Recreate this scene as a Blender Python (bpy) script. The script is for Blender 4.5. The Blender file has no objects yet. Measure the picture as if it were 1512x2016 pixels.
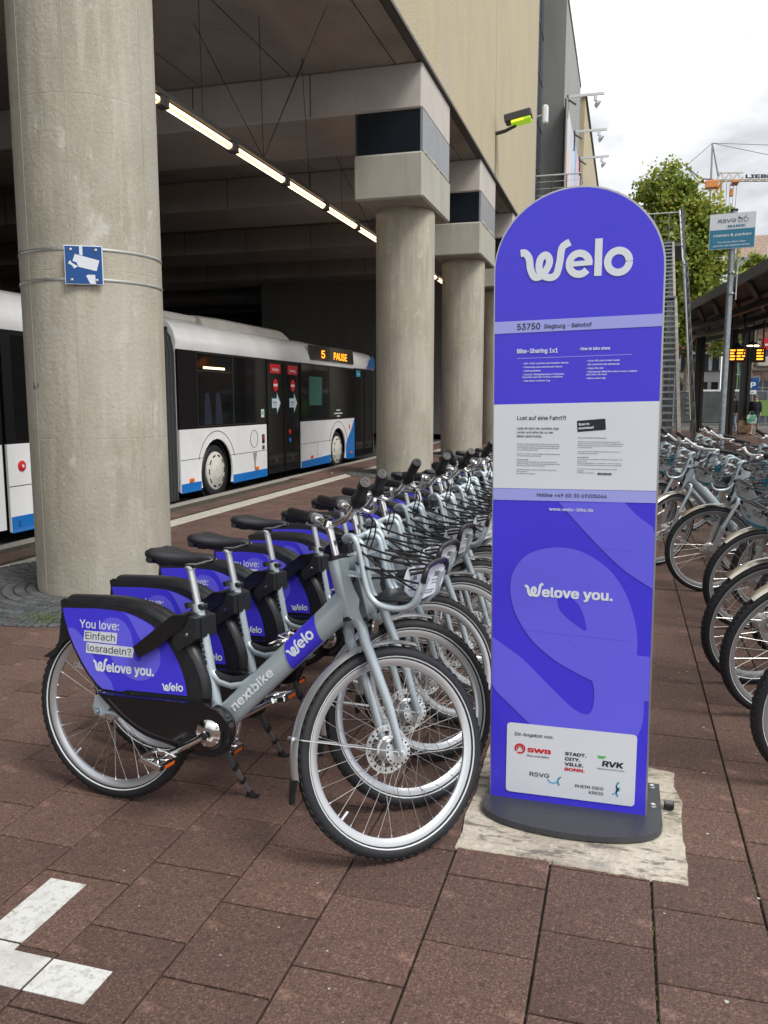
import bpy, math, random
from mathutils import Vector, Matrix, geometry
from math import pi, sin, cos, radians, atan2, sqrt

S = bpy.context.scene
COL = S.collection
R = random.Random(7)

# ------------------------------------------------------------------ camera
cam_d = bpy.data.cameras.new('camera')
cam = bpy.data.objects.new('camera', cam_d); COL.objects.link(cam)
cam.location = (0, 0, 1.50)
cam.rotation_euler = (radians(90 - 7.78), 0, radians(16.2))
cam_d.sensor_fit = 'HORIZONTAL'; cam_d.sensor_width = 36.0
cam_d.lens = 36.0 * 1625 / 1512
cam_d.clip_start = 0.05; cam_d.clip_end = 900
S.camera = cam

# ------------------------------------------------------------------ daylight, overcast
SUN_EL, SUN_AZ = radians(52), radians(118)          # azimuth from +Y towards +X
W = bpy.data.worlds.new('World'); S.world = W; W.use_nodes = True
nt = W.node_tree; nt.nodes.clear()
out = nt.nodes.new('ShaderNodeOutputWorld'); bg = nt.nodes.new('ShaderNodeBackground')
sky = nt.nodes.new('ShaderNodeTexSky'); sky.sky_type = 'NISHITA'; sky.sun_disc = False
sky.sun_elevation = SUN_EL; sky.sun_rotation = SUN_AZ; sky.dust_density = 3.0
tc = nt.nodes.new('ShaderNodeTexCoord')
mp = nt.nodes.new('ShaderNodeMapping'); mp.inputs['Scale'].default_value = (1.0, 1.0, 2.2); mp.inputs['Location'].default_value = (0.35, 0.1, 0.25)
no = nt.nodes.new('ShaderNodeTexNoise'); no.inputs['Scale'].default_value = 2.3; no.inputs['Detail'].default_value = 7
no.inputs['Roughness'].default_value = 0.55; no.inputs['Distortion'].default_value = 0.35
cr = nt.nodes.new('ShaderNodeValToRGB')
cr.color_ramp.elements[0].position = 0.38; cr.color_ramp.elements[0].color = (5.0, 5.15, 5.5, 1)
cr.color_ramp.elements[1].position = 0.60; cr.color_ramp.elements[1].color = (12.4, 12.4, 12.2, 1)
mx = nt.nodes.new('ShaderNodeMixRGB'); mx.inputs['Fac'].default_value = 0.90
bg.inputs['Strength'].default_value = 0.075
L = nt.links
L.new(tc.outputs['Generated'], mp.inputs['Vector']); L.new(mp.outputs['Vector'], no.inputs['Vector'])
L.new(no.outputs['Fac'], cr.inputs['Fac']); L.new(sky.outputs['Color'], mx.inputs['Color1'])
L.new(cr.outputs['Color'], mx.inputs['Color2']); L.new(mx.outputs['Color'], bg.inputs['Color'])
L.new(bg.outputs['Background'], out.inputs['Surface'])
sd = bpy.data.lights.new('sun', 'SUN'); sd.energy = 1.5; sd.angle = radians(22); sd.color = (1.0, 0.965, 0.91)
sun = bpy.data.objects.new('sun', sd); COL.objects.link(sun)
dsun = Vector((sin(SUN_AZ) * cos(SUN_EL), cos(SUN_AZ) * cos(SUN_EL), sin(SUN_EL)))
sun.rotation_euler = (-dsun).to_track_quat('-Z', 'Y').to_euler()
sun.location = (8, -6, 20)
S.view_settings.view_transform = 'Standard'; S.view_settings.look = 'None'
S.view_settings.gamma = 1.0; S.view_settings.use_curve_mapping = False
S.view_settings.exposure = 0.80
S.render.engine = 'CYCLES'
S.cycles.max_bounces = 8; S.cycles.diffuse_bounces = 4; S.cycles.glossy_bounces = 4
S.cycles.transparent_max_bounces = 8; S.cycles.caustics_reflective = False

# ------------------------------------------------------------------ materials
MATS = {}
def mat(name, col, rough=0.6, metal=0.0, noise=None, bump=None, emis=None, rand=0.0, coat=0.0, spec=None, alpha=None):
    """noise = (scale, amount, detail[, second colour]); bump = (scale, strength); rand = value variation per loose piece"""
    if name in MATS: return MATS[name]
    m = bpy.data.materials.new(name); m.use_nodes = True; t = m.node_tree; b = t.nodes['Principled BSDF']
    b.inputs['Roughness'].default_value = rough; b.inputs['Metallic'].default_value = metal
    b.inputs['Base Color'].default_value = (*col, 1)
    if coat: b.inputs['Coat Weight'].default_value = coat
    if spec is not None: b.inputs['Specular IOR Level'].default_value = spec
    if alpha is not None: b.inputs['Alpha'].default_value = alpha
    co = t.nodes.new('ShaderNodeTexCoord').outputs['Object'] if (noise or bump) else None
    src = None
    if noise:
        n = t.nodes.new('ShaderNodeTexNoise'); n.inputs['Scale'].default_value = noise[0]
        n.inputs['Detail'].default_value = noise[2] if len(noise) > 2 else 5; n.inputs['Roughness'].default_value = 0.62
        t.links.new(co, n.inputs['Vector'])
        r = t.nodes.new('ShaderNodeValToRGB'); a = noise[1]
        c2 = noise[3] if len(noise) > 3 else tuple(min(1, c * (1 + a)) for c in col)
        c1 = tuple(c * (1 - a) for c in col)
        r.color_ramp.elements[0].position = 0.32; r.color_ramp.elements[1].position = 0.68
        r.color_ramp.elements[0].color = (*c1, 1); r.color_ramp.elements[1].color = (*c2, 1)
        t.links.new(n.outputs['Fac'], r.inputs['Fac']); src = r.outputs['Color']
    if rand:
        g = t.nodes.new('ShaderNodeNewGeometry'); oi = t.nodes.new('ShaderNodeObjectInfo')
        ad = t.nodes.new('ShaderNodeMath'); ad.operation = 'ADD'; fr = t.nodes.new('ShaderNodeMath'); fr.operation = 'FRACT'
        t.links.new(g.outputs['Random Per Island'], ad.inputs[0]); t.links.new(oi.outputs['Random'], ad.inputs[1])
        t.links.new(ad.outputs[0], fr.inputs[0])
        mr = t.nodes.new('ShaderNodeMapRange'); mr.inputs['To Min'].default_value = 1 - rand; mr.inputs['To Max'].default_value = 1 + rand
        t.links.new(fr.outputs[0], mr.inputs['Value'])
        vm = t.nodes.new('ShaderNodeVectorMath'); vm.operation = 'SCALE'
        if src: t.links.new(src, vm.inputs[0])
        else: vm.inputs[0].default_value = col
        t.links.new(mr.outputs['Result'], vm.inputs['Scale']); src = vm.outputs['Vector']
    if src: t.links.new(src, b.inputs['Base Color'])
    if bump:
        n = t.nodes.new('ShaderNodeTexNoise'); n.inputs['Scale'].default_value = bump[0]; n.inputs['Detail'].default_value = 6
        n.inputs['Roughness'].default_value = 0.65
        t.links.new(co, n.inputs['Vector'])
        bm = t.nodes.new('ShaderNodeBump'); bm.inputs['Strength'].default_value = bump[1]
        bm.inputs['Distance'].default_value = bump[2] if len(bump) > 2 else 0.01
        t.links.new(n.outputs['Fac'], bm.inputs['Height']); t.links.new(bm.outputs['Normal'], b.inputs['Normal'])
    if emis:
        b.inputs['Emission Color'].default_value = (*emis[0], 1); b.inputs['Emission Strength'].default_value = emis[1]
    MATS[name] = m
    return m

def leafmat(name, col, rand):
    m = mat(name, col, .55, rand=rand); t = m.node_tree; b = t.nodes['Principled BSDF']; o = t.nodes['Material Output']
    tr = t.nodes.new('ShaderNodeBsdfTranslucent'); mxs = t.nodes.new('ShaderNodeMixShader'); mxs.inputs[0].default_value = .42
    src = b.inputs['Base Color'].links[0].from_socket
    t.links.new(src, tr.inputs['Color']); t.links.new(b.outputs[0], mxs.inputs[1]); t.links.new(tr.outputs[0], mxs.inputs[2]); t.links.new(mxs.outputs[0], o.inputs['Surface'])
    return m

def layered(name, col, layers, rough=0.8, bump=(60, .3, .004), streak=None, rand=0.0):
    """weathered material: layers = [(scale vec3, colour, threshold low, threshold high, strength)] mixed over col"""
    m = bpy.data.materials.new(name); m.use_nodes = True; t = m.node_tree; b = t.nodes['Principled BSDF']
    b.inputs['Roughness'].default_value = rough
    co = t.nodes.new('ShaderNodeTexCoord').outputs['Object']
    cur = None
    for i, (sc, c, lo, hi, st) in enumerate(layers):
        mpn = t.nodes.new('ShaderNodeMapping'); mpn.inputs['Scale'].default_value = sc; mpn.inputs['Location'].default_value = (i * 3.7, i * 1.3, i * 5.1)
        t.links.new(co, mpn.inputs['Vector'])
        n = t.nodes.new('ShaderNodeTexNoise'); n.inputs['Scale'].default_value = 1; n.inputs['Detail'].default_value = 8; n.inputs['Roughness'].default_value = .65
        t.links.new(mpn.outputs[0], n.inputs['Vector'])
        mr = t.nodes.new('ShaderNodeMapRange'); mr.inputs['From Min'].default_value = lo; mr.inputs['From Max'].default_value = hi
        mr.inputs['To Max'].default_value = st; mr.clamp = True
        t.links.new(n.outputs['Fac'], mr.inputs['Value'])
        mxn = t.nodes.new('ShaderNodeMixRGB'); t.links.new(mr.outputs['Result'], mxn.inputs['Fac'])
        if cur is None: mxn.inputs['Color1'].default_value = (*col, 1)
        else: t.links.new(cur, mxn.inputs['Color1'])
        mxn.inputs['Color2'].default_value = (*c, 1); cur = mxn.outputs['Color']
    if rand:
        g = t.nodes.new('ShaderNodeNewGeometry'); oi = t.nodes.new('ShaderNodeObjectInfo')
        ad = t.nodes.new('ShaderNodeMath'); ad.operation = 'ADD'; fr = t.nodes.new('ShaderNodeMath'); fr.operation = 'FRACT'
        t.links.new(g.outputs['Random Per Island'], ad.inputs[0]); t.links.new(oi.outputs['Random'], ad.inputs[1])
        t.links.new(ad.outputs[0], fr.inputs[0])
        mr = t.nodes.new('ShaderNodeMapRange'); mr.inputs['To Min'].default_value = 1 - rand; mr.inputs['To Max'].default_value = 1 + rand
        t.links.new(fr.outputs[0], mr.inputs['Value'])
        vm = t.nodes.new('ShaderNodeVectorMath'); vm.operation = 'SCALE'; t.links.new(cur, vm.inputs[0])
        t.links.new(mr.outputs['Result'], vm.inputs['Scale']); cur = vm.outputs['Vector']
    t.links.new(cur, b.inputs['Base Color'])
    n = t.nodes.new('ShaderNodeTexNoise'); n.inputs['Scale'].default_value = bump[0]; n.inputs['Detail'].default_value = 8
    t.links.new(co, n.inputs['Vector'])
    bm = t.nodes.new('ShaderNodeBump'); bm.inputs['Strength'].default_value = bump[1]; bm.inputs['Distance'].default_value = bump[2]
    t.links.new(n.outputs['Fac'], bm.inputs['Height']); t.links.new(bm.outputs['Normal'], b.inputs['Normal'])
    MATS[name] = m
    return m

M_tile = layered('red_granite_paver', (0.130, 0.074, 0.057),
    [((120, 120, 120), (0.29, 0.18, 0.14), .52, .60, .75), ((150, 150, 150), (0.030, 0.019, 0.016), .52, .60, .75),
     ((2.2, 2.2, 2.2), (0.085, 0.050, 0.040), .42, .62, .7), ((11, 11, 11), (0.33, 0.19, 0.145), .60, .70, .55),
     ((30, 17, 30), (0.42, 0.27, 0.21), .65, .71, .75), ((7, 36, 7), (0.42, 0.27, 0.215), .665, .70, .75), ((40, 9, 40), (0.38, 0.245, 0.19), .675, .71, .7), ((1.1, 1.1, 1.1), (0.17, 0.088, 0.066), .5, .7, .5),
     ((55, 55, 55), (0.055, 0.032, 0.027), .52, .62, .65), ((.55, .55, .55), (0.07, 0.045, 0.037), .52, .66, .55)], rough=.85, bump=(120, .9, .004), rand=.17)
M_joint = mat('joint_sand', (0.055, 0.042, 0.032), .95, noise=(14, .5, 5, (0.07, .068, .04)))
M_strip = layered('pale_guide_paver', (0.52, 0.50, 0.43), [((7, 40, 7), (.32, .31, .27), .45, .65, .6), ((60, 60, 60), (.3, .29, .25), .55, .7, .5)], rand=.07)
M_asphalt = layered('asphalt', (0.075, 0.075, 0.078), [((90, 90, 90), (.16, .16, .16), .55, .7, .6), ((.6, .6, .6), (.045, .045, .047), .45, .6, .6)], rough=.9)
M_paint = layered('worn_white_road_paint', (0.66, 0.67, 0.65), [((40, 40, 40), (.36, .35, .32), .50, .64, .65), ((6, 6, 6), (.46, .45, .42), .46, .62, .7), ((110, 110, 110), (.22, .18, .15), .60, .68, .7), ((22, 22, 22), (.24, .17, .14), .66, .70, .7)], rough=.75, bump=(120, .5, .002))
M_slab = layered('weathered_cement_patch', (0.40, 0.355, 0.285), [((3, 3, 3), (.58, .53, .44), .44, .58, .9), ((7, 30, 7), (.15, .14, .12), .52, .60, .85), ((25, 60, 25), (.66, .60, .50), .54, .64, .75), ((12, 16, 12), (.10, .095, .08), .58, .66, .75), ((4, 4, 4), (.30, .285, .25), .55, .66, .6), ((120, 120, 120), (.12, .11, .10), .58, .66, .6)], rough=.9, bump=(45, 1.0, .006))
M_conc = layered('column_concrete', (0.44, 0.405, 0.325), [((2.0, 2.0, .8), (.35, .325, .262), .42, .60, .8), ((9, 9, 1.0), (.52, .49, .42), .50, .62, .65), ((2.2, 2.2, 45), (.34, .315, .25), .58, .66, .45),
    ((75, 75, 75), (.29, .265, .205), .54, .64, .6), ((60, 60, 60), (.56, .53, .46), .56, .66, .5), ((5, 5, 3), (.58, .565, .52), .60, .68, .75), ((55, 55, 55), (.10, .09, .07), .70, .73, .85),
    ((7, 7, .55), (.29, .27, .215), .58, .68, .5), ((1.6, 1.6, 1.1), (.30, .275, .22), .56, .68, .5), ((.9, .9, .5), (.48, .455, .40), .5, .6, .5)], rough=.85, bump=(34, .6, .008))
M_conc2 = layered('capital_concrete', (0.43, 0.42, 0.365), [((2.0, 2.0, .8), (.36, .35, .30), .42, .62, .7), ((7, 7, .8), (.50, .49, .43), .52, .66, .5), ((50, 50, 50), (.33, .32, .28), .60, .72, .4), ((6, 6, .5), (.27, .26, .22), .58, .68, .5), ((40, 40, 40), (.10, .10, .09), .70, .74, .7)], rough=.85, bump=(38, .3, .005))
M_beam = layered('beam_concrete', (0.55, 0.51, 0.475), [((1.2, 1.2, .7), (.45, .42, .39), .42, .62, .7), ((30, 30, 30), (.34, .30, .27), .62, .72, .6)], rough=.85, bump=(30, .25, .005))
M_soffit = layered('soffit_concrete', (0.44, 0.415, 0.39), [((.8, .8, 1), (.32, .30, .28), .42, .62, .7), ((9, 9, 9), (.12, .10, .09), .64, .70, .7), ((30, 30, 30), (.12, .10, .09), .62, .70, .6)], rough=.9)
M_render = layered('ochre_rough_render', (0.50, 0.43, 0.29), [((1.2, 1.2, .5), (.44, .39, .285), .42, .62, .7), ((14, 14, 8), (.57, .50, .36), .52, .68, .5), ((34, 34, 22), (.38, .33, .22), .58, .7, .5), ((.5, .5, .12), (.46, .42, .34), .55, .65, .6)], rough=.95, bump=(24, .8, .015))
M_grey = layered('grey_facade_render', (0.22, 0.225, 0.215), [((1.2, 1.2, .25), (.175, .18, .175), .42, .62, .7), ((20, 20, 6), (.27, .275, .26), .55, .7, .4)], rough=.9)
M_grey_lit = layered('lit_grey_facade_render', (0.34, 0.36, 0.35), [((1.6, 1.6, .18), (.27, .285, .28), .42, .62, .8)], rough=.9)  # brighter copy of the grey render, daylight on the side wall put into colour
M_hall = mat('shade_dark_hall_concrete', (0.016, 0.014, 0.012), .95, noise=(.7, .4))  # near-black: the deep shade of the hall is put into the colour
M_purple = mat('violet_print', (0.062, 0.048, 0.74), .30, spec=.4, noise=(1.6, .07, 6))
M_purple2 = mat('lilac_print', (0.145, 0.135, 0.86), .30, spec=.4, noise=(1.6, .05, 6))
M_lilac = mat('pale_lilac_print', (0.36, 0.40, 0.88), .4)
M_white = mat('white_print', (0.72, 0.765, 0.83), .40, noise=(2, .03, 6))
M_text = mat('white_lettering', (0.76, 0.82, 0.88), .5)
M_dark = mat('near_black_lettering', (0.012, 0.012, 0.03), .5)
M_plate = mat('anthracite_powder_coat', (0.045, 0.047, 0.055), .48, noise=(60, .15), bump=(300, .2, .001))
M_alu = mat('anodised_aluminium_edge', (0.45, 0.45, 0.45), .35, .8)
M_silver = mat('silver_bike_paint', (0.44, 0.515, 0.56), .33, .25, coat=.5, noise=(500, .06))
M_chrome = mat('polished_alloy', (0.80, 0.80, 0.80), .13, 1.0)
M_alloy = mat('brushed_alloy', (0.70, 0.72, 0.74), .30, .8)
M_rim = mat('rim_alloy', (0.62, 0.645, 0.67), .28, .75)
M_rimg = mat('grey_rim_alloy', (0.36, 0.37, 0.38), .4, .6)
M_tyre = mat('tyre_rubber', (0.012, 0.013, 0.017), .62, bump=(150, .5, .003))
M_refl = mat('reflective_sidewall_line', (0.62, 0.66, 0.68), .4)
M_spoke = mat('steel_spoke', (0.55, 0.53, 0.50), .3, .9)
M_black = mat('black_moulded_plastic', (0.014, 0.015, 0.018), .38, noise=(30, .25), bump=(400, .15, .001))
M_blackg = mat('glossy_black_plastic', (0.008, 0.008, 0.010), .16, coat=.4)
M_rubber = mat('black_rubber_grip', (0.010, 0.010, 0.012), .5)
M_saddle = mat('saddle_vinyl', (0.020, 0.022, 0.027), .52, bump=(200, .2, .001))
M_cord = mat('black_elastic_cord', (0.008, 0.008, 0.010), .6)
M_red = mat('red_print', (0.62, 0.012, 0.02), .4)
M_amber = mat('amber_reflector', (0.75, 0.13, 0.01), .25)
M_blue = mat('blue_print', (0.0, 0.065, 0.27), .4)
M_teal = mat('teal_print', (0.02, 0.28, 0.42), .4)
M_green = mat('green_print', (0.10, 0.50, 0.10), .4)

# ------------------------------------------------------------------ mesh builder
_TXT = {}
_tmpfont = None
try:
    import os
    _fp = os.path.join(bpy.utils.system_resource('DATAFILES'), 'fonts', 'Inter.woff2')
    _tmpfont = bpy.data.fonts.load(_fp) if os.path.exists(_fp) else None
except Exception:
    _tmpfont = None
def glyphs(s, bold=0.0, res=2):
    """flat lettering mesh; contours are filled by winding number, since the font's strokes overlap"""
    import numpy as np
    k = (s, res)
    if k in _TXT: return _TXT[k]
    cu = bpy.data.curves.new('lettering_curve', 'FONT'); cu.body = s; cu.size = 1.0; cu.resolution_u = res
    cu.fill_mode = 'NONE'
    if _tmpfont: cu.font = _tmpfont
    ob = bpy.data.objects.new('lettering_tmp', cu)
    me = ob.to_mesh()
    V0 = [Vector((v.co.x, v.co.y)) for v in me.vertices]; E0 = [tuple(e.vertices) for e in me.edges]
    ob.to_mesh_clear(); bpy.data.objects.remove(ob); bpy.data.curves.remove(cu)
    V, Fc = [], []
    if V0:
        vs, es, fs, _, _, _ = geometry.delaunay_2d_cdt(V0, E0, [], 0, 1e-6)
        P = np.array([(v.x, v.y) for v in vs]); A = np.array([V0[i][:] for i, j in E0]); B = np.array([V0[j][:] for i, j in E0])
        Fa = np.array([f for f in fs if len(f) == 3]); C_ = P[Fa].mean(axis=1)
        cx = C_[:, 0:1]; cy = C_[:, 1:2]
        ay, by, ax, bx = A[:, 1][None], B[:, 1][None], A[:, 0][None], B[:, 0][None]
        side = (bx - ax) * (cy - ay) - (cx - ax) * (by - ay)
        wn = ((ay <= cy) & (by > cy) & (side > 0)).sum(1) - ((ay > cy) & (by <= cy) & (side < 0)).sum(1)
        keep = Fa[wn != 0]
        V = [tuple(p) for p in P]; Fc = []
        for f in keep:
            a, b, c = (P[i] for i in f)
            Fc.append(tuple(int(i) for i in f) if (b[0] - a[0]) * (c[1] - a[1]) - (b[1] - a[1]) * (c[0] - a[0]) > 0 else tuple(int(i) for i in reversed(f)))
        x0 = min(v[0] for v in V); x1 = max(v[0] for v in V)
        V = [(v[0] - x0, v[1]) for v in V]; w = x1 - x0
    else: w = 1
    _TXT[k] = (V, Fc, w)
    return _TXT[k]

def smooth_path(pts, n=6):
    P = [Vector(p) for p in pts]; o = []
    for i in range(len(P) - 1):
        p0 = P[max(i - 1, 0)]; p1 = P[i]; p2 = P[i + 1]; p3 = P[min(i + 2, len(P) - 1)]
        for k in range(n):
            t = k / n; t2 = t * t; t3 = t2 * t
            o.append(0.5 * ((2 * p1) + (-p0 + p2) * t + (2 * p0 - 5 * p1 + 4 * p2 - p3) * t2 + (-p0 + 3 * p1 - 3 * p2 + p3) * t3))
    o.append(P[-1])
    return o

class MB:
    def __init__(s): s.v = []; s.f = []; s.m = []; s.mats = []
    def mi(s, m):
        if m not in s.mats: s.mats.append(m)
        return s.mats.index(m)
    def add(s, V, F, m):
        b = len(s.v); k = s.mi(m)
        s.v += [tuple(v) for v in V]; s.f += [tuple(b + i for i in f) for f in F]; s.m += [k] * len(F)
    def box(s, a, b, m, M=None):
        (x0, y0, z0), (x1, y1, z1) = a, b
        V = [(x0, y0, z0), (x1, y0, z0), (x1, y1, z0), (x0, y1, z0), (x0, y0, z1), (x1, y0, z1), (x1, y1, z1), (x0, y1, z1)]
        if M is not None: V = [M @ Vector(v) for v in V]
        s.add(V, [(0, 3, 2, 1), (4, 5, 6, 7), (0, 1, 5, 4), (1, 2, 6, 5), (2, 3, 7, 6), (3, 0, 4, 7)], m)
    def cbox(s, a, b, m, c=.01, M=None):
        """box with chamfered edges"""
        a = Vector(a); b = Vector(b); ctr = (a + b) / 2; h = (b - a) / 2; c = min(c, min(h) * .9)
        V = []; F = []
        idx = {}
        for sx in (-1, 1):
            for sy in (-1, 1):
                for sz in (-1, 1):
                    for ax in range(3):
                        p = [sx * h[0], sy * h[1], sz * h[2]]
                        sg = (sx, sy, sz)
                        for q in range(3):
                            if q != ax: p[q] -= sg[q] * c
                        idx[(sx, sy, sz, ax)] = len(V); V.append(ctr + Vector(p))
        g = lambda x, y, z, ax: idx[(x, y, z, ax)]
        for s1 in (-1, 1):
            F.append([g(s1, -1, -1, 0), g(s1, 1, -1, 0), g(s1, 1, 1, 0), g(s1, -1, 1, 0)])
            F.append([g(-1, s1, -1, 1), g(1, s1, -1, 1), g(1, s1, 1, 1), g(-1, s1, 1, 1)])
            F.append([g(-1, -1, s1, 2), g(1, -1, s1, 2), g(1, 1, s1, 2), g(-1, 1, s1, 2)])
        for u in (-1, 1):
            for w in (-1, 1):
                F.append([g(-1, u, w, 1), g(1, u, w, 1), g(1, u, w, 2), g(-1, u, w, 2)])
                F.append([g(u, -1, w, 0), g(u, 1, w, 0), g(u, 1, w, 2), g(u, -1, w, 2)])
                F.append([g(u, w, -1, 0), g(u, w, 1, 0), g(u, w, 1, 1), g(u, w, -1, 1)])
        for sx in (-1, 1):
            for sy in (-1, 1):
                for sz in (-1, 1): F.append([g(sx, sy, sz, 0), g(sx, sy, sz, 1), g(sx, sy, sz, 2)])
        FF = []
        for f in F:
            n = (V[f[1]] - V[f[0]]).cross(V[f[2]] - V[f[0]]); cc = sum((V[i] for i in f), Vector()) / len(f) - ctr
            FF.append(tuple(f) if n.dot(cc) > 0 else tuple(reversed(f)))
        if M is not None: V = [M @ v for v in V]
        s.add(V, FF, m)
    def tube(s, pts, r, m, n=8, caps=True, closed=False, sq=1.0, hint=(0, 1, 0)):
        P = [Vector(p) for p in pts]; N = len(P)
        rr = r if isinstance(r, (list, tuple)) else [r] * N
        V = []; F = []; side = Vector(hint)
        for i in range(N):
            if closed: t = (P[(i + 1) % N] - P[i - 1])
            else: t = P[min(i + 1, N - 1)] - P[max(i - 1, 0)]
            if t.length < 1e-9: t = Vector((0, 0, 1))
            t.normalize()
            sd_ = side - t * side.dot(t)
            if sd_.length < .05:
                sd_ = Vector((1, 0, 0)) - t * t.x
                if sd_.length < .05: sd_ = Vector((0, 0, 1)) - t * t.z
            sd_.normalize(); side = sd_; up = t.cross(sd_)
            for k in range(n):
                a = 2 * pi * k / n
                V.append(P[i] + sd_ * (cos(a) * rr[i] * sq) + up * (sin(a) * rr[i]))
        M_ = N if closed else N - 1
        for i in range(M_):
            for k in range(n):
                a = i * n + k; b = i * n + (k + 1) % n; c = ((i + 1) % N) * n + (k + 1) % n; d = ((i + 1) % N) * n + k
                F.append((a, b, c, d))
        if caps and not closed:
            F.append(tuple(range(n - 1, -1, -1))); F.append(tuple((N - 1) * n + k for k in range(n)))
        s.add(V, F, m)
    def lathe(s, prof, M, m, n=24, closed=False):
        """prof = [(radius, height)] revolved about local Z, placed by matrix M"""
        V = []; F = []
        for r, h in prof:
            for k in range(n):
                a = 2 * pi * k / n; V.append(M @ Vector((cos(a) * r, sin(a) * r, h)))
        K = len(prof)
        for i in range(K if closed else K - 1):
            j = (i + 1) % K
            for k in range(n):
                F.append((i * n + k, i * n + (k + 1) % n, j * n + (k + 1) % n, j * n + k))
        if not closed:
            F.append(tuple(range(n - 1, -1, -1))); F.append(tuple((K - 1) * n + k for k in range(n)))
        s.add(V, F, m)
    def poly(s, pts, fn, m, depth=0.0, fnb=None):
        """filled 2-D outline mapped by fn; with fnb a second mapped face and side walls"""
        tri = geometry.tessellate_polygon([[Vector((p[0], p[1], 0)) for p in pts]])
        A = [fn(*p) for p in pts]
        T = []
        for t in tri:
            a, b, c = (pts[i] for i in t)
            cr_ = (b[0] - a[0]) * (c[1] - a[1]) - (b[1] - a[1]) * (c[0] - a[0])
            T.append(tuple(t) if cr_ > 0 else tuple(reversed(t)))
        if fnb is None: s.add(A, T, m); return
        B = [fnb(*p) for p in pts]; n = len(pts)
        area = sum(pts[i][0] * pts[(i + 1) % n][1] - pts[(i + 1) % n][0] * pts[i][1] for i in range(n))
        W_ = [(i, (i + 1) % n, n + (i + 1) % n, n + i) if area < 0 else ((i + 1) % n, i, n + i, n + (i + 1) % n) for i in range(n)]
        s.add(A + B, T + [tuple(n + i for i in reversed(t)) for t in T] + W_, m)
    def text(s, body, fn, m, x, y, w=None, h=None, bold=0.0, slope=0.0, shear=0.0, res=2, align='l'):
        """lettering with its baseline starting at (x, y); w = wanted width, h = type size, bold = extra stroke"""
        V, F, gw = glyphs(body, 0, res)
        gw += 2 * bold
        k = h if h else w / gw
        kx = w / gw if w else k
        x0 = x - (gw * kx / 2 if align == 'c' else 0) + bold * kx
        A, B, C = Vector(fn(x, y)), Vector(fn(x + k * .1, y)), Vector(fn(x, y + k * .1))
        nn = (B - A).cross(C - A); nn = nn.normalized() if nn.length > 0 else Vector((0, 0, 0))
        if bold <= .003: offs = [(0, 0)]
        elif res == 1: offs = [(-bold, 0), (bold, 0)]
        else: offs = [(-bold, -bold * .8), (bold, -bold * .8), (-bold, bold * .8), (bold, bold * .8)]
        for i, (ox, oy) in enumerate(offs):
            l = nn * (.00005 * i)
            s.add([tuple(Vector(fn(x0 + (a + ox) * kx + b * k * shear, y + (b + oy) * k + slope * (a + ox) * kx)) + l) for a, b in V], F, m)
    def bars(s, fn, m, x, y, w, h, seed=0):
        """a line of print too small to read: a row of word-long dashes"""
        rr = random.Random(seed + int(abs(x) * 977 + abs(y) * 7919)); e = x
        while e < x + w:
            l = min(rr.uniform(.9, 2.6) * h, x + w - e)
            s.add([fn(e, y), fn(e + l, y), fn(e + l, y + h * .55), fn(e, y + h * .55)], [(0, 1, 2, 3)], m); e += l + h * .45
    def ribbon(s, pts, wd, fn, m, n=7, lift=0.0):
        """constant-width stroke along a smooth 2-D path"""
        P = smooth_path([(p[0], p[1], 0) for p in pts], n); V = []; F = []
        for i, p in enumerate(P):
            t = (P[min(i + 1, len(P) - 1)] - P[max(i - 1, 0)]).normalized(); nn = Vector((-t.y, t.x, 0)) * wd / 2
            l = lift * i / len(P)
            for q in (p + nn, p - nn):
                r_ = fn(q.x, q.y, l) if lift else fn(q.x, q.y)
                V.append(r_)
        for i in range(len(P) - 1): F.append((2 * i, 2 * i + 1, 2 * i + 3, 2 * i + 2))
        s.add(V, F, m)
    def build(s, name, parent=None, smooth=None, loc=None):
        me = bpy.data.meshes.new(name); me.from_pydata(s.v, [], s.f)
        for m_ in s.mats: me.materials.append(m_)
        me.polygons.foreach_set('material_index', s.m)
        if smooth is not None:
            me.polygons.foreach_set('use_smooth', [True] * len(s.f))
            me.set_sharp_from_angle(angle=radians(smooth))
        me.update()
        o = bpy.data.objects.new(name, me); COL.objects.link(o)
        if parent is not None: o.parent = parent
        if loc is not None: o.location = loc
        return o

def tag(o, label=None, cat=None, group=None, kind=None):
    if label: o['label'] = label
    if cat: o['category'] = cat
    if group: o['group'] = group
    if kind: o['kind'] = kind
    return o
def thing(name, label, cat, loc=(0, 0, 0), rz=0, group=None):
    o = bpy.data.objects.new(name, None); COL.objects.link(o); o.location = loc; o.rotation_euler = (0, 0, rz)
    o.empty_display_size = .2
    return tag(o, label, cat, group)
def copyo(o, parent=None):
    c = o.copy(); COL.objects.link(c)
    if parent is not None: c.parent = parent
    return c
def RX(a): return Matrix.Rotation(a, 4, 'X')
def RY(a): return Matrix.Rotation(a, 4, 'Y')
def RZ(a): return Matrix.Rotation(a, 4, 'Z')
def T(x, y, z): return Matrix.Translation((x, y, z))

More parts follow.
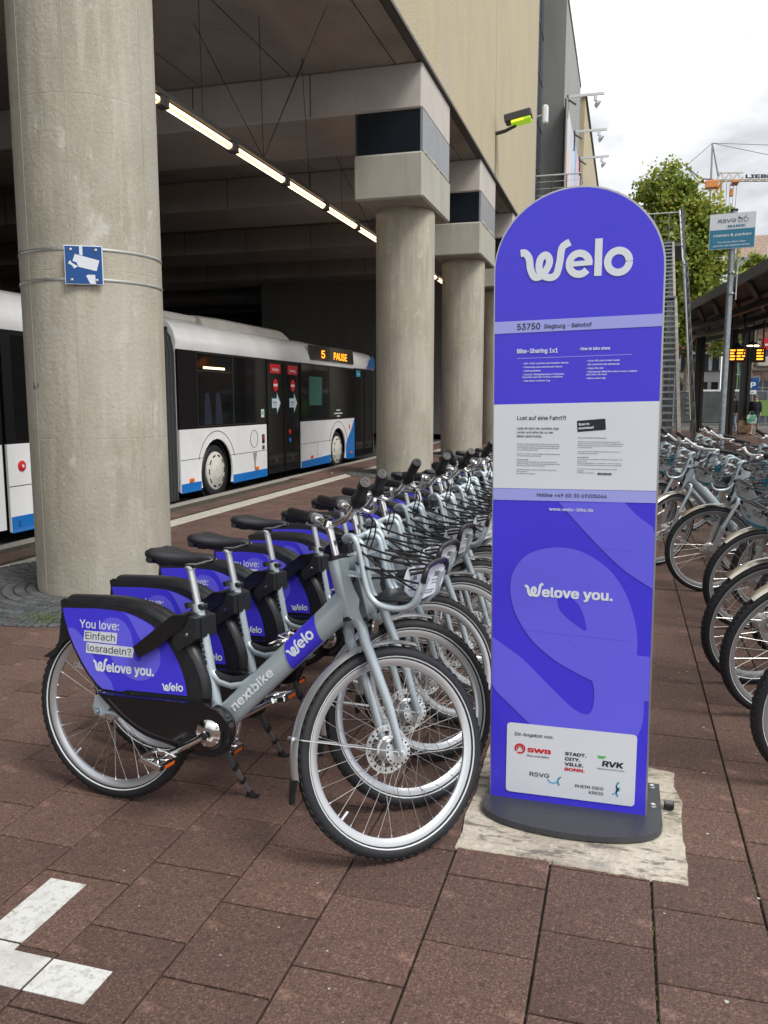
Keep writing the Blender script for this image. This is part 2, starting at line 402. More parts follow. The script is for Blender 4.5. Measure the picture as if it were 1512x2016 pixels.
W_PATH = [(-.362, 1.990), (-.347, 1.990), (-.333, 1.972), (-.327, 1.936), (-.312, 1.910), (-.288, 1.916), (-.268, 1.945), (-.266, 1.968), (-.279, 1.981),
          (-.296, 1.966), (-.297, 1.930), (-.272, 1.908), (-.243, 1.914), (-.231, 1.955), (-.224, 2.002), (-.199, 2.019)]
def wordmark(mb, fn, m, x, y, w, slope=0.0, tail='elo', bold=.045, tw=None):
    """the looped W followed by round heavy letters; x, y = baseline start, w = width of W plus 'elo'"""
    k = w / .372
    def g(a, b, l=0.0):
        px = (a + .368) * k; return fn(x + px, y + (b - 1.904) * k + slope * px, l)
    mb.ribbon(W_PATH, .0235, lambda a, b, l=0.0: g(a, b, l), m, n=6, lift=.0004)
    if tail == 'elo':
        def arc(cx, cy, rx, ry, a0, a1, n): return [(cx + rx * cos(radians(a0 + (a1 - a0) * i / n)), cy + ry * sin(radians(a0 + (a1 - a0) * i / n))) for i in range(n + 1)]
        mb.ribbon(arc(-.167, 1.9475, .0325, .034, 0, 322, 14), .0235, g, m, n=3)
        mb.ribbon([(-.197, 1.947), (-.172, 1.948), (-.148, 1.949), (-.1245, 1.950)], .0165, lambda a, b, l=0.0: g(a, b, .0003), m, n=2)
        mb.ribbon([(-.1055, 1.906), (-.1055, 1.946), (-.1055, 1.986), (-.1055, 2.026)], .024, g, m, n=3)
        mb.ribbon(arc(-.041, 1.9495, .0345, .035, 0, 360, 16), .0235, g, m, n=3)
    else:
        mb.text(tail, lambda a, b, l=0: fn(x + a, y + b + slope * a, .0004 + l), m, (-.209 + .368) * k, 0, w=tw, h=.165 * k, bold=bold)
# ================================================================== THE SETTING: ground
def camdist(x, y): return sqrt(x * x + y * y)
def in_view(x, y, mrg=2.0):
    a = math.degrees(atan2(x, y)) + 16.2
    return abs(a) < 25 + mrg and y * cos(radians(16.2)) - x * sin(radians(16.2)) > 1.2
ground = MB()
ground.add([(-6.02, -8, -.014), (60, -8, -.014), (60, 44, -.014), (-6.45, 44, -.014)], [(0, 1, 2, 3)], M_joint)
ground = tag(ground.build('ground'), kind='structure')
road = MB()
road.add([(-700, 44.02, -.03), (700, 44.02, -.03), (700, 780, -.03), (-700, 780, -.03)], [(0, 1, 2, 3)], M_asphalt)
road.add([(60.02, -60, -.034), (700, -60, -.034), (700, 44, -.034), (60.02, 44, -.034)], [(0, 1, 2, 3)], M_asphalt)
road.add([(-700, -60, -.24), (-6.02, -60, -.24), (-6.45, 44.0, -.24), (-700, 44.0, -.24)], [(0, 1, 2, 3)], M_asphalt)
road.add([(-6.0, -60, -.036), (60, -60, -.036), (60, -8.02, -.036), (-6.0, -8.02, -.036)], [(0, 1, 2, 3)], M_asphalt)
tag(road.build('road'), kind='structure')
mk = MB()
for (x0, y0, x1, y1) in ((2.9, 46.6, 5.2, 46.9), (3.4, 50.1, 9, 50.35), (6.5, 47.8, 9, 48.0)):
    mk.add([(x0, y0, -.022), (x1, y0, -.022), (x1, y1, -.022), (x0, y1, -.022)], [(0, 1, 2, 3)], M_paint)
tag(mk.build('road_marking'), kind='structure')

# pavement of red granite pavers laid in staggered columns
pave = bpy.data.objects.new('pavement', None); COL.objects.link(pave); tag(pave, kind='structure')
TW, TL, GAP = .3125, .337, .0068
X0, YA, YB = -.18, 2.08, 2.215
def tile_geo(mb, cx, cy, dz=0.0, tw=TW, tl=TL, m=None):
    hx = (tw - GAP) / 2; hy = (tl - GAP) / 2; c = .003
    V = []
    for (ix, z) in ((c, dz), (0, dz - .003), (0, -.0138)):
        V += [(cx - hx + ix, cy - hy + ix, z), (cx + hx - ix, cy - hy + ix, z), (cx + hx - ix, cy + hy - ix, z), (cx - hx + ix, cy + hy - ix, z)]
    F = [(0, 1, 2, 3)]
    for l in (0, 4):
        for k in range(4): F.append((l + 4 + k, l + 4 + (k + 1) % 4, l + (k + 1) % 4, l + k))
    mb.add(V, F, m or M_tile)
C1 = (-4.035, 5.735); C2 = (-4.27, 16.2); C3 = (-4.27, 22.25)
tiles = []
for i in range(-19, 60):
    cx = X0 + (i + .5) * TW
    y0 = (YA if i % 2 else YB)
    for j in range(-10, 125):
        cy = y0 + (j + .5) * TL
        if cy > 43.8 or cy < -1.5: continue
        if cx - TW / 2 < -6.0 - .0125 * max(0, cy - 5) : continue
        if -5.40 < cx < -5.12 : continue
        if -.42 < cx < .18 and 2.78 < cy < 3.2: continue
        if any((cx - c[0]) ** 2 + (cy - c[1]) ** 2 < rr ** 2 for c, rr in ((C1, 1.18), (C2, 1.0), (C3, .8))): continue
        if cx > 8 + cy * .3: continue
        tiles.append((camdist(cx, cy), cx, cy))
tiles.sort()
near = [t for t in tiles if in_view(t[1], t[2], 3)][:296]
ns = set((t[1], t[2]) for t in near)
proto = MB(); tile_geo(proto, 0, 0); pm = None
for d, cx, cy in near:
    if pm is None: o = proto.build('paving_tile', pave); pm = o
    else: o = copyo(pm, pave)
    o.location = (cx, cy, R.uniform(-.0012, .0012)); o.rotation_euler = (R.uniform(-.002, .002), R.uniform(-.002, .002), R.choice((0, pi)))
far = MB()
for d, cx, cy in tiles:
    if (cx, cy) in ns: continue
    tile_geo(far, cx, cy, R.uniform(-.0012, .0012))
tag(far.build('paving_tile_field', pave), kind='stuff')

# pale guide strip along the platform
sp = None
for k in range(118):
    y = 3.2 + k * .30
    if sp is None:
        g = MB(); tile_geo(g, 0, 0, .002, .268, .30, M_strip)
        for q in range(5): g.box((-.11 + q * .05, -.13, .0021), (-.085 + q * .05, .13, .0045), M_strip)
        sp = g.build('guide_tile', pave); o = sp
    else: o = copyo(sp, pave)
    o.location = (-5.245 - .002 * (y - 3), y, .0015)

# kerb of the bus platform
kb = MB()
ky = [-8, 5, 12, 20, 28, 36, 44]; kx = [-6.0, -6.03, -6.10, -6.24, -6.32, -6.38, -6.45]
kerb = tag(bpy.data.objects.new('kerb', None), kind='structure'); COL.objects.link(kerb)
yy = -2.0; kp = None
while yy < 44:
    xk = -6.0 - .0115 * max(0, yy - 5)
    if kp is None:
        g = MB(); g.cbox((-.15, -.495, -.235), (0, .495, .006), layered('kerb_stone', (.30, .28, .25), [((20, 20, 20), (.2, .18, .16), .45, .62, .6)]), .012)
        kp = g.build('kerb_stone', kerb); o = kp
    else: o = copyo(kp, kerb)
    o.location = (xk - .001, yy, R.uniform(-.002, .002)); o.rotation_euler = (0, 0, .0115)
    yy += 1.0

# painted corner mark: clipped to the pavers it was painted on
lm = MB()
for (ax, ay, bx, by) in ((-1.685, 1.592, -1.557, 2.035), (-1.557, 1.592, -1.245, 1.715)):
    for d, cx, cy in tiles[:600]:
        x0 = max(ax, cx - TW / 2 + .004); x1 = min(bx, cx + TW / 2 - .004); y0 = max(ay, cy - TL / 2 + .004); y1 = min(by, cy + TL / 2 - .004)
        if x1 - x0 > .004 and y1 - y0 > .004: lm.box((x0, y0, .0012), (x1, y1, .0034), M_paint)
tag(lm.build('painted_corner_mark'), 'worn white painted corner mark on the red pavers at the lower left', 'ground marking')

# cobbles in rings round the columns
M_cob = layered('dark_basalt_cobble', (.075, .08, .085), [((40, 40, 40), (.13, .135, .14), .5, .65, .6), ((5, 5, 5), (.10, .075, .055), .55, .65, .5)], rough=.85, rand=.25)
def cobbles(c, r0, r1, parent, most):
    g = MB(); n = 64; g.add([(c[0], c[1], -.011)] + [(c[0] + cos(2 * pi * k / n) * r1, c[1] + sin(2 * pi * k / n) * r1, .0032) for k in range(n)],
                            [(0, 1 + k, 1 + (k + 1) % n) for k in range(n)], M_joint)
    tag(g.build('sand_bed', parent), kind='stuff')
    lst = []
    r = r0
    while r < r1:
        n = int(2 * pi * r / .098)
        for k in range(n): lst.append((r + .04, 2 * pi * k / n + r * 9))
        r += .088
    lst = [(camdist(c[0] + cos(a) * q, c[1] + sin(a) * q), q, a) for q, a in lst]; lst.sort()
    base = None
    rest = MB()
    for i, (d, q, a) in enumerate(lst):
        x, y = c[0] + cos(a) * q, c[1] + sin(a) * q
        if i < most:
            if base is None:
                gg = MB(); gg.cbox((-.039, -.043, -.02), (.039, .043, .010), M_cob, .006); base = gg.build('cobble', parent); o = base
            else: o = copyo(base, parent)
            o.location = (x, y, R.uniform(.003, .008)); o.rotation_euler = (R.uniform(-.05, .05), R.uniform(-.05, .05), a)
        else: rest.cbox((-.039, -.043, -.02), (.039, .043, .010), M_cob, .006, T(x, y, R.uniform(.001, .006)) @ RZ(a))
    if rest.v: tag(rest.build('cobble_field', parent), kind='stuff')
cob1 = bpy.data.objects.new('cobble_pavement', None); COL.objects.link(cob1); tag(cob1, kind='structure')
cobbles(C1, .53, 1.30, cob1, 285)
cob2 = bpy.data.objects.new('cobble_pavement', None); COL.objects.link(cob2); tag(cob2, kind='structure')
cobbles(C2, .58, 1.15, cob2, 0)
cobbles(C3, .58, .95, cob2, 0)
# grass and litter at the column foot
gr = MB(); M_grass = mat('verge_grass', (0.10, 0.15, 0.03), .8, rand=.5)
for k in range(520):
    cx, cy = R.choice(((-3.86, 4.66), (-3.70, 4.60), (-3.78, 4.62), (-3.58, 4.62)))
    x = cx + R.gauss(0, .065); y = cy + R.gauss(0, .045); h = R.uniform(.012, .045); a = R.uniform(0, 6.28)
    dx, dy = cos(a) * .003, sin(a) * .003; lx, ly = R.gauss(0, .018), R.gauss(0, .018)
    gr.add([(x - dx, y - dy, 0), (x + dx, y + dy, 0), (x + lx, y + ly, h)], [(0, 1, 2)], M_grass)
for k in range(160):
    x = -4.05 + 1.2 * cos(-1.2 + R.uniform(-.6, .9)) + R.gauss(0, .05); y = 5.75 + 1.25 * sin(-1.35 + R.uniform(-.4, .6)) + R.gauss(0, .05)
    a = R.uniform(0, 6.28); s_ = R.uniform(.008, .02)
    gr.add([(x, y, .014), (x + cos(a) * s_, y + sin(a) * s_, .02), (x + cos(a + 1.3) * s_, y + sin(a + 1.3) * s_, .013)], [(0, 1, 2)], mat('dry_leaf', (.16, .09, .04), .9))
for k in range(140):
    x = -4.0 + R.gauss(0, .35); y = 15.05 + R.gauss(0, .06); h = R.uniform(.02, .07); a = R.uniform(0, 6.28)
    gr.add([(x - .006, y, 0), (x + .006, y, 0), (x + R.gauss(0, .02), y, h)], [(0, 1, 2)], M_grass)
for k in range(90):    # moss in the joints by the slab
    i = R.choice((1, 2)); x = X0 + i * TW + R.gauss(0, .003); y = R.uniform(1.7, 2.8)
    gr.add([(x - .002, y, -.010), (x + .002, y + .004, -.010), (x, y + .008, -.002)], [(0, 1, 2)], M_grass)
tag(gr.build('grass'), 'short grass and dry leaves at the foot of the nearest column', 'grass', kind='stuff')
# small litter: chewing-gum spots and paper bits
sc = MB(); M_gum = mat('pale_gum', (.45, .43, .40), .8)
for (x, y, r_) in [(-.36, 1.62, .012), (.30, 2.05, .007), (.36, 3.4, .007), (.40, 3.9, .006), (.33, 2.9, .006)] + [(R.uniform(-.3, .7), R.uniform(2.0, 6), R.uniform(.002, .006)) for _ in range(26)] + [(R.uniform(-1.6, -.5), R.uniform(1.6, 2.3), R.uniform(.001, .004)) for _ in range(18)]:
    n = 9; sc.add([(x + cos(2 * pi * k / n) * r_ * R.uniform(.7, 1.1), y + sin(2 * pi * k / n) * r_ * R.uniform(.7, 1.1), .0030) for k in range(n)], [tuple(range(n))], M_gum)
tag(sc.build('gum_spots'), 'pale gum spots and grit trodden onto the red pavers', 'litter', kind='stuff')
pb = MB(); P_ = [(R.uniform(-.07, .07), R.uniform(-.07, .07), R.uniform(0, .05)) for _ in range(8)]
pb.add(P_, [(0, 1, 2), (1, 3, 2), (3, 4, 5), (5, 6, 2), (6, 7, 0)], mat('crumpled_paper', (.75, .75, .75), .8))
tag(pb.build('paper_scrap', loc=(-5.66, 15.6, .003)), 'crumpled white paper scrap lying near the kerb by the bus', 'litter')

# cement patch under the info totem
sl = MB()
per = [(-.50, 2.570), (-.40, 2.572), (-.31, 2.572), (-.20, 2.574), (-.17, 2.562), (-.05, 2.562), (.05, 2.562), (.12, 2.556), (.20, 2.558), (.246, 2.552), (.248, 2.70), (.246, 2.85), (.250, 3.0),
       (.262, 3.12), (.238, 3.25), (.245, 3.36), (.15, 3.39), (0, 3.42), (-.2, 3.44), (-.40, 3.46), (-.52, 3.47), (-.515, 3.2), (-.50, 3.0), (-.508, 2.8), (-.495, 2.66)]
pp = []
for i in range(len(per)):
    a, b = Vector(per[i]), Vector(per[(i + 1) % len(per)]); n = 5
    for k in range(n):
        q = a.lerp(b, k / n); pp.append((q.x + R.gauss(0, .0016), q.y + R.gauss(0, .0016)))
inn = [((p[0] + .13) * .988 - .13, (p[1] - 3.0) * .988 + 3.0) for p in pp]
sl.poly(inn, lambda x, y: (x, y, .0075), M_slab)
n = len(pp)
sl.add([(p[0], p[1], -.008) for p in pp] + [(p[0] * .3 + q[0] * .7, p[1] * .3 + q[1] * .7, .006) for p, q in zip(pp, inn)] + [(q[0], q[1], .0075) for q in inn],
       [(i, (i + 1) % n, n + (i + 1) % n, n + i) for i in range(n)] + [(n + i, n + (i + 1) % n, 2 * n + (i + 1) % n, 2 * n + i) for i in range(n)], M_slab)
tag(sl.build('cement_patch', smooth=40), kind='structure')
for k in range(8):
    pass

# ================================================================== BUS STATION BUILDING
bd = thing('station_building', 'ochre rendered bus station building on round concrete columns', 'building', (0, 0, 0))
g = MB()   # upper wall with a tall drip joint
g.box((-3.94, 4.0, 7.46), (-3.64, 23.20, 24), M_render); g.box((-3.94, 23.23, 7.46), (-3.64, 33.2, 24), M_render)
g.box((-3.92, 23.20, 7.46), (-3.66, 23.23, 24), M_grey)
g.box((-30, 4.0, 7.46), (-3.94, 4.3, 24), M_render)
g.box((-30, 4.3, 23.6), (-3.94, 60, 24), M_grey)
g.build('wall', bd)
g = MB()
g.box((-3.75, 4.0, 7.402), (-3.60, 33.2, 7.458), mat('zinc_drip_edge', (.10, .095, .09), .6))
g.build('drip_edge', bd)
g = MB()   # soffit slabs, one joint between them
xs = [-34, -20, -14, -10, -8.0, -6.165, -4.16, -3.752]
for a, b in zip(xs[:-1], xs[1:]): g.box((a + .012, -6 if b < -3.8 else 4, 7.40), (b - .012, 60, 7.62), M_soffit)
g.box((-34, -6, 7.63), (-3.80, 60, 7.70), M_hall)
g.build('soffit_slab', bd, smooth=None)
for k, yb in enumerate([15.02 + 6.17 * k for k in range(7)]):
    g = MB(); g.cbox((-34, yb, 6.62), (-3.66, yb + 2.4, 7.398), M_beam, .03)
    for q in range(6): g.box((-5.78 - q * 2.4, yb - .006, 6.64), (-5.765 - q * 2.4, yb + .0, 7.39), M_hall)
    g.build('beam', bd)
M_caps_glass = mat('dark_lantern_glass', (0.012, 0.017, 0.024), .08, coat=.3)
M_capside = mat('grey_infill_panel', (0.25, 0.265, 0.285), .45, noise=(5, .1))
for k in range(6):
    yb = 15.02 + 6.17 * k
    g = MB(); g.cbox((-4.94, yb - .01, 5.10), (-3.635, yb + 2.38, 5.895), M_conc2, .035)
    # spalled bits on the outer upper edge
    for q in range(9): g.cbox((-3.70, yb + .15 + q * .24, 5.87), (-3.628 + R.uniform(-.01, .006), yb + .36 + q * .24, 5.90 + R.uniform(.0, .09) * (1 if k else .7)), M_conc2, .02)
    g.build('capital', bd)
    g = MB(); g.box((-4.91, yb + .03, 5.90), (-3.70, yb + 2.34, 6.618), M_caps_glass)
    g.box((-4.915, yb + .022, 5.90), (-4.88, yb + .03, 6.618), M_plate)
    g.build('lantern_glass', bd)
    g = MB()
    g.box((-3.698, yb + .03, 5.90), (-3.655, yb + 1.17, 6.618), M_capside); g.box((-3.698, yb + 1.18, 5.90), (-3.655, yb + 2.34, 6.618), M_capside)
    g.build('infill_panel', bd)
def column(c, r, ztop, lab, name='concrete_column'):
    o = thing(name, lab, 'column', (c[0], c[1], 0), 0, 'round columns of the bus station')
    g = MB(); n = 72
    prof = [(r * .998, 0.0), (r, .02), (r, 1.20), (r - .0012, 1.205), (r, 1.21), (r, 2.42), (r - .0012, 2.425), (r, 2.43), (r, 3.62), (r - .0012, 3.625), (r, 3.63), (r, ztop - .06), (r - .01, ztop - .05), (r - .01, ztop)]
    g.lathe(prof, Matrix(), M_conc, n); sh_ = g.build('shaft', o, smooth=7)
    g = MB()
    for a in (-1.95, -1.2, -.1): 
        g.box((r * .999, -.004, .03), (r + .0018, .004, ztop - .07), M_conc2, RZ(a))
    g.build('formwork_seam', o)
    return o
c1 = column(C1, .523, 7.40, 'nearest thick concrete column carrying the blue camera sign')
c2 = column(C2, .575, 5.10, 'middle concrete column standing in front of the bus front door')
c3 = column(C3, .562, 5.10, 'concrete column behind the middle one, beside the violet totem')
c4 = column((-4.27, 28.5), .56, 5.10, 'far concrete column mostly hidden behind the violet totem')
c5 = column((-4.27, 34.7), .56, 5.10, 'last concrete column of the row, hidden behind the others')
# hall interior
hall = MB()
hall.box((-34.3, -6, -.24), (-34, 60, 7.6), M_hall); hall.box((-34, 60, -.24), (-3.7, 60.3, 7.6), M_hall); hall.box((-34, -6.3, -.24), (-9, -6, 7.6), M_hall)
hall = tag(hall.build('hall_wall'), 'sooty dark rear walls of the covered bus hall', 'wall')

# camera warning sign on the nearest column
def colpt(a, z, rr): return (C1[0] + rr * cos(a), C1[1] + rr * sin(a), z)
am = atan2(6.15 - C1[1] - .55, -4.39 - C1[0] + .02) ; am = atan2(0 - C1[1], 0 - C1[0]) - .0
am = radians(-60.7)
st = MB()
for z0 in (2.570, 2.357):
    st.tube([colpt(2 * pi * k / 72, z0, .5265) for k in range(72)], .011, mat('steel_band', (.55, .55, .53), .35, .8), 6, closed=True, sq=.25, hint=(1, 0, 0))
nrm = Vector((cos(am), sin(am), 0)); tx = Vector((-sin(am), cos(am), 0)); oc = Vector((C1[0], C1[1], 2.451)) + nrm * .553
f0 = lambda x, y, l=0: tuple(oc + tx * x + Vector((0, 0, y)) + nrm * (.004 + l))
cs = thing('camera_sign', 'square blue video surveillance sign strapped to the nearest column', 'sign', tuple(oc))
def loc(f, o=None):
    return lambda x, y, l=0: tuple(Vector(f(x, y, l)) - oc)
f1 = loc(f0)
g = MB(); M_ = Matrix(((tx.x, nrm.x, 0, 0), (tx.y, nrm.y, 0, 0), (0, 0, 1, 0), (0, 0, 0, 1)))
g.cbox((-.131, -.004, -.136), (.131, .002, .136), M_white, .004, M_)
g.box((-.125, .002, -.130), (.125, .0035, .130), M_blue, M_)
for q in (-.085, .085):
    for w in (-.105, .105): g.lathe([(.011, 0), (.011, .004), (.005, .006)], M_ @ T(q, .0036, w) @ RX(-pi / 2), M_alu, 10)
g.build('panel', cs)
g = MB()
for pl in ([(-.065, .085), (.122, .04), (.098, -.045), (-.04, -.015), (-.055, .02), (-.085, .03)],
           [(-.105, .035), (-.09, .015), (-.045, -.01), (-.075, -.03), (-.09, -.005), (-.12, .01)],
           [(.045, -.147), (.015, -.085), (.03, -.075), (.085, -.075), (.09, -.147)],
           [(-.03, .147), (-.005, .147), (-.005, .075), (-.03, .08)]):
    g.poly(pl, lambda x, y: f1(x * .88, y * .88, .001), M_white)
g.build('camera_symbol', cs)
st.build('steel_band', cs, loc=tuple(-oc))
# pencil scribbles on columns
g = MB()
for (az_, z_, n_) in ((-2.02, 1.60, 4),):
    for q in range(n_):
        a = az_ + q * .045
        pts_ = [colpt(a + R.uniform(0, .03), z_ + R.uniform(-.03, .03), .5255) for _ in range(4)]
        g.tube(pts_, .0015, M_dark, 4)
tag(g.build('scribble_mark'), 'small dark scribbled tag on the left side of the nearest column', 'graffiti')

# hanging row of lamps
M_lamp = mat('fluorescent_tube', (1, .9, .7), .4, emis=((1.0, .76, .50), 3.0))
M_acr = mat('lamp_diffuser', (.95, .85, .68), .3, emis=((1.0, .66, .36), .62))
M_rail = mat('dark_lamp_rail', (.05, .048, .045), .5)
LX, LZ = -6.0, 5.36
lr = thing('lamp_rail', 'dark rail with cables carrying the row of tube lamps', 'lamp rail', (LX, 20, LZ))
g = MB(); g.box((-.06, -22, .075), (.06, 30, .135), M_rail); g.box((-.10, -22, .15), (-.07, 30, .17), M_rail)
g.build('rail', lr)
def cable(*pts, r=.006):
    g = MB(); g.tube(list(pts), r, M_cord, 4); g.build('suspension_cable', lr)
for k in range(8):
    y = 13.4 + k * 6.2 - 20
    top = 7.4 - LZ
    for (ax, ay) in ((-.8, -.8), (.3, -.75), (1.45, -.8), (.35, 1.0)): cable((0, y, .15), (ax, y + ay, top))
    cable((-.1, y - 1.9, .15), (-.12, y - 1.9, top), r=.005); cable((.05, y + 2.0, .15), (.35, y + .9, top), r=.005)
lampp = None
for k in range(20):
    y = 9.15 + k * 2.06
    if lampp is None:
        lampp = thing('tube_lamp', 'lit tube lamp of the warm white row under the station ceiling', 'lamp', (LX, y, LZ), 0, 'tube lamps in a row under the ceiling')
        g = MB(); g.tube([(0, -.93, 0), (0, .93, 0)], .050, M_acr, 12); g.build('diffuser', lampp, smooth=40)
        g = MB(); g.tube([(.0, -.9, -.0), (0, .9, 0)], .062, M_lamp, 8)
        g = MB(); g.box((-.014, -.9, -.0555), (.014, .9, -.0505), M_lamp); g.box((.0505, -.9, -.013), (.0555, .9, .015), M_lamp); g.build('glowing_tube', lampp)
        for s_ in (-1, 1):
            g = MB(); g.cbox((-.07, s_ * .98 - .05, -.075), (.07, s_ * .98 + .05, .074), M_rail, .015); g.build('end_cap', lampp)
        o = lampp
        lampch = list(lampp.children)
    else:
        o = copyo(lampp); o.location = (LX, y, LZ)
        for c in lampch: copyo(c, o)
    if k >= 4: o['label'] = 'one of the farther lit tube lamps of the warm row under the station ceiling'
    if k == 0: o['label'] = 'nearest visible tube lamp of the warm row, cut off by the nearest column'
    if k == 1: o['label'] = 'first whole tube lamp of the warm row right of the nearest column'
    if k == 2: o['label'] = 'second whole tube lamp of the warm row counted from the nearest column'
    if k == 3: o['label'] = 'third whole tube lamp of the warm row counted from the nearest column'

# ------------------------------------------------ taller blocks further along
g = MB(); g.box((-16, 35.2, 0), (-2.80, 45.2, 17.1), M_grey); g.box((-2.80, 35.2, 7), (-2.795, 45.2, 17.1), M_grey_lit)  # thin brighter sheet paints the side wall as catching the light
gb = thing('grey_block', 'tall grey rendered stair block with plain walls', 'building', (0, 0, 0)); g.build('wall', gb)
g = MB(); g.box((-2.86, 35.15, 17.1), (-2.76, 45.25, 17.2), M_grey); g.build('parapet_cap', gb)
gl = MB()
M_wg = mat('blue_grey_window', (.035, .06, .10), .12)
for k in range(9): gl.box((-3.80, 33.25, 8.6 + k * 1.75), (-3.66, 35.15, 10.25 + k * 1.75), M_wg)
gl.build('window_pane', gb)
gl = MB()
for k in range(10): gl.box((-3.82, 33.22, 8.5 + k * 1.75), (-3.645, 35.18, 8.59 + k * 1.75), M_rail)
gl.box((-3.82, 33.2, 7.4), (-3.64, 33.25, 24), M_grey); gl.box((-3.66, 34.1, 7.4), (-3.64, 34.15, 24), M_rail)
gl.build('window_frame', gb)
fb = thing('ochre_far_block', 'ochre rendered block beyond the grey stair block', 'building', (0, 0, 0))
g = MB(); g.box((-16, 46.0, 0), (-2.60, 67, 16.9), M_render); g.box((-3.2, 45.25, 0), (-2.9, 46.0, 14.6), M_render); g.build('wall', fb)
g = MB(); g.box((-2.75, 45.9, 16.9), (-2.5, 67.1, 17.0), M_grey); g.build('parapet_cap', fb)
# billboard
bb = thing('billboard', 'large pink and blue poster panel on the side of the grey block', 'billboard', (-2.66, 39.6, 9))
g = MB(); g.box((-.06, -5.0, -2.5), (.0, 4.9, 4.1), M_plate); g.build('backing', bb)
M_post = layered('poster_print', (.55, .72, .85), [((.5, .5, .18), (.80, .42, .52), .48, .54, .9), ((.3, .9, .2), (.72, .66, .60), .52, .56, .9), ((.7, .6, .4), (.12, .42, .75), .60, .63, .9)], rough=.5)
g = MB(); g.box((.001, -4.85, -2.4), (.012, 4.8, 4.0), M_post); g.build('poster', bb)
g = MB(); g.box((-.0, -5.05, -2.5), (.06, -4.9, 4.1), M_alu); g.build('frame', bb)
for k, yk in enumerate((34.75, 39.2, 43.4)):
    o = thing('billboard_lamp', ('top', 'middle', 'lowest')[k] + ' of the three lamp arms reaching out above the poster', 'lamp', (-2.66, yk, 13.15), 0, 'lamp arms over the poster')
    g = MB(); g.box((0, -.04, 0), (1.42, .04, .09), M_alloy); g.box((0, -.05, -.75), (.07, .05, .09), M_plate); g.box((.05, -.03, -.06), (.45, .03, -.0), M_plate, RY(.6)); g.build('arm', o)
    g = MB(); g.cbox((1.02, -.05, -.22), (1.16, .05, -.01), M_white, .02); g.lathe([(.16, 0), (.12, .10), (.04, .14)], T(1.2, 0, -.36) @ RY(-.9), M_alloy, 12); g.build('lamp_head', o)
# balcony railing
rl = thing('balcony_railing', 'steel cable railing on the landing beside the poster panel', 'railing', (-3.6, 34.0, 8.6))
g = MB()
g.box((-.1, -.6, -.3), (1.65, 1.2, -.05), M_grey)
g.tube([(-.05, -.55, 1.38), (1.62, -.55, 1.38), (1.62, 1.1, 1.38)], .03, M_alloy, 8)
for q in range(5): g.tube([(-.05, -.55, .15 + q * .25), (1.62, -.55, .15 + q * .25), (1.62, 1.1, .15 + q * .25)], .009, M_alloy, 5)
for q in (0.02, .55, 1.1, 1.6): g.box((q, -.57, -.05), (q + .035, -.53, 1.38), M_plate)
g.build('rail', rl)
# floodlight on the wall and loudspeaker
fl = thing('floodlight', 'grey floodlight with yellow green glass mounted on the ochre wall', 'lamp', (-3.64, 23.3, 8.6))
g = MB(); g.tube([(0, 0, -.02), (.25, -.02, .02), (.55, -.04, .13)], [.05, .05, .04], M_rail, 8); g.build('bracket', fl)
g = MB(); g.cbox((.28, -.22, .05), (1.0, .18, .26), M_plate, .03, T(.0, 0, .08) @ RY(-.18)); g.build('housing', fl)
g = MB(); g.cbox((.44, -.25, -.03), (.97, .14, .05), mat('lit_lime_glass', (.35, .5, .02), .3, emis=((.40, .75, .02), .30)), .02, T(.0, 0, .08) @ RY(-.18))
g.cbox((.46, -.262, -.02), (.78, -.252, .04), mat('lit_yellow_glass', (.7, .6, .05), .3, emis=((1, .8, .05), .5)), .003, T(.0, 0, .08) @ RY(-.18)); g.build('glass', fl)
g = MB(); g.tube([(0.0, 0, -.03), (.005, 0, -1.15)], .012, M_rail, 6); g.build('conduit', fl)
ls = thing('loudspeaker', 'small white loudspeaker beside the tall window strip', 'loudspeaker', (-3.64, 33.3, 12.1))
g = MB(); g.tube([(0, 0, 0), (.2, 0, .05), (.28, 0, .2)], .025, M_white, 6); g.cbox((.2, -.14, -.3), (.42, .14, .38), M_white, .06); g.build('housing', ls)
# ================================================================== ARTICULATED BUS
M_bw = mat('bus_white_paint', (0.86, 0.87, 0.88), .30, coat=.6, noise=(1.1, .09, 8))
M_bg = mat('bus_black_glass', (0.004, 0.005, 0.006), .06, spec=.16)
M_bk = mat('bus_black_frame', (0.007, 0.007, 0.008), .28, spec=.18)
M_bb = mat('bus_blue_paint', (0.0, 0.17, 0.56), .32, coat=.5)
M_bel = mat('bellows_rubber', (0.045, 0.05, 0.052), .6)
M_void = mat('underbody_black', (0.004, 0.004, 0.004), .9)
M_hub = layered('cream_hub_cover', (.62, .60, .54), [((14, 14, 14), (.3, .27, .22), .55, .72, .5)], rough=.5)
BX = -7.0
bus = thing('articulated_bus', 'white articulated bus with blue skirt standing behind the concrete columns', 'bus', (BX, 12, -.24))
def bl(x, y, z): return (x - BX, y - 12, z + .24)
class BM(MB):
    def bx(s, a, b, m): s.box(bl(*a), bl(*b), m)
    def side(s, pts, m, x=BX, t=.03, back=True):
        s.poly(pts, lambda y, z: bl(x, y, z), m, fnb=(lambda y, z: bl(x - t, y, z)) if back else None)
def arch(cy, r, z0, z1, n=10):
    """points of a wheel arch from right to left, for outlines running along the bottom"""
    return [(cy + r * cos(a), .20 + r * sin(a)) for a in [radians(-15 + 210 * k / n) for k in range(n + 1)] ]
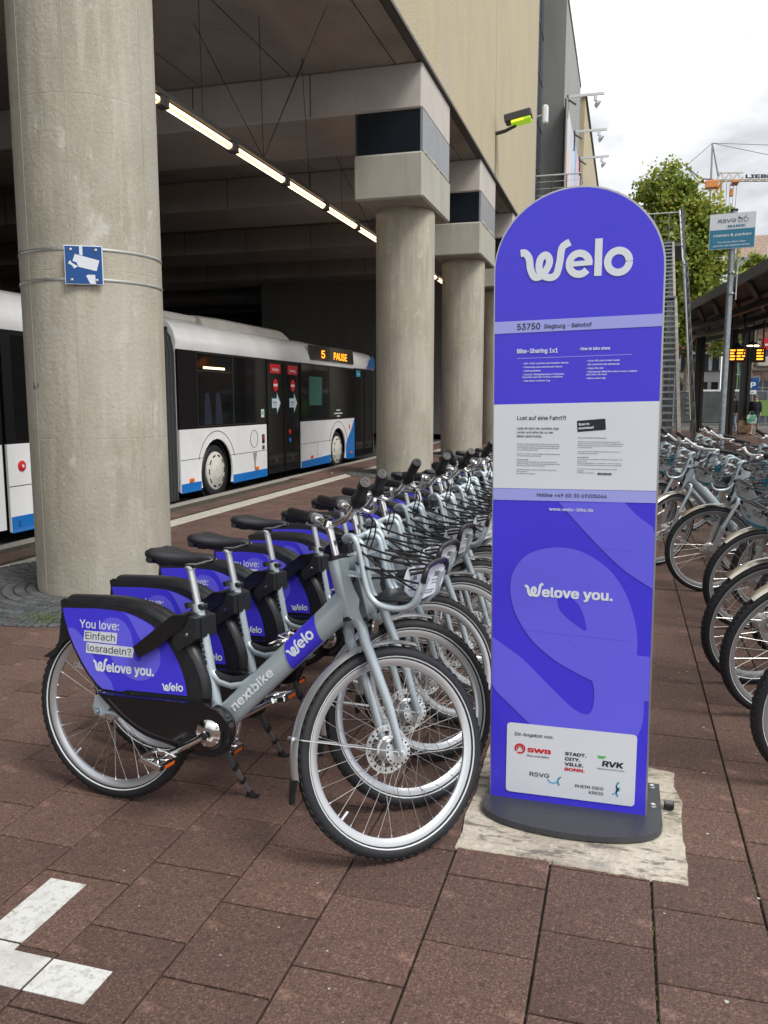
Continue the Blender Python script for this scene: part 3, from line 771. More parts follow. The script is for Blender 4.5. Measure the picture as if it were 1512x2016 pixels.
def shell(y0, y1, nm='body'):
    g = BM(); prof = [(0, -.02), (0, 2.30), (-.012, 2.42), (-.06, 2.60), (-.16, 2.74), (-.32, 2.81), (-.6, 2.84), (-2.2, 2.84), (-2.45, 2.78), (-2.55, 2.6), (-2.55, -.02)]
    V = []
    for y in (y0, y1): V += [bl(BX - .035 + p[0] if i < 2 else BX - .0 + p[0], y, p[1]) for i, p in enumerate(prof)]
    n = len(prof); F = [(i, i + 1, n + i + 1, n + i) for i in range(1, n - 1)]
    F += [tuple(range(n - 1, -1, -1)), tuple(range(n, 2 * n))]
    g.add(V, F, M_bw)
    g.bx((BX - 2.5, y0 + .05, -.02), (BX - .75, y1 - .05, 2.3), M_void)
    g.bx((BX - .75, y0 + .05, .95), (BX - .06, y1 - .05, 2.29), M_void)
    return g.build(nm, bus, smooth=35)
shell(12.09, 23.1); shell(2.2, 11.30)
def panel(name, pts, m, x=BX, t=.03):
    g = BM(); g.side(pts, m, x, t); return g.build(name, bus, smooth=30)
aR, aF, aT = 13.38, 19.93, 5.6
def skirt(y0, y1, cy, r, zb0, zb1, m, zt):
    """lower side panel between y0 and y1 with an arch cut at cy"""
    if cy is None: return [(y0, zb0), (y1, zb1), (y1, zt), (y0, zt)]
    A = [(cy + r * cos(a), .20 + r * sin(a)) for a in [pi - radians(-22) - radians(224) * k / 16 for k in range(17)]]
    return [(y0, zb0)] + A + [(y1, zb1), (y1, zt), (y0, zt)]
panel('side_panel', skirt(12.10, 15.53, aR, .60, -.04, -.04, M_bw, 1.0), M_bw)
panel('side_panel', skirt(17.40, 21.25, aF, .58, -.04, -.04, M_bw, 1.0), M_bw)
panel('side_panel', skirt(2.3, 8.05, aT, .58, -.04, -.04, M_bw, .97), M_bw)
panel('side_panel', [(8.13, -.08), (11.28, -.08), (11.28, .97), (8.13, .97)], M_bw)
# blue skirt, 4 mm proud
for q in ([(12.11, -.055), (12.76, -.055), (12.78, .06), (12.77, .10), (12.11, .10)], [(13.99, -.055), (15.52, -.055), (15.52, .10), (13.99, .10)],
          [(17.41, -.055), (19.34, -.055), (19.36, .14), (17.41, .10)], [(20.53, -.055), (21.24, -.055), (21.24, 1.0), (20.95, .70), (20.62, .46), (20.52, .3)], [(8.14, -.095), (11.27, -.095), (11.27, .10), (8.14, .10)]):
    panel('blue_skirt', q, M_bb, BX + .004, .02)
panel('blue_corner', [(22.36, 2.36), (23.12, 2.36), (23.12, 2.60), (22.9, 2.72)], M_bb, BX + .006, .02)
# seams of the flaps
g = BM()
for (a, b, z) in ((12.1, 12.86, .49), (13.9, 15.53, .47), (17.4, 19.42, .49), (8.13, 11.28, .46)): g.bx((BX + .0005, a, z), (BX + .002, b, z + .009), M_bk)
for cy in (aR, aF): g.tube([bl(BX + .002, cy + .72 * cos(a), .22 + .72 * sin(a)) for a in [radians(20 + 140 * k / 20) for k in range(21)]], .006, M_bk, 4)
g.bx((BX + .0005, 18.42, .0), (BX + .002, 18.43, .49), M_bk)
g.tube([bl(BX + .003, 14.93 + .17 * cos(2 * pi * k / 24), .73 + .17 * sin(2 * pi * k / 24)) for k in range(24)], .005, M_bk, 4, closed=True)
g.build('panel_seam', bus)
g = BM(); g.side([(14.86, .46), (15.05, .46), (14.99, .30), (14.97, .12), (14.93, .12), (14.90, .30)], mat('soot_streak', (.30, .28, .25), .8), BX + .0035, .001, False); g.build('soot_streak', bus)
# window band
panel('window_band', [(12.10, 1.0), (15.55, 1.0), (15.55, 2.31), (12.10, 2.31)], M_bk, BX - .004)
panel('window_band', [(17.42, 1.0), (21.26, 1.0), (21.26, 2.31), (17.42, 2.31)], M_bk, BX - .004)
panel('window_band', [(8.13, .97), (11.28, .97), (11.28, 2.31), (8.13, 2.31)], M_bk, BX - .004)
panel('window_band', [(2.3, .97), (7.0, .97), (7.0, 2.31), (2.3, 2.31)], M_bk, BX - .004)
for q in ((12.74, 1.05, 14.05, 1.97), (12.74, 2.0, 14.05, 2.27), (14.10, 1.05, 15.5, 2.28), (17.46, 1.05, 19.2, 2.28), (19.26, 1.05, 21.2, 2.28), (8.3, 1.02, 9.7, 2.25), (9.8, 1.02, 11.2, 2.25)):
    panel('window_pane', [(q[0], q[1]), (q[2], q[1]), (q[2], q[3]), (q[0], q[3])], M_bg, BX - .001, .003)
g = BM()
for q in ((12.72, 1.03, 14.07, 2.29), (14.08, 1.03, 15.5, 2.29)):
    for a, b in (((q[0], q[1]), (q[2], q[1] + .012)), ((q[0], q[3] - .012), (q[2], q[3])), ((q[0], q[1]), (q[0] + .012, q[3])), ((q[2] - .012, q[1]), (q[2], q[3]))):
        g.bx((BX - .004, a[0], a[1]), (BX + .004, b[0], b[1]), mat('window_trim', (.03, .03, .03), .5))
g.bx((BX - .004, 12.72, 1.975), (BX + .005, 14.07, 1.99), MATS['window_trim']); g.build('window_trim', bus)
panel('poster', [(17.93, 1.36), (18.75, 1.36), (18.78, 2.02), (17.93, 2.02)], mat('teal_window_poster', (.03, .13, .10), .5), BX + .001, .002)
# reflection of the tube lamps painted as a glowing strip on the first pane; seat backs
g = BM(); g.bx((BX + .0006, 12.95, 2.02), (BX + .002, 13.75, 2.06), mat('lamp_reflection', (1, .8, .5), .5, emis=((1, .75, .4), 1.2))); g.build('lamp_reflection', bus)
g = BM(); M_seat = mat('blue_bus_seat', (.006, .010, .028), .6)
for y in (12.95, 13.35): g.side([(y, 1.06), (y + .28, 1.06), (y + .22, 1.5), (y + .16, 1.62), (y + .04, 1.6)], M_seat, BX + .0005, .001, False)
g.build('seat_back', bus)
# doors
def door(y0, y1, z0, z1, nm='door'):
    d = BM(); d.bx((BX - .04, y0, z0), (BX - .018, y1, z1), M_bk)
    o = d.build(nm, bus)
    ym = (y0 + y1) / 2
    for a, b in ((y0 + .03, ym - .015), (ym + .015, y1 - .03)):
        g = BM(); g.bx((BX - .018, a + .035, z0 + .12), (BX - .010, b - .035, z1 - .06), mat('door_glass', (.011, .012, .013), .08, spec=.2))
        for u, v in (((a, z0 + .02), (a + .035, z1 - .03)), ((b - .035, z0 + .02), (b, z1 - .03))): g.bx((BX - .018, u[0], u[1]), (BX - .001, v[0], v[1]), M_bk)
        g.bx((BX - .018, a, z0 + .02), (BX - .002, b, z0 + .12), M_bk); g.bx((BX - .018, a, z1 - .09), (BX - .002, b, z1 - .03), M_bk)
        g.bx((BX - .010, (a + b) / 2 - .07, z0 + .22), (BX - .004, (a + b) / 2 + .07, z0 + .32), mat('window_trim', (.03, .03, .03)))
        g.build('door_leaf', o)
    return o
dm = door(15.57, 17.38, -.04, 2.31); df = door(21.30, 23.0, -.05, 2.33); dr = door(7.05, 8.09, -.04, 2.31)
# door notices
fx = lambda dx: (lambda y, z, l=0: bl(BX + dx + l, y, z))
def notice(par, y0, y1, z0, z1, m, txt, tm, h, dx=-.0035):
    g = BM(); g.side([(y0, z0), (y1, z0), (y1, z1), (y0, z1)], m, BX + dx + .003, .004)
    g.text(txt, fx(dx + .005), tm, (y0 + y1) / 2, (z0 + z1) / 2 - h * .36, h=h, bold=.01, align='c'); g.build('notice', par)
for y in (16.02, 16.95):
    notice(dm, y - .27, y + .27, 2.03, 2.22, M_red, 'Ausstieg', M_text, .115)
    g = BM(); n = 20
    g.side([(y + .13 * cos(2 * pi * k / n), 1.79 + .13 * sin(2 * pi * k / n)) for k in range(n)], M_red, BX + .001, .004); g.side([(y - .095, 1.765), (y + .095, 1.765), (y + .095, 1.815), (y - .095, 1.815)], M_text, BX + .003, .001); g.build('no_entry_sign', dm)
    g = BM(); ar = [(y - .19, 1.33), (y + .05, 1.33), (y + .05, 1.22), (y + .23, 1.42), (y + .05, 1.62), (y + .05, 1.51), (y - .19, 1.51)]
    g.side([(y + (a - y) * 1.1 + .0, 1.42 + (b - 1.42) * 1.16) for a, b in ar], M_teal, BX + .001, .003); g.side(ar, M_white, BX + .003, .001)
    g.text('Vorn', fx(.0045), M_dark, y - .15, 1.405, h=.12, bold=.015); g.bars(fx(.0045), M_dark, y - .12, 1.365, .14, .025); g.build('arrow_sign', dm)
g = BM()
for c_, z_ in ((M_red, .80), (mat('button_blue', (.02, .12, .5), .4), .62)):
    g.lathe([(.055, 0), (.055, .012), (.03, .02)], T(*bl(BX - .003, 16.75, z_)) @ RY(pi / 2), c_, 14)
g.build('door_button', dm)
notice(df, 21.42, 21.78, 2.10, 2.27, M_teal, 'Einstieg', M_text, .08)
g = BM(); g.side([(20.75, .72), (20.85, .72), (20.85, .84), (20.75, .84)], M_amber, BX + .006, .01); g.side([(15.30, .62), (15.42, .62), (15.42, .80), (15.30, .80)], M_bk, BX + .006, .006)
g.side([(15.33, .70), (15.39, .70), (15.39, .77), (15.33, .77)], M_red, BX + .008, .003); g.side([(15.30, .50), (15.41, .50), (15.41, .58), (15.30, .58)], mat('dark_teal_sticker', (.02, .08, .08), .5), BX + .006, .003)
g.side([(15.28, 1.14), (15.42, 1.14), (15.42, 1.30), (15.28, 1.30)], M_white, BX + .004, .003); g.side([(15.31, 1.19), (15.39, 1.19), (15.39, 1.27), (15.31, 1.27)], M_green, BX + .005, .001); g.build('sticker', bus)
for (y, z) in ((12.44, .135), (15.02, .135), (18.05, .16), (20.95, .09)):
    g = BM(); g.cbox(bl(BX - .0, y - .07, z - .025), bl(BX + .02, y + .07, z + .04), M_amber, .006); g.build('side_marker', bus)
g = BM(); g.lathe([(.065, 0), (.065, .012), (.03, .022)], T(*bl(BX, 8.36, .70)) @ RY(pi / 2), M_red, 18); g.lathe([(.02, .012), (.02, .026)], T(*bl(BX, 8.36, .70)) @ RY(pi / 2), M_white, 12); g.build('stop_button', bus)
g = BM()
for yy_, t_ in ((8.25, 3), (14.45, 1)): g.text('⊥' if False else 'I', fx(.0055), M_dark, yy_, -.02, h=.11, bold=.03)
g.bars(fx(.0), M_text, 19.80, 1.21, .30, .06); g.bars(fx(.0), M_text, 19.64, 1.13, .62, .06); g.bars(fx(.0), M_text, 19.83, 1.06, .24, .06)
g.build('lettering', bus)
# LED destination board
lb_ = BM(); lb_.side([(18.03, 2.41), (21.17, 2.42), (21.08, 2.78), (18.00, 2.74)], M_blackg, BX + .012, .06); lbo = lb_.build('destination_board', bus)
M_led = mat('amber_led', (1, .4, .02), .5, emis=((1.0, .27, .01), 1.7))
g = BM(); g.text('5', fx(.014), M_led, 18.72, 2.475, w=.25, h=.34, bold=.01); g.text('PAUSE', fx(.014), M_led, 19.60, 2.475, w=1.0, h=.33, bold=.012); g.build('led_lettering', lbo)
# roof units
g = BM(); 
for (y0, y1, z) in ((13.8, 17.9, 3.04),):
    V = []; 
    for (y, sh) in ((y0, .0), (y0 + .9, 1.), (y1 - .35, 1.), (y1, .45)):
        zz = 2.86 + (z - 2.86) * (sh if sh else .85); V += [bl(BX - .42, y, 2.80), bl(BX - .50, y, zz - .05), bl(BX - .62, y, zz), bl(BX - 1.9, y, zz), bl(BX - 2.0, y, 2.8)]
    F = []
    for k in range(3):
        for j in range(4): F.append((k * 5 + j, k * 5 + j + 1, k * 5 + 5 + j + 1, k * 5 + 5 + j))
    F += [(4, 3, 2, 1, 0), (15, 16, 17, 18, 19)]
    g.add(V, F, mat('roof_unit_cream', (.52, .51, .47), .5, noise=(2, .1)))
g.build('roof_unit', bus, smooth=35)
g = BM(); g.cbox(bl(BX - 1.6, 12.2, 2.84), bl(BX - .5, 13.7, 2.98), MATS['roof_unit_cream'], .04); g.build('roof_hatch', bus); g = BM(); g.cbox(bl(BX - 1.6, 19.2, 2.84), bl(BX - .9, 20.0, 2.93), MATS['roof_unit_cream'], .03); g.build('roof_hatch', bus)
# bellows
for k in range(8):
    y = 11.36 + k * .098
    g = BM(); w_ = .055
    pr = [(0, -.16), (0, 2.25), (-.05, 2.5), (-.2, 2.72), (-.45, 2.80), (-2.1, 2.8), (-2.5, 2.5), (-2.5, -.16)]
    V = []
    for (dy, dx) in ((-.05, .10), (-.012, .0), (.012, .0), (.05, .10)):
        V += [bl(BX - .03 + p[0] - dx * (1 if p[0] > -1 else -1), y + dy, p[1] - dx * (1 if p[1] > 1 else -.3)) for p in pr]
    n = len(pr); g.add(V, [(j * n + i, j * n + i + 1, (j + 1) * n + i + 1, (j + 1) * n + i) for j in range(3) for i in range(n - 1)], M_bel)
    g.build('bellows_fold', bus, smooth=50)
g = BM(); g.bx((BX - 2.4, 11.28, -.2), (BX - .16, 12.1, 2.66), M_void); g.build('gangway', bus)
# wheels
def bus_wheel(cy):
    g = BM(); r = .465; Mx = T(*bl(BX - .05, cy, .225)) @ RY(pi / 2)
    g.lathe([(.28, -.26), (r - .04, -.27), (r, -.24), (r, -.03), (r - .025, .0), (r - .07, .008), (.37, .004), (.34, -.015)], Mx, M_tyre, 40)
    o = g.build('wheel', bus, smooth=40)
    g = BM(); g.lathe([(.345, -.010), (.340, .014), (.31, .028), (.16, .05), (.14, .062), (.10, .066), (0.001, .066)], Mx, M_hub, 36); g.build('hub_cover', o, smooth=30)
    g = BM()
    for k in range(10):
        a = 2 * pi * k / 10; g.cbox((-.05, .262, .020), (.05, .292, .0385), M_void, .004, Mx @ RZ(a))
    g.build('hub_slot', o)
    g = BM(); g.lathe([(r + .09, -.6), (r + .09, -.03), (r + .06, -.031), (r + .06, -.6)], Mx, M_void, 36, closed=True); g.build('wheel_arch', bus)
for cy in (aR, aF, aT): bus_wheel(cy)

# dark coach far in the hall and person walking there
co = thing('parked_coach', 'dark blue coach parked far back in the covered hall', 'bus', (-6.9, 44, -.24))
g = MB(); g.cbox((-2.5, -4, .35), (0, 8, 3.1), mat('dark_coach_paint', (.008, .012, .06), .3), .12); g.build('body', co)
g = MB(); g.box((-2.3, -4.02, 1.75), (-.2, -3.99, 2.9), M_bg); g.box((.001, -3.7, 1.8), (.012, 7.6, 2.9), M_bg); g.build('window_pane', co)
g = MB()
fc = lambda x, z, l=0: (x - 2.3, -4.03 - l, z)
g.text('UNI', fc, mat('red_orange_print', (.6, .08, .03), .5), .95, 1.45, h=.5, bold=.03, shear=.2)
g.tube([(-.62 + .26 * cos(2 * pi * k / 20), -4.04, 2.35 + .26 * sin(2 * pi * k / 20)) for k in range(20)], .05, MATS['red_orange_print'], 6, closed=True)
g.bars(fc, M_text, 1.1, 1.98, 1.1, .1); g.build('lettering', co)
g = MB()
for y in (-2.4, 5.5): g.lathe([(.48, -.28), (.48, 0), (.2, .02)], T(0.0, y, .48) @ RY(pi / 2), M_tyre, 20)
g.build('wheel', co)

# ================================================================== VIOLET INFO TOTEM
TX0, TX1, TY, TZ = -.4335, .1150, 2.912, 2.199
tt = thing('info_totem', 'violet arch-topped bike sharing totem with white lettering', 'info totem', (-.155, TY + .03, 0))
OX, OY = -.155, TY + .03
tf = lambda x, z, l=0.0: (x - OX, TY - OY - .0035 - l, z)
def lean(z): return -.019 * (z / 2.0)      # the sign stands a touch out of plumb
def arch_outline(x0, x1, z0, ztop, n=28):
    r = (x1 - x0) / 2; cx = (x0 + x1) / 2; zc = ztop - r * .96
    return [(x0, z0), (x1, z0)] + [(cx + r * cos(pi * k / n), zc + (ztop - zc) * sin(pi * k / n)) for k in range(n + 1)]
def shp(f): return lambda x, z, l=0.0: f(x + lean(z) * 1.0, z, l)
ff = shp(tf)
ol = arch_outline(TX0, TX1 + .012, .018, TZ)
g = MB(); g.poly(ol, lambda x, z: (x + lean(z) - OX, TY - OY, z), M_alu, fnb=lambda x, z: (x + lean(z) - OX, TY - OY + .06, z)); g.build('post_body', tt, smooth=30)
g = MB(); inn2 = arch_outline(TX0 + .004, TX1 + .006, .022, TZ - .006)
g.poly(inn2, lambda x, z: ff(x, z, -.0015), M_purple, fnb=lambda x, z: ff(x, z, -.003)); fp = g.build('front_panel', tt)
def fld(name, pts, m, lift, par=None):
    g = MB(); g.poly(pts, lambda x, z: tf(x, z, lift), m); return g.build(name, par or fp)
XL = lambda z: TX0 + .004 + lean(z); XR = lambda z: TX1 + .006 + lean(z)
fld('lilac_stripe', [(XL(1.73), 1.724), (XR(1.73), 1.738), (XR(1.77), 1.778), (XL(1.76), 1.764)], M_lilac, .0)
fld('white_field', [(XL(1.19), 1.188), (XR(1.19), 1.194), (XR(1.49), 1.494), (XL(1.48), 1.481)], M_white, .0)
fld('lilac_stripe', [(XL(1.15), 1.146), (XR(1.15), 1.153), (XR(1.19), 1.1925), (XL(1.19), 1.1865)], M_lilac, .0)
cl = lambda pts: [(min(max(x, XL(z) + .001), XR(z) - .001), z) for x, z in pts]
def sm(pts, n=4): return [(p.x, p.y) for p in smooth_path([(a, b, 0) for a, b in pts], n)]
fld('swoosh', cl([(-.211, 1.1445)] + sm([(-.211, 1.144), (-.182, 1.112), (-.118, 1.044), (-.055, .980), (.021, .913), (.13, .846)]) + [(.13, 1.05)] + sm([(.104, 1.070), (.053, 1.107), (.008, 1.1515)])), M_purple2, .0)
fld('swoosh', cl(sm([(-.374, .824), (-.366, .883), (-.331, .940), (-.283, .970), (-.213, .985), (-.144, .979), (-.075, .947), (-.019, .900), (.024, .835), (.053, .759), (.068, .688), (.070, .618)]) +
    [(.13, .617), (.13, .456), (.099, .455), (.101, .407), (.097, .365), (.083, .322), (.06, .30), (-.292, .31), (-.292, .328), (-.415, .437), (-.44, .465), (-.44, .645)] +
    sm([(-.421, .635), (-.323, .570), (-.249, .501), (-.191, .447), (-.140, .403), (-.097, .386), (-.076, .403), (-.068, .456), (-.076, .511)]) +
    sm([(-.078, .512), (-.144, .541), (-.216, .580), (-.289, .640), (-.337, .707), (-.363, .765), (-.374, .822)])), M_purple2, .0002)
fld('swoosh_counter', sm([(-.206, .798), (-.194, .812), (-.163, .810), (-.131, .782), (-.112, .739), (-.104, .694), (-.143, .715), (-.178, .742), (-.200, .769), (-.206, .797)]), M_purple, .0009)
def rrect(x0, z0, x1, z1, r=.014, n=4, dz=0.0):
    P = []
    for cx, cz, a0 in ((x1 - r, z1 - r, 0), (x0 + r, z1 - r, 90), (x0 + r, z0 + r, 180), (x1 - r, z0 + r, 270)):
        for k in range(n + 1): a = radians(a0 + 90 * k / n); P.append((cx + r * cos(a), cz + r * sin(a)))
    return [(x, z + dz * (x - x0)) for x, z in P]
cdw = fld('partner_card', rrect(-.374, .060, .083, .327, dz=.006), M_white, .0012)
tw = MB()
wordmark(tw, lambda a, b, l=0: tf(a, b, .0008 + l), M_text, -.368, 1.904, .372, bold=.045)
tw.build('large_wordmark', fp)
tw = MB(); t1 = lambda a, b, l=0: tf(a, b, .0010 + l)
def tx(s, m, x, z, w, h=None, bold=0.0, slope=0.0, shear=0.0, align='l', res=2): tw.text(s, t1, m, x, z, w=w, h=h * 1.16 if h else None, bold=max(bold, .010 if res > 1 else .012), slope=slope, shear=shear, align=align, res=res)
sl_ = .02
tx('53750', M_dark, -.368, 1.7355, .078, .0345, .004, sl_); tx('Siegburg - Bahnhof', M_dark, -.277, 1.739, .157, .0225, .0, sl_)
tx('Bike-Sharing 1x1', M_text, -.367, 1.657, .138, .0235, .022, .008); tx('How to bike share', M_text, -.155, 1.664, .097, .0165, .02, .01, .2)
tw.add([t1(-.365, 1.6385), t1(.013, 1.6475), t1(.013, 1.6483), t1(-.365, 1.6393)], [(0, 1, 2, 3)], M_text)
for k, s_ in enumerate(('› QR-Code scannen und Ausleihe starten', '› Umsichtig und aufmerksam fahren', '› Fahrt genießen', '› Danach: Rückgabezonen / Stationen', '  beachten und das Schloss schließen', '› Hab einen schönen Tag')):
    tx(s_, M_text, -.346, 1.619 - (0, .0125, .025, .0375, .0465, .059)[k], None, .0098, .022, .01, res=1)
for k, s_ in enumerate(('› Scan QR code & start rental', '› Be careful & ride attentively', '› Enjoy the ride', '› Afterwards: Mind the return zones / station', '  and close the lock', '› Have a nice day')):
    tx(s_, M_text, -.133, 1.626 - (0, .0125, .025, .037, .046, .0585)[k], None, .0098, .022, .01, .2, res=1)
tx('Lust auf eine Fahrt?!', M_dark, -.361, 1.429, .166, .0225, .004, .006)
for k, s_ in enumerate(('Lade dir jetzt die nextbike App', 'runter und leihe bis zu vier', 'Räder gleichzeitig.')): tx(s_, M_dark, -.361, 1.396 - k * .0135, None, .0125, .01, .004)
body = ['Wir bieten dir unkomplizierte Bike-Sharing Lösungen an mehr als', '300 Orten in ganz Europa. Seit 2004 mobilisieren wir täglich dabei-', 'mit uns Menschen nachhaltig und machen so Städte und Kommu-', 'nen in ganz Europa lebenswerter.', '',
        'Alle Infos und Tarife zu unserem Angebot in deiner Stadt findest du', 'auch unter nextbike.de und in der App.', '', 'Du brauchst Hilfe?', 'Unseren Kundenservice erreichst du rund um die Uhr über den', 'Support in der App, per Mail unter kundenservice@nextbike.de oder', 'über die Hotline unter +49 (0) 30 69205046.', '',
        'Du willst mehr über uns wissen und keinen Bike-Sharing Hack', 'mehr verpassen?', 'Dann folge uns auf Instagram.']
for k, s_ in enumerate(body):
    if s_: tx(s_, M_dark, -.360, 1.344 - k * .0069, None, .0058, .0 if k != 8 else .03, res=1)
body = ['Fancy a ride? Download the nextbike app now.', '', 'We offer you uncomplicated bike sharing solutions at more than 300', 'locations across Europe. Since 2004, we have been sustainably mobilizing', 'millions of people every day, making cities and communities across Euro-', 'pe a better place to live.', '', 'You can also find all the information and tariffs for our services in your',
        'city at nextbike.de and in the app.', '', 'Do you need help?', 'You can reach our customer service round the clock via the support in the', 'app, by email at', 'kundenservice@nextbike.de, or via the hotline on +49 (0) 30 69205046.', 'You can find all information about our offer in your city at nextbike.de/en', '', 'You want to know more about us and to never miss a bike sharing', 'hack again?', 'Then follow us on Instagram:']
for k, s_ in enumerate(body):
    if s_: tx(s_, M_dark, -.153, 1.368 - k * .00665, None, .0053, .03 if k in (0, 10) else .0, 0, .2, res=1)
tw.poly(rrect(-.084, 1.2435, -.038, 1.2505, .001), lambda x, z: tf(x, z, .0008), M_dark); tx('nextbike_official', M_text, -.079, 1.2458, .037, .0052, .0, 0, .2, res=1)
# scan badge, its code left out
rb = lambda x, z: (-.155 + (x) * cos(.09) - z * sin(.09), 1.389 + x * sin(.09) + z * cos(.09))
tw.poly([rb(*p) for p in rrect(0, 0, .094, .038, .003)], lambda x, z: tf(x, z, .0008), M_dark)
tw.text('Scan to', lambda x, z, l=0: tf(*rb(x, z), .0014), M_text, .005, .0215, h=.0145, bold=.03); tw.text('download', lambda x, z, l=0: tf(*rb(x, z), .0014), M_text, .004, .0085, w=.050, h=.014, bold=.03)
tx('Hotline +49 (0) 30 69205046', M_dark, -.287, 1.1625, .236, .0205, .002, .006); tx('www.welo-bike.de', M_text, -.244, 1.1145, .150, .0195, .008, .004)
wordmark(tw, lambda a, b, l=0: tf(a, b, .0010 + l), M_text, -.324, .806, .147, slope=.004, tail='elove you.', tw=.243, bold=.028)
tw.build('lettering', fp)
# partner logos on the card
t1 = lambda a, b, l=0: tf(a, b, .0022 + l)
def logo():
    tw.build('partner_logo', fp)
tw = MB(); tx('Ein Angebot von:', M_dark, -.344, .280, .138, .0205, .004, .012); tw.build('card_heading', fp)
tw = MB(); cxx, czz = -.325, .231
tw.ribbon([(cxx + .0165 * cos(a), czz + .0165 * sin(a)) for a in [radians(240 + 20 * k) for k in range(18)]], .0065, t1, M_red, 3)
tw.ribbon([(cxx - .009, czz - .004), (cxx - .007, czz + .006), (cxx, czz + .009), (cxx + .008, czz + .005), (cxx + .009, czz - .004)], .005, t1, M_red, 4, lift=.0003)
tx('SWB', M_red, -.298, .222, .085, .026, .035, .004); tx('Bus und Bahn', M_dark, -.298, .2045, .079, .0125, .0, .004); logo()
tw = MB()
for k, (s_, m_) in enumerate((('STADT.', M_dark), ('CITY.', M_dark), ('VILLE.', M_dark), ('BONN.', M_red))): tx(s_, m_, -.163, .2265 - k * .0195, (.075, .054, .066, .071)[k], .0185, .035, .008)
logo(); tw = MB()
tw.poly([(-.052, .2385), (-.018, .2385), (-.028, .2285), (-.044, .2285)], lambda x, z: t1(x, z), M_green)
tx('RVK', M_dark, -.033, .201, .072, .033, .03, 0, .12); tx('Regionalverkehr Köln GmbH', M_dark, -.049, .1885, .093, .0072, .0, 0); logo()
M_sky = mat('sky_logo', (.12, .50, .72), .5)
def arcs(L_):
    for (px_, pz_, a0, m_) in L_: tw.ribbon([(px_ + .020 * cos(radians(a0 + 110 * k / 6)), pz_ + .020 * sin(radians(a0 + 110 * k / 6))) for k in range(7)], .0055, t1, m_, 3)
tw = MB(); tx('RSVG', M_dark, -.288, .131, .071, .026, .006, .004); arcs(((-.203, .134, 200, M_sky), (-.166, .122, 115, M_teal))); logo()
tw = MB(); tx('RHEIN SIEG', M_dark, -.124, .109, .099, .0185, .0, .008); tx('KREIS', M_dark, -.075, .0905, .050, .0185, -.0, .006); arcs(((.002, .120, -80, M_sky), (.040, .108, 115, M_teal), (.040, .132, 130, M_teal))); logo()
M_seam = mat('film_seam', (0.10, 0.09, 0.62), .25)
for (x0, z0, x1, z1) in ((-.375, .991, .045, .985), (-.368, .679, .045, .666), (-.17, .655, -.128, .622)):
    g = MB(); g.add([tf(x0, z0, .0012), tf(x1, z1, .0012), tf(x1, z1 + .0009, .0012), tf(x0, z0 + .0009, .0012)], [(0, 1, 2, 3)], M_seam); g.build('film_seam', fp)
g = MB(); rq = random.Random(4); M_dirt = mat('dried_splash_dirt', (.20, .17, .16), .9)
for q in range(70):
    z = .02 + abs(rq.gauss(0, .035)); x = rq.uniform(-.41, .10); r_ = rq.uniform(.0004, .0014)
    g.add([tf(x + r_ * cos(k * 1.257) * rq.uniform(.6, 1.2), z + r_ * sin(k * 1.257) * rq.uniform(.6, 1.3), .0026) for k in range(5)], [(0, 1, 2, 3, 4)], M_dirt)
tag(g.build('splash_dirt', fp), kind='stuff')
# base plate, half disc bulging to the front
g = MB(); n = 26
bp_ = [(.178, 3.18), (-.450, 3.18), (-.450, 2.86)] + [(-.136 - .314 * cos(pi * k / n) * .995, 2.86 - .150 * sin(pi * k / n) ** .85) for k in range(1, n)] + [(.178, 2.86)]
g.poly(bp_, lambda x, y: (x - OX, y - OY, .034), M_plate, fnb=lambda x, y: (x - OX, y - OY, .014)); g.build('base_plate', tt, smooth=30)
g = MB()
for (x, y) in ((.150, 2.985), (-.432, 2.99), (.150, 3.14)): 
    g.lathe([(.012, 0), (.012, .003), (.0085, .004), (.0085, .011)], T(x - OX, y - OY, .034), M_alloy, 6)
g.build('bolt', tt)
g = MB(); g.cbox((.19 - OX, 3.02 - OY, .01), (.225 - OX, 3.05 - OY, .035), M_blackg, .004, T(0, 0, 0)); g.build('anchor_block', tt)
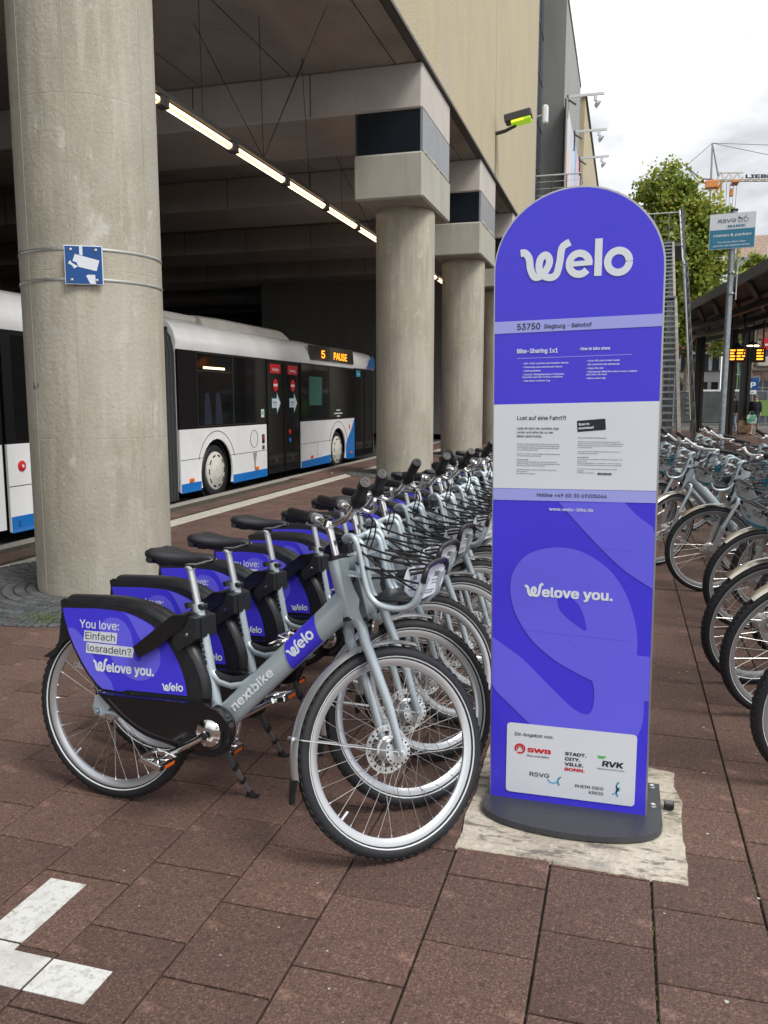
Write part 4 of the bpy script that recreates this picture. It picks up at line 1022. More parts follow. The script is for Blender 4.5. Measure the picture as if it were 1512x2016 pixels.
# ================================================================== SHARE BIKES
AXD = Vector((-.056, 0, .188)).normalized()        # steering axis, pointing up
AXP = Vector((.950, 0, .791))
def axp(z): return AXP + AXD * ((z - AXP.z) / AXD.z)
FWD = Vector((AXD.z, 0, -AXD.x))
WR = .345
RH = Vector((-.008, 0, WR)); FH = axp(.335) + FWD * .030; FH.z = WR
def steer_m(a): return Matrix.Translation(AXP) @ Matrix.Rotation(a, 4, AXD) @ Matrix.Translation(-AXP)
def wheel(root, name, hub, front=True, rimm=M_rim, disc=True, dyn=False, letters=True):
    Mh = T(*hub) @ RX(pi / 2)
    g = MB(); r0 = WR - .0475
    g.lathe([(r0 + .012, -.010), (r0 + .010, -.0125), (r0 - .008, -.0125), (r0 - .020, -.005), (r0 - .020, .005), (r0 - .008, .0125), (r0 + .010, .0125), (r0 + .012, .010)], Mh, rimm, 64, closed=True)
    w = g.build(name, root, smooth=35)
    g = MB(); rc = WR - .0225; q = []
    for k in range(14):
        a = 2 * pi * k / 14; q.append((rc + .0225 * cos(a) * (1.0 if cos(a) > 0 else 1.1), .0235 * sin(a)))
    g.lathe(q, Mh, M_tyre, 72, closed=True)
    for k in range(72):
        a = 2 * pi * k / 72
        for s_ in (-1, 1): g.cbox((-.010, WR - .0055, s_ * .0105 - .0055), (.010, WR - .0016, s_ * .0105 + .0050), M_tyre, .0012, Mh @ RZ(a + s_ * .02) @ RY(.4 * s_))
    g.build('tyre', w, smooth=50)
    g = MB()
    for s_ in (-1, 1): g.lathe([(WR - .0385, s_ * .0185), (WR - .0375, s_ * .0200), (WR - .0350, s_ * .0214), (WR - .0342, s_ * .0208)], Mh, M_refl, 64, closed=True)
    g.build('reflective_line', w, smooth=30)
    g = MB()
    for k in range(32):
        a = 2 * pi * k / 32; s_ = 1 if k % 2 else -1; off = radians(70) * (1 if (k // 2) % 2 else -1); hr = .030
        p0 = Vector((cos(a + off) * hr, sin(a + off) * hr, s_ * .030)); p1 = Vector((cos(a) * (r0 - .018), sin(a) * (r0 - .018), s_ * .002))
        g.tube([Mh @ p0, Mh @ p1], .00115, M_spoke, 4, caps=False, hint=(0, 1, 0))
        g.tube([Mh @ (p1 * .96 + p0 * .04), Mh @ p1], .0024, M_alloy, 4, caps=False)
    g.build('spoke_set', w)
    g = MB()
    g.lathe([(.006, -.058), (.012, -.050), (.012, -.036), (.036, -.034), (.036, -.028), (.022, -.024), (.022, .024), (.036, .028), (.036, .034), (.012, .036), (.012, .05), (.006, .058)] if not dyn else
            [(.006, -.058), (.014, -.050), (.016, -.040), (.046, -.036), (.046, -.028), (.040, -.024), (.040, .024), (.046, .028), (.046, .034), (.014, .038), (.012, .05), (.006, .058)], Mh, M_alloy, 20)
    if dyn:
        for k in range(16): a = 2 * pi * k / 16; g.lathe([(.0035, -.0372), (.0035, -.0358)], Mh @ T(cos(a) * .040, sin(a) * .040, 0) @ T(0, 0, 2 * .0365), M_black, 6)
    g.build('hub', w, smooth=35)
    if disc:
        g = MB(); sg = -1.0
        V = []; F = []; n = 60; z_ = .044 * sg
        for k in range(n):
            a = 2 * pi * k / n
            for r_ in (.062, .080): 
                V.append(Mh @ Vector((cos(a) * r_, sin(a) * r_, z_)));
        b_ = len(V)
        for k in range(n):
            if k % 3 != 2: F.append((2 * k, 2 * k + 1, 2 * ((k + 1) % n) + 1, 2 * ((k + 1) % n)))
        g.add(V, F, M_alloy)
        g.lathe([(.074, z_ - .001), (.080, z_ - .001), (.080, z_ + .001), (.074, z_ + .001)], Mh, M_alloy, 48, closed=True)
        g.lathe([(.060, z_ - .001), (.064, z_ - .001), (.064, z_ + .001), (.060, z_ + .001)], Mh, M_alloy, 48, closed=True)
        for k in range(6): g.box((-.004, .012, z_ - .001), (.004, .062, z_ + .001), M_alloy, Mh @ RZ(k * pi / 3) @ T(.012, 0, 0))
        g.build('brake_disc', w)
    if letters:
        g = MB()
        def arcf(rr, a0):
            return lambda x, y, l=0: tuple(Mh @ Vector((cos(a0 - x / rr) * (rr + y), sin(a0 - x / rr) * (rr + y), (.0226 - abs(y - .005) * .25))))
        for a0 in (radians(70), radians(-170)):
            for s_, a_ in (('SCHWALBE', 0), ('DELTA CRUISER PLUS', .30)): g.text(s_, arcf(WR - .024, a0 - a_), M_refl, 0, 0, h=.0105, bold=.01, res=1)
        g.build('tyre_lettering', w)
    g = MB(); g.tube([Mh @ Vector((cos(-2.3) * (r0 - .018), sin(-2.3) * (r0 - .018), 0)), Mh @ Vector((cos(-2.3) * (r0 - .052), sin(-2.3) * (r0 - .052), 0))], .004, M_white, 6); g.build('valve', w)
    return w

def boxy(mb, pts, y0, y1, m):
    """side-view outline (u, z) given a thickness across the bike"""
    a = sum(pts[i][0] * pts[(i + 1) % len(pts)][1] - pts[(i + 1) % len(pts)][0] * pts[i][1] for i in range(len(pts)))
    if a < 0: pts = pts[::-1]
    mb.poly(pts, lambda u, z: (u, y0, z), m, fnb=lambda u, z: (u, y1, z))

PANEL = [(-.213, .716), (-.053, .727), (.020, .727), (.071, .725), (.115, .716), (.156, .702), (.188, .689), (.215, .672), (.243, .650), (.268, .622), (.290, .590), (.309, .555), (.323, .524), (.333, .495), (.342, .448),
         (.079, .436), (.063, .427), (-.027, .427), (-.052, .443), (-.086, .474), (-.116, .511), (-.154, .567), (-.180, .616), (-.203, .674)]
FEND = [(-.200, .737), (-.123, .742), (.018, .748), (.105, .743), (.180, .726), (.248, .694), (.305, .650), (.352, .598), (.382, .545), (.402, .489), (.405, .446)]

def make_bike(kind):
    welo = kind == 'welo'
    b = thing('share_bike', 'bike', 'bicycle')
    parts = {}
    steered = []
    # ---- frame
    g = MB()
    g.tube([(.462, 0, .315), (.355, 0, .770)], .0185, M_silver, 14)
    g.tube([(.358, 0, .745), (.352, 0, .776)], .0215, M_silver, 14)
    dt = [(.455, 0, .345), (.500, 0, .400), (.640, 0, .540), (.780, 0, .678), (.880, 0, .776), (.935, 0, .832)]
    g.tube(dt, [.044, .046, .046, .046, .047, .050], M_silver, 20, sq=.74)
    g.tube([axp(.788), axp(.80), axp(.955), axp(.972)], [.031, .034, .034, .031], M_silver, 20)
    g.tube([(.405, 0, .545), (.425, 0, .520), (.455, 0, .503), (.500, 0, .496), (.550, 0, .508), (.590, 0, .535), (.62, 0, .555)], .0165, M_silver, 10)
    g.tube([(.455, -.042, .325), (.455, .042, .325)], .030, M_silver, 18)
    for s_ in (-1, 1):
        g.tube([(.43, s_ * .018, .325), (.36, s_ * .050, .33), (.05, s_ * .062, .345), (-.03, s_ * .064, .35)], .010, M_silver, 8)
        boxy(g, [(-.045, .405), (-.02, .415), (.02, .37), (.0, .335), (-.045, .332), (-.055, .36)], s_ * .066 - .003, s_ * .066 + .003, M_silver)
    # crown plate in front of the head tube
    u0 = axp(.98)
    for s_ in (-1, 1):
        boxy(g, [(.915, .975), (.952, .985), (.956, .965), (.951, .935), (.972, .885), (.992, .85), (.990, .82), (1.008, .77), (1.012, .735), (1.000, .735), (.975, .775), (.955, .79)], s_ * .030 - .002, s_ * .030 + .002, M_silver)
    g.box((.952, -.028, .80), (.957, .028, .97), M_silver, T(.045, 0, 0) @ T(.95, 0, .88) @ RY(radians(-16.6)) @ T(-.95, 0, -.88))
    fr = g.build('frame', b, smooth=45)
    g = MB()
    g.tube([(.428, 0, .535), (.456, 0, .519), (.500, 0, .512), (.545, 0, .522), (.575, 0, .540)], [.006, .013, .014, .013, .006], M_black, 8, sq=1.2); g.build('foot_pad', fr, smooth=50)
    g = MB()
    g.tube([axp(.972), axp(.985)], .033, M_black, 18); g.build('headset', fr, smooth=40); g = MB(); g.tube([axp(.774), axp(.786)], .032, M_black, 18); g.build('headset', fr, smooth=40)
    # lettering on the down tube
    p0 = Vector((.500, 0, .400)); p1 = Vector((.935, 0, .832)); dd = (p1 - p0).normalized(); uu = Vector((-dd.z, 0, dd.x))
    def tubef(sgn):
        def f(s_, h, l=0.0):
            hh = max(-.98, min(.98, h / .0467)); y = .0352 * sqrt(1 - hh * hh) + .0022 + l
            p = p0 + dd * s_ + uu * h; return (p.x, sgn * y, p.z)
        return f
    for sgn in (-1, 1):
        f = tubef(sgn)
        fl_ = f if sgn < 0 else (lambda s_, h, l=0.0, f=f: f(.60 - s_, h, l))
        g = MB(); g.text('nextbike', (lambda a, c, l=0.0, q_=fl_: q_(a, c, .0028 + l)), M_text, .035 if sgn < 0 else .33, -.013, w=.215, h=.058, bold=.02)
        if welo:
            V = []; F = []
            for i in range(15):
                for j in range(13):
                    h = -.044 + .088 * j / 12; s_ = .325 + .155 * i / 14 + (h) * .45 * 1.0; V.append(f(s_, h, .0))
            for i in range(14):
                for j in range(12):
                    q = (i * 13 + j, (i + 1) * 13 + j, (i + 1) * 13 + j + 1, i * 13 + j + 1); F.append(q if sgn < 0 else q[::-1])
            g.add(V, F, M_purple)
            wordmark(g, lambda a, c, l=0: (fl_)(a, c, .0008 + l), M_text, .335 if sgn < 0 else .115, -.016, .125, bold=.045)
        g.build('down_tube_lettering', fr)
    # ---- seat post, saddle
    g = MB(); g.tube([(.352, 0, .775), (.320, 0, .900)], .0135, M_chrome if not welo else M_alloy, 14); g.tube([(.330, 0, .893), (.300, 0, .915)], .014, M_chrome, 8)
    g.tube([(.20, -.02, .925), (.26, -.022, .915), (.36, -.022, .920), (.42, -.012, .940)], .0035, M_alloy, 6); g.tube([(.20, .02, .925), (.26, .022, .915), (.36, .022, .920), (.42, .012, .940)], .0035, M_alloy, 6)
    g.build('seat_post', b, smooth=40)
    g = MB(); secs = [(.158, .030, .948, .018), (.165, .058, .964, .036), (.186, .076, .972, .044), (.214, .080, .970, .050), (.248, .070, .965, .054), (.282, .052, .961, .052), (.316, .036, .958, .046), (.350, .027, .957, .038), (.382, .022, .957, .030), (.408, .019, .954, .026), (.420, .012, .948, .016)]
    V = []; n = 18; F = []
    for (u, w, zt, h) in secs:
        for k in range(n):
            a = 2 * pi * k / n; cy = cos(a); sz = sin(a)
            y = w * abs(cy) ** .8 * (1 if cy > 0 else -1); z = zt - h * .42 + (h * .42 * abs(sz) ** .75 if sz > 0 else -h * .75 * abs(sz) ** .8 * (1 - .35 * abs(cy)))
            dip = -.006 if abs(cy) < .25 and sz > 0 and .17 < u < .42 else 0
            V.append((u, y, z + dip))
    for i in range(len(secs) - 1):
        for k in range(n): F.append((i * n + k, i * n + (k + 1) % n, (i + 1) * n + (k + 1) % n, (i + 1) * n + k))
    F += [tuple(range(n - 1, -1, -1)), tuple((len(secs) - 1) * n + k for k in range(n))]
    g.add(V, F, M_saddle)
    sa = g.build('saddle', b, smooth=60)
    g = MB(); g.tube([(.178, -.050, .928), (.174, 0, .920), (.178, .050, .928)], .014, M_black, 8); g.cbox((.180, -.030, .905), (.240, .030, .940), M_black, .012); g.build('saddle_bumper', sa, smooth=40)
    # ---- wheels
    wheel(b, 'rear_wheel', RH, False, M_rim if welo else M_rimg, False, True)
    wheel(b, 'front_wheel', FH, True, M_rim if welo else M_rimg, welo, True); steered.append('front_wheel')
    # ---- fork
    g = MB(); c = axp(.770); dz = FWD * .045
    if welo:
        for s_ in (-1, 1):
            foot = FH + Vector((0, s_ * .058, 0)) + AXD * .004
            g.tube([c + Vector((0, s_ * .010, .002)), c + Vector((0, s_ * .030, .000)) + FWD * .004, c + Vector((0, s_ * .052, -.028)) + FWD * .012, c + Vector((0, s_ * .057, -.07)) + FWD * .020, foot + AXD * .16 + FWD * -.004, foot], [.019, .0195, .0185, .018, .0155, .0125], M_silver, 12)
            boxy(g, [(foot.x - .016, foot.z + .018), (foot.x + .014, foot.z + .018), (foot.x + .014, foot.z - .016), (foot.x - .012, foot.z - .016)], foot.y - .004, foot.y + .004, M_silver)
    else:
        for s_ in (-1, 1):
            foot = FH + Vector((0, s_ * .062, 0))
            g.tube([c + Vector((0, s_ * .012, 0)), c + Vector((0, s_ * .05, -.01)), c + Vector((0, s_ * .062, -.05)) + FWD * .012, foot + AXD * .20], [.017, .016, .015, .015], M_silver, 10)
            g.tube([foot + AXD * .21, foot + AXD * .19, foot + AXD * .02, foot], [.020, .021, .017, .014], M_alloy if s_ else M_silver, 12)
            g.lathe([(.018, -.004), (.018, .004)], T(*(foot + AXD * .185 + Vector((0, s_ * .020, 0)))) @ RX(pi / 2), M_alloy, 12)
    g.build('fork', b, smooth=45); steered.append('fork')
    g = MB(); g.lathe([(.0055, -.012), (.0055, .012)], T(FH.x, -.066, FH.z) @ RX(pi / 2), M_alloy, 8); g.lathe([(.0095, -.004), (.0095, .004)], T(FH.x, -.066, FH.z) @ RX(pi / 2), M_alloy, 6)
    g.lathe([(.0095, -.004), (.0095, .004)], T(FH.x, .066, FH.z) @ RX(pi / 2), M_alloy, 6); g.build('axle_nut', b); steered.append('axle_nut')
    # front mudguard
    g = MB(); V = []; F = []; rf = WR + .014; a0, a1 = (radians(78), radians(193)) if welo else (radians(48), radians(120)); n = 30
    for i in range(n + 1):
        a = a0 + (a1 - a0) * i / n
        for k in range(7):
            t = -1 + 2 * k / 6; y = t * .029; rr = rf + .006 - .012 * t * t
            V.append((FH.x + cos(a) * rr, y, FH.z + sin(a) * rr))
    for i in range(n):
        for k in range(6): F.append((i * 7 + k, i * 7 + k + 1, (i + 1) * 7 + k + 1, (i + 1) * 7 + k))
    g.add(V, F, M_alloy if welo else mat('stainless_mudguard', (.55, .52, .46), .28, .9)); mg = g.build('front_mudguard', b, smooth=60); steered.append('front_mudguard')
    if welo:
        g = MB(); V = []
        for i in range(6):
            a = a1 - .02 + .18 * i / 5
            for k in range(5):
                t = -1 + 2 * k / 4; V.append((FH.x + cos(a) * (rf + .010 + i * .005 - .012 * t * t), t * (.031 - .002 * i), FH.z + sin(a) * (rf + .010 + i * .005 - .012 * t * t)))
        g.add(V, [(i * 5 + k, i * 5 + k + 1, (i + 1) * 5 + k + 1, (i + 1) * 5 + k) for i in range(5) for k in range(4)], M_black); g.build('mud_flap', mg, smooth=60)
        g = MB(); am_ = radians(172)
        for s_ in (-1, 1):
            g.tube([(FH.x + cos(am_) * (rf + .008), s_ * .012, FH.z + sin(am_) * (rf + .008)), (FH.x + cos(am_) * (rf - .01), s_ * .040, FH.z + sin(am_) * (rf - .01)), (FH.x, s_ * .062, FH.z)], .0022, M_alloy, 5)
        g.lathe([(.006, -.018), (.006, .018)], T(FH.x + cos(am_) * (rf + .009), 0, FH.z + sin(am_) * (rf + .009)) @ RX(pi / 2), M_alloy, 8)
        g.build('mudguard_stay', mg)
    # ---- handlebar with stem
    g = MB(); st_ = axp(1.078)
    barm = M_chrome if welo else mat('white_alloy_bar', (.72, .73, .74), .3, .3)
    g.tube([axp(.982), axp(1.04), st_], [.0125, .0125, .0135], M_chrome, 14)
    g.tube([st_ - Vector((.006, 0, .006)), st_ + Vector((.0, 0, .016))], [.020, .019], M_chrome, 14)
    hb = []
    bz = st_.z + .010; bx_ = st_.x
    for s_ in (-1, 1):
        P = [(bx_ + .004, s_ * .0, bz), (bx_ + .014, s_ * .04, bz + .002), (bx_ + .026, s_ * .09, bz + .014), (bx_ + .026, s_ * .14, bz + .034), (bx_ + .016, s_ * .19, bz + .052), (bx_ - .012, s_ * .285, bz + .078)]
        if not welo: P = [(bx_ + .01, 0, bz), (bx_ + .018, s_ * .06, bz + .006), (bx_ + .008, s_ * .14, bz + .022), (bx_ - .02, s_ * .22, bz + .03), (bx_ - .06, s_ * .31, bz + .03)]
        g.tube(smooth_path(P, 5), .0115, barm, 12); hb.append(P)
    h = g.build('handlebar', b, smooth=45); steered.append('handlebar')
    for s_, P in zip((-1, 1), hb):
        e = Vector(P[-1]); d_ = (e - Vector(P[-2])).normalized(); gl_ = .130 if not welo else .118
        g = MB(); q = e - d_ * (gl_ - .02)
        g.tube([q - d_ * .016, q - d_ * .010, q, q + d_ * .01, q + d_ * .03, q + d_ * .09, q + d_ * gl_, q + d_ * (gl_ + .010)], [.014, .0245, .0255, .0195, .0180, .0190, .0195, .0175], M_rubber, 16)
        if s_ > 0 and welo: g.tube([q - d_ * .045, q - d_ * .018], [.018, .0195], M_alloy, 16)
        if s_ < 0 and welo: g.tube([q - d_ * .05, q - d_ * .016], [.0155, .0215], M_rubber, 16)
        g.build('grip', h, smooth=45)
        g = MB(); ec = q + d_ * (gl_ + .0102)
        rot = d_.to_track_quat('Z', 'Y').to_matrix().to_4x4(); g.lathe([(.0098, 0), (.0105, .0014), (.0085, .0018), (.008, .0)], T(*ec) @ rot, mat('grip_ring_grey', (.09, .09, .095), .4), 16, closed=True); g.build('grip_cap', h)
        g = MB(); l0 = q - d_ * .04
        g.cbox((l0.x - .010, l0.y - .013, l0.z - .020), (l0.x + .022, l0.y + .013, l0.z + .006), M_alloy, .007)
        g.tube(smooth_path([l0 + Vector((.018, 0, -.012)), l0 + Vector((.046, s_ * .005, -.020)), l0 + Vector((.058, s_ * .0, -.026)) + d_ * .04, l0 + Vector((.048, 0, -.032)) + d_ * .09, l0 + Vector((.040, 0, -.034)) + d_ * .13], 3), .0052, M_alloy if welo else barm, 8, sq=1.3, hint=(0, 0, 1))
        g.build('brake_lever', h, smooth=50)
    g = MB(); hd = axp(.97)
    for s_ in (-1, 1):
        for k in range(2):
            a_ = Vector(hb[0 if s_ < 0 else 1][3]); j = k * .012
            g.tube(smooth_path([a_ + Vector((.03, s_ * .03, -.02)), a_ + Vector((.075 + j, s_ * -.02, -.03 - j)), (hd.x + .075 + j, s_ * (.07 + j), hd.z + .05), (hd.x + .062, s_ * .03, hd.z - .03), (hd.x + .045, s_ * .012, hd.z - .10)], 5), .0027, M_cord, 5)
    g.build('cable', h, smooth=60)
    # ---- basket fixed to the head tube
    g = MB()
    ys = (-.112, -.078, .078, .112)
    for y in ys:
        ins = abs(y) < .1
        g.tube(smooth_path([(.972 - (.0 if ins else 0), y * .9, 1.062 - (.010 if ins else 0)), (.998, y, 1.063 - (.012 if ins else 0)), (1.016, y, 1.035), (1.030, y, .985), (1.044, y, .925), (1.060, y, .882), (1.088, y, .856), (1.130, y, .846), (1.175, y, .850 - (.01 if ins else 0)), (1.205, y, .868), (1.222, y, .905), (1.236, y * .97, .950)], 4), .0100, M_silver, 10)
    g.tube(smooth_path([(.972, -.10, 1.062), (.955, -.075, 1.05), (.950, 0, 1.045), (.955, .075, 1.05), (.972, .10, 1.062)], 4), .0100, M_silver, 10)
    for y in (-.05, .05): g.box((.945, y - .012, .93), (.990, y + .012, .945), M_silver)
    g.box((.985, -.11, .935), (1.035, .11, .941), M_silver); g.box((.975, -.10, 1.0), (1.02, .10, 1.006), M_silver)
    bk = g.build('basket', b, smooth=45)
    g = MB(); g.tube(smooth_path([(1.236, -.112, .935), (1.243, -.112, .968), (1.245, -.085, .985), (1.246, 0, .990), (1.245, .085, .985), (1.243, .112, .968), (1.236, .112, .935)], 4), .0095, M_black, 8)
    g.cbox((1.06, -.10, .862), (1.19, .10, .878), M_black, .005); g.build('basket_rim', bk, smooth=45)
    g = MB()
    for (z0, z1, k_) in ((1.045, .992, 0), (1.005, .985, 1), (.965, .978, 2), (.93, .970, 3)):
        for s_ in (-1, 1):
            yb = s_ * (.112 if k_ % 2 == 0 else .078); m_ = Vector((1.14, s_ * .10 + (.02 if k_ % 2 else -.01), (z0 + z1) / 2 - .008))
            g.tube(smooth_path([(1.005 + (1.06 - z0) * .32, yb, z0), m_, (1.247, s_ * (.03 + .022 * k_), z1)], 4), .0040, M_cord, 5)
    for s_ in (-1, 1):
        for (z0, z1) in ((1.03, .90), (.98, .93)): g.tube(smooth_path([(1.01, s_ * .112, z0), (1.12, s_ * .118, (z0 + z1) / 2 - .006), (1.232, s_ * .112, z1)], 4), .0038, M_cord, 5)
    g.build('elastic_cord', bk)
    if welo:
        g = MB(); cf = lambda y, z, l=0: (1.206 + (z - .93) * .15 + y * .28 + l, y - l * .3, z - .004)
        oc_ = [(-.105, .975), (-.115, .945), (-.100, .905), (-.060, .878), (0, .868), (.060, .878), (.100, .905), (.115, .945), (.105, .975), (.06, .985), (0, .988), (-.06, .985)]
        g.poly(oc_, lambda y, z: cf(y, z), M_white, fnb=lambda y, z: cf(y, z, -.003))
        ic = g.build('info_card', b, smooth=30)
        g = MB(); cf2 = lambda y, z, l=0: cf(y, z, .0012)
        M_gt = mat('grey_card_print', (.16, .17, .20), .6)
        for (y, z, w_) in ((-.09, .962, .07), (-.085, .925, .045), (-.085, .915, .04), (-.085, .905, .05), (-.02, .925, .045), (-.02, .915, .04), (-.02, .905, .035), (.04, .925, .045), (.04, .915, .05), (-.05, .893, .04), (.01, .893, .05), (.01, .885, .04)):
            g.bars(cf2, M_gt, y, z, w_, .0065)
        for y in (-.06, .0, .06): g.poly([(y - .012, .938), (y + .012, .938), (y + .006, .955), (y - .002, .952), (y - .009, .956)], cf2, M_gt)
        g.build('card_print', ic)
    else:
        g = MB(); cf = lambda y, z, l=0: (1.262 - y * y * 1.2 + (z - .93) * .15 + l, y, z)
        def sh(k): return [(k * .155 * cos(a) * (1 if True else 1), .935 + k * .052 * sin(a)) for a in [2 * pi * q / 28 for q in range(28)]]
        M_sh = mat('pale_basket_shield', (.62, .68, .72), .4)
        V = []; F = []
        n = 28
        def grid(fn_in, m, l, zmin, zmax):
            V = []; F = []; N = 16
            for i in range(N + 1):
                y = -.155 + .31 * i / N; hh = .055 * max(0, 1 - (abs(y) / .156) ** 2.6) ** .5
                V += [cf(y, .935 + hh * zmin, l), cf(y, .935 + hh * zmax, l)]
            for i in range(N): F.append((2 * i, 2 * i + 2, 2 * i + 3, 2 * i + 1))
            g.add(V, F, m)
        grid(None, M_sh, .003, -.72, 1); grid(None, M_teal, .003, -1, -.72); grid(None, M_sh, -.002, -1, 1)
        ic = g.build('basket_shield', b, smooth=60)
        g = MB(); c3 = lambda y, z, l=0: cf(y, z, .0075)
        g.text('RSVG', c3, M_dark, -.105, .940, h=.034, bold=.02); g.text('BIKE', c3, M_teal, -.035, .915, h=.024, bold=.04)
        for cy_ in (.035, .075): g.ribbon([(cy_ + .013 * cos(radians(30 * q)), .955 + .013 * sin(radians(30 * q))) for q in range(13)], .004, c3, M_dark, 2)
        g.build('shield_lettering', ic)
        g = MB()
        for y in (-.10, .10):
            g.tube([cf(y, .985, .012), cf(y, .97, .012), cf(y, .965, -.01)], .006, M_black, 8)
        g.tube(smooth_path([cf(-.13, .975), cf(0, .993), cf(.13, .975)], 4), .006, M_black, 6); g.build('shield_clip', ic)
        # teal-striped number flag behind the basket
        g = MB(); boxy(g, [(1.02, .90), (1.075, .905), (1.08, .985), (1.05, 1.0), (1.02, .985)], -.128, -.124, M_teal); boxy(g, [(1.025, .945), (1.075, .95), (1.075, .958), (1.025, .953)], -.1300, -.1285, M_text); boxy(g, [(1.022, .885), (1.073, .89), (1.075, .905), (1.02, .9)], -.129, -.124, M_text); g.build('side_badge', bk)
    g = MB(); g.cbox((.985, -.025, .735), (1.035, .025, .785), M_blackg, .012); g.lathe([(.024, 0), (.024, .006)], T(1.036, 0, .76) @ RY(pi / 2), M_chrome, 16); g.build('front_light', b, smooth=40); 
    # ---- rear mudguard with its side panels
    if welo:
        g = MB()
        g.tube(smooth_path([(u, 0, z) for u, z in FEND], 3), .026, M_black, 14, sq=1.75)
        bpn = [(-.226, .742), (-.208, .752)] + [(u - .008 * 0, z) for u, z in FEND[1:]] + [(.398, .430), (.079, .424), (.066, .415), (-.032, .415), (-.060, .436), (-.095, .470), (-.128, .507), (-.165, .566), (-.192, .618), (-.215, .675)]
        for s_ in (-1, 1):
            a, c_ = (-.047, -.041) if s_ < 0 else (.041, .047)
            boxy(g, bpn, a, c_, M_black)
        boxy(g, [(-.228, .744), (-.190, .750), (-.170, .700), (-.195, .60), (-.215, .585), (-.320, .515), (-.312, .512), (-.285, .513), (-.262, .527), (-.243, .60)], -.034, .034, M_black)
        rf_ = g.build('rear_mudguard', b, smooth=40)
        for s_ in (-1, 1):
            pf = (lambda u, z, l=0.0: (u, -.0475 - l, z)) if s_ < 0 else (lambda u, z, l=0.0: (u, .0475 + l, z))
            pm_ = (lambda u, z, l=0.0: pf(u, z, l))
            g = MB()
            if s_ < 0: g.poly(PANEL, lambda u, z: pf(u, z, .0015), M_purple, fnb=lambda u, z: pf(u, z, -.0005))
            else: g.poly(PANEL, lambda u, z: pf(u, z, -.0005), M_purple, fnb=lambda u, z: pf(u, z, .0015))
            pn = g.build('advert_panel', b)
            # lilac loop of the big W, then the print
            g = MB(); k1 = (lambda l: (lambda u, z, q=0.0: pf(u, z, l + q)))
            tri = (lambda pts, l, m: g.poly(pts, (lambda u, z: pf(u, z, l)), m))
            tri(sm([(-.189, .640), (-.160, .644), (-.120, .615), (-.080, .560), (-.030, .500), (.010, .462), (.020, .440)], 3) + [(.028, .428), (-.027, .428), (-.052, .444), (-.086, .475), (-.116, .512), (-.154, .568), (-.180, .617)], .0022, M_purple2)
            tri(sm([(-.040, .655), (-.022, .685), (.010, .700), (.045, .699), (.078, .682), (.100, .650), (.110, .610), (.112, .570), (.130, .548), (.150, .560), (.158, .590), (.180, .610), (.207, .625), (.226, .600), (.228, .550), (.205, .510), (.160, .482), (.110, .480), (.065, .500), (.020, .540), (-.020, .600)], 3), .0024, M_purple2)
            tri(sm([(.020, .728), (.075, .720), (.110, .680), (.135, .640), (.160, .618), (.185, .640), (.200, .680)], 3) + [(.188, .688), (.156, .701), (.115, .715), (.071, .724)], .0022, M_purple2)
            if s_ < 0: tf_ = lambda u, z, l=0.0: pf(u, z, .0032 + l)
            else: tf_ = lambda u, z, l=0.0: pf(.08 - u, z, .0032 + l)
            fl = (lambda pts, l, m: g.poly(pts, (lambda u, z: tf_(u, z, l)), m))
            g.text('You love:', tf_, M_text, -.132, .6495, w=.180, h=.060, bold=.01, slope=.035)
            fl([(-.114, .600), (.036, .603), (.041, .645), (-.110, .6405)], -.0002, M_white); g.text('Einfach', tf_, M_dark, -.105, .609, w=.135, h=.052, bold=.004, slope=.022)
            fl([(-.103, .556), (.110, .560), (.116, .599), (-.100, .5965)], -.0002, M_white); g.text('losradeln?', tf_, M_dark, -.095, .5645, w=.198, h=.050, bold=.004, slope=.014)
            wordmark(g, tf_, M_text, -.071, .4945, .147, slope=.033, tail='elove you.', tw=.212, bold=.028)
            wordmark(g, tf_, M_text, .236, .4565, .092, slope=.05, bold=.06)
            g.build('panel_print', pn)
    else:
        g = MB(); V = []; F = []; rf = WR + .014; n = 26
        for i in range(n + 1):
            a = radians(-5 + 190 * i / n)
            for k in range(5):
                t = -1 + 2 * k / 4; rr = rf + .006 - .012 * t * t; V.append((RH.x + cos(a) * rr, t * .029, RH.z + sin(a) * rr))
        g.add(V, [(i * 5 + k, i * 5 + k + 1, (i + 1) * 5 + k + 1, (i + 1) * 5 + k) for i in range(n) for k in range(4)], M_silver)
        rf_ = g.build('rear_mudguard', b, smooth=60)
        for s_ in (-1, 1):
            g = MB(); a, c_ = (-.040, -.036) if s_ < 0 else (.036, .040)
            boxy(g, [(-.22, .60), (-.12, .70), (.02, .725), (.15, .69), (.26, .60), (.30, .50), (.10, .45), (-.15, .47)], a, c_, mat('pale_skirt_guard', (.50, .52, .54), .5)); pn = g.build('skirt_guard', b)
            g = MB(); pf = lambda u, z, l=0.0: (u if s_ < 0 else .1 - u, s_ * .0415, z)
            g.text('nextbike', pf, M_text, -.13, .56, w=.28, h=.08, bold=.01); g.build('guard_lettering', pn)
    # ---- chain guard and cranks
    g = MB(); CG = [(-.028, .423), (.092, .425), (.340, .437), (.450, .438), (.500, .430), (.533, .407), (.550, .372), (.549, .330), (.530, .285), (.488, .256), (.428, .249), (.377, .257), (.290, .272), (.184, .291), (.093, .335), (.028, .378)]
    CGs = [(p.x, p.y) for p in smooth_path([(a, c_, 0) for a, c_ in CG + CG[:1]], 3)][:-1]
    cgm = M_blackg if welo else M_silver
    cc = (.25, .345)
    lv = [(-.046, .97), (-.070, 1.0), (-.084, .965), (-.086, .93)]
    n = len(CGs); V = []; F = []
    ar = sum(CGs[i][0] * CGs[(i + 1) % n][1] - CGs[(i + 1) % n][0] * CGs[i][1] for i in range(n)); CGs = CGs if ar > 0 else CGs[::-1]
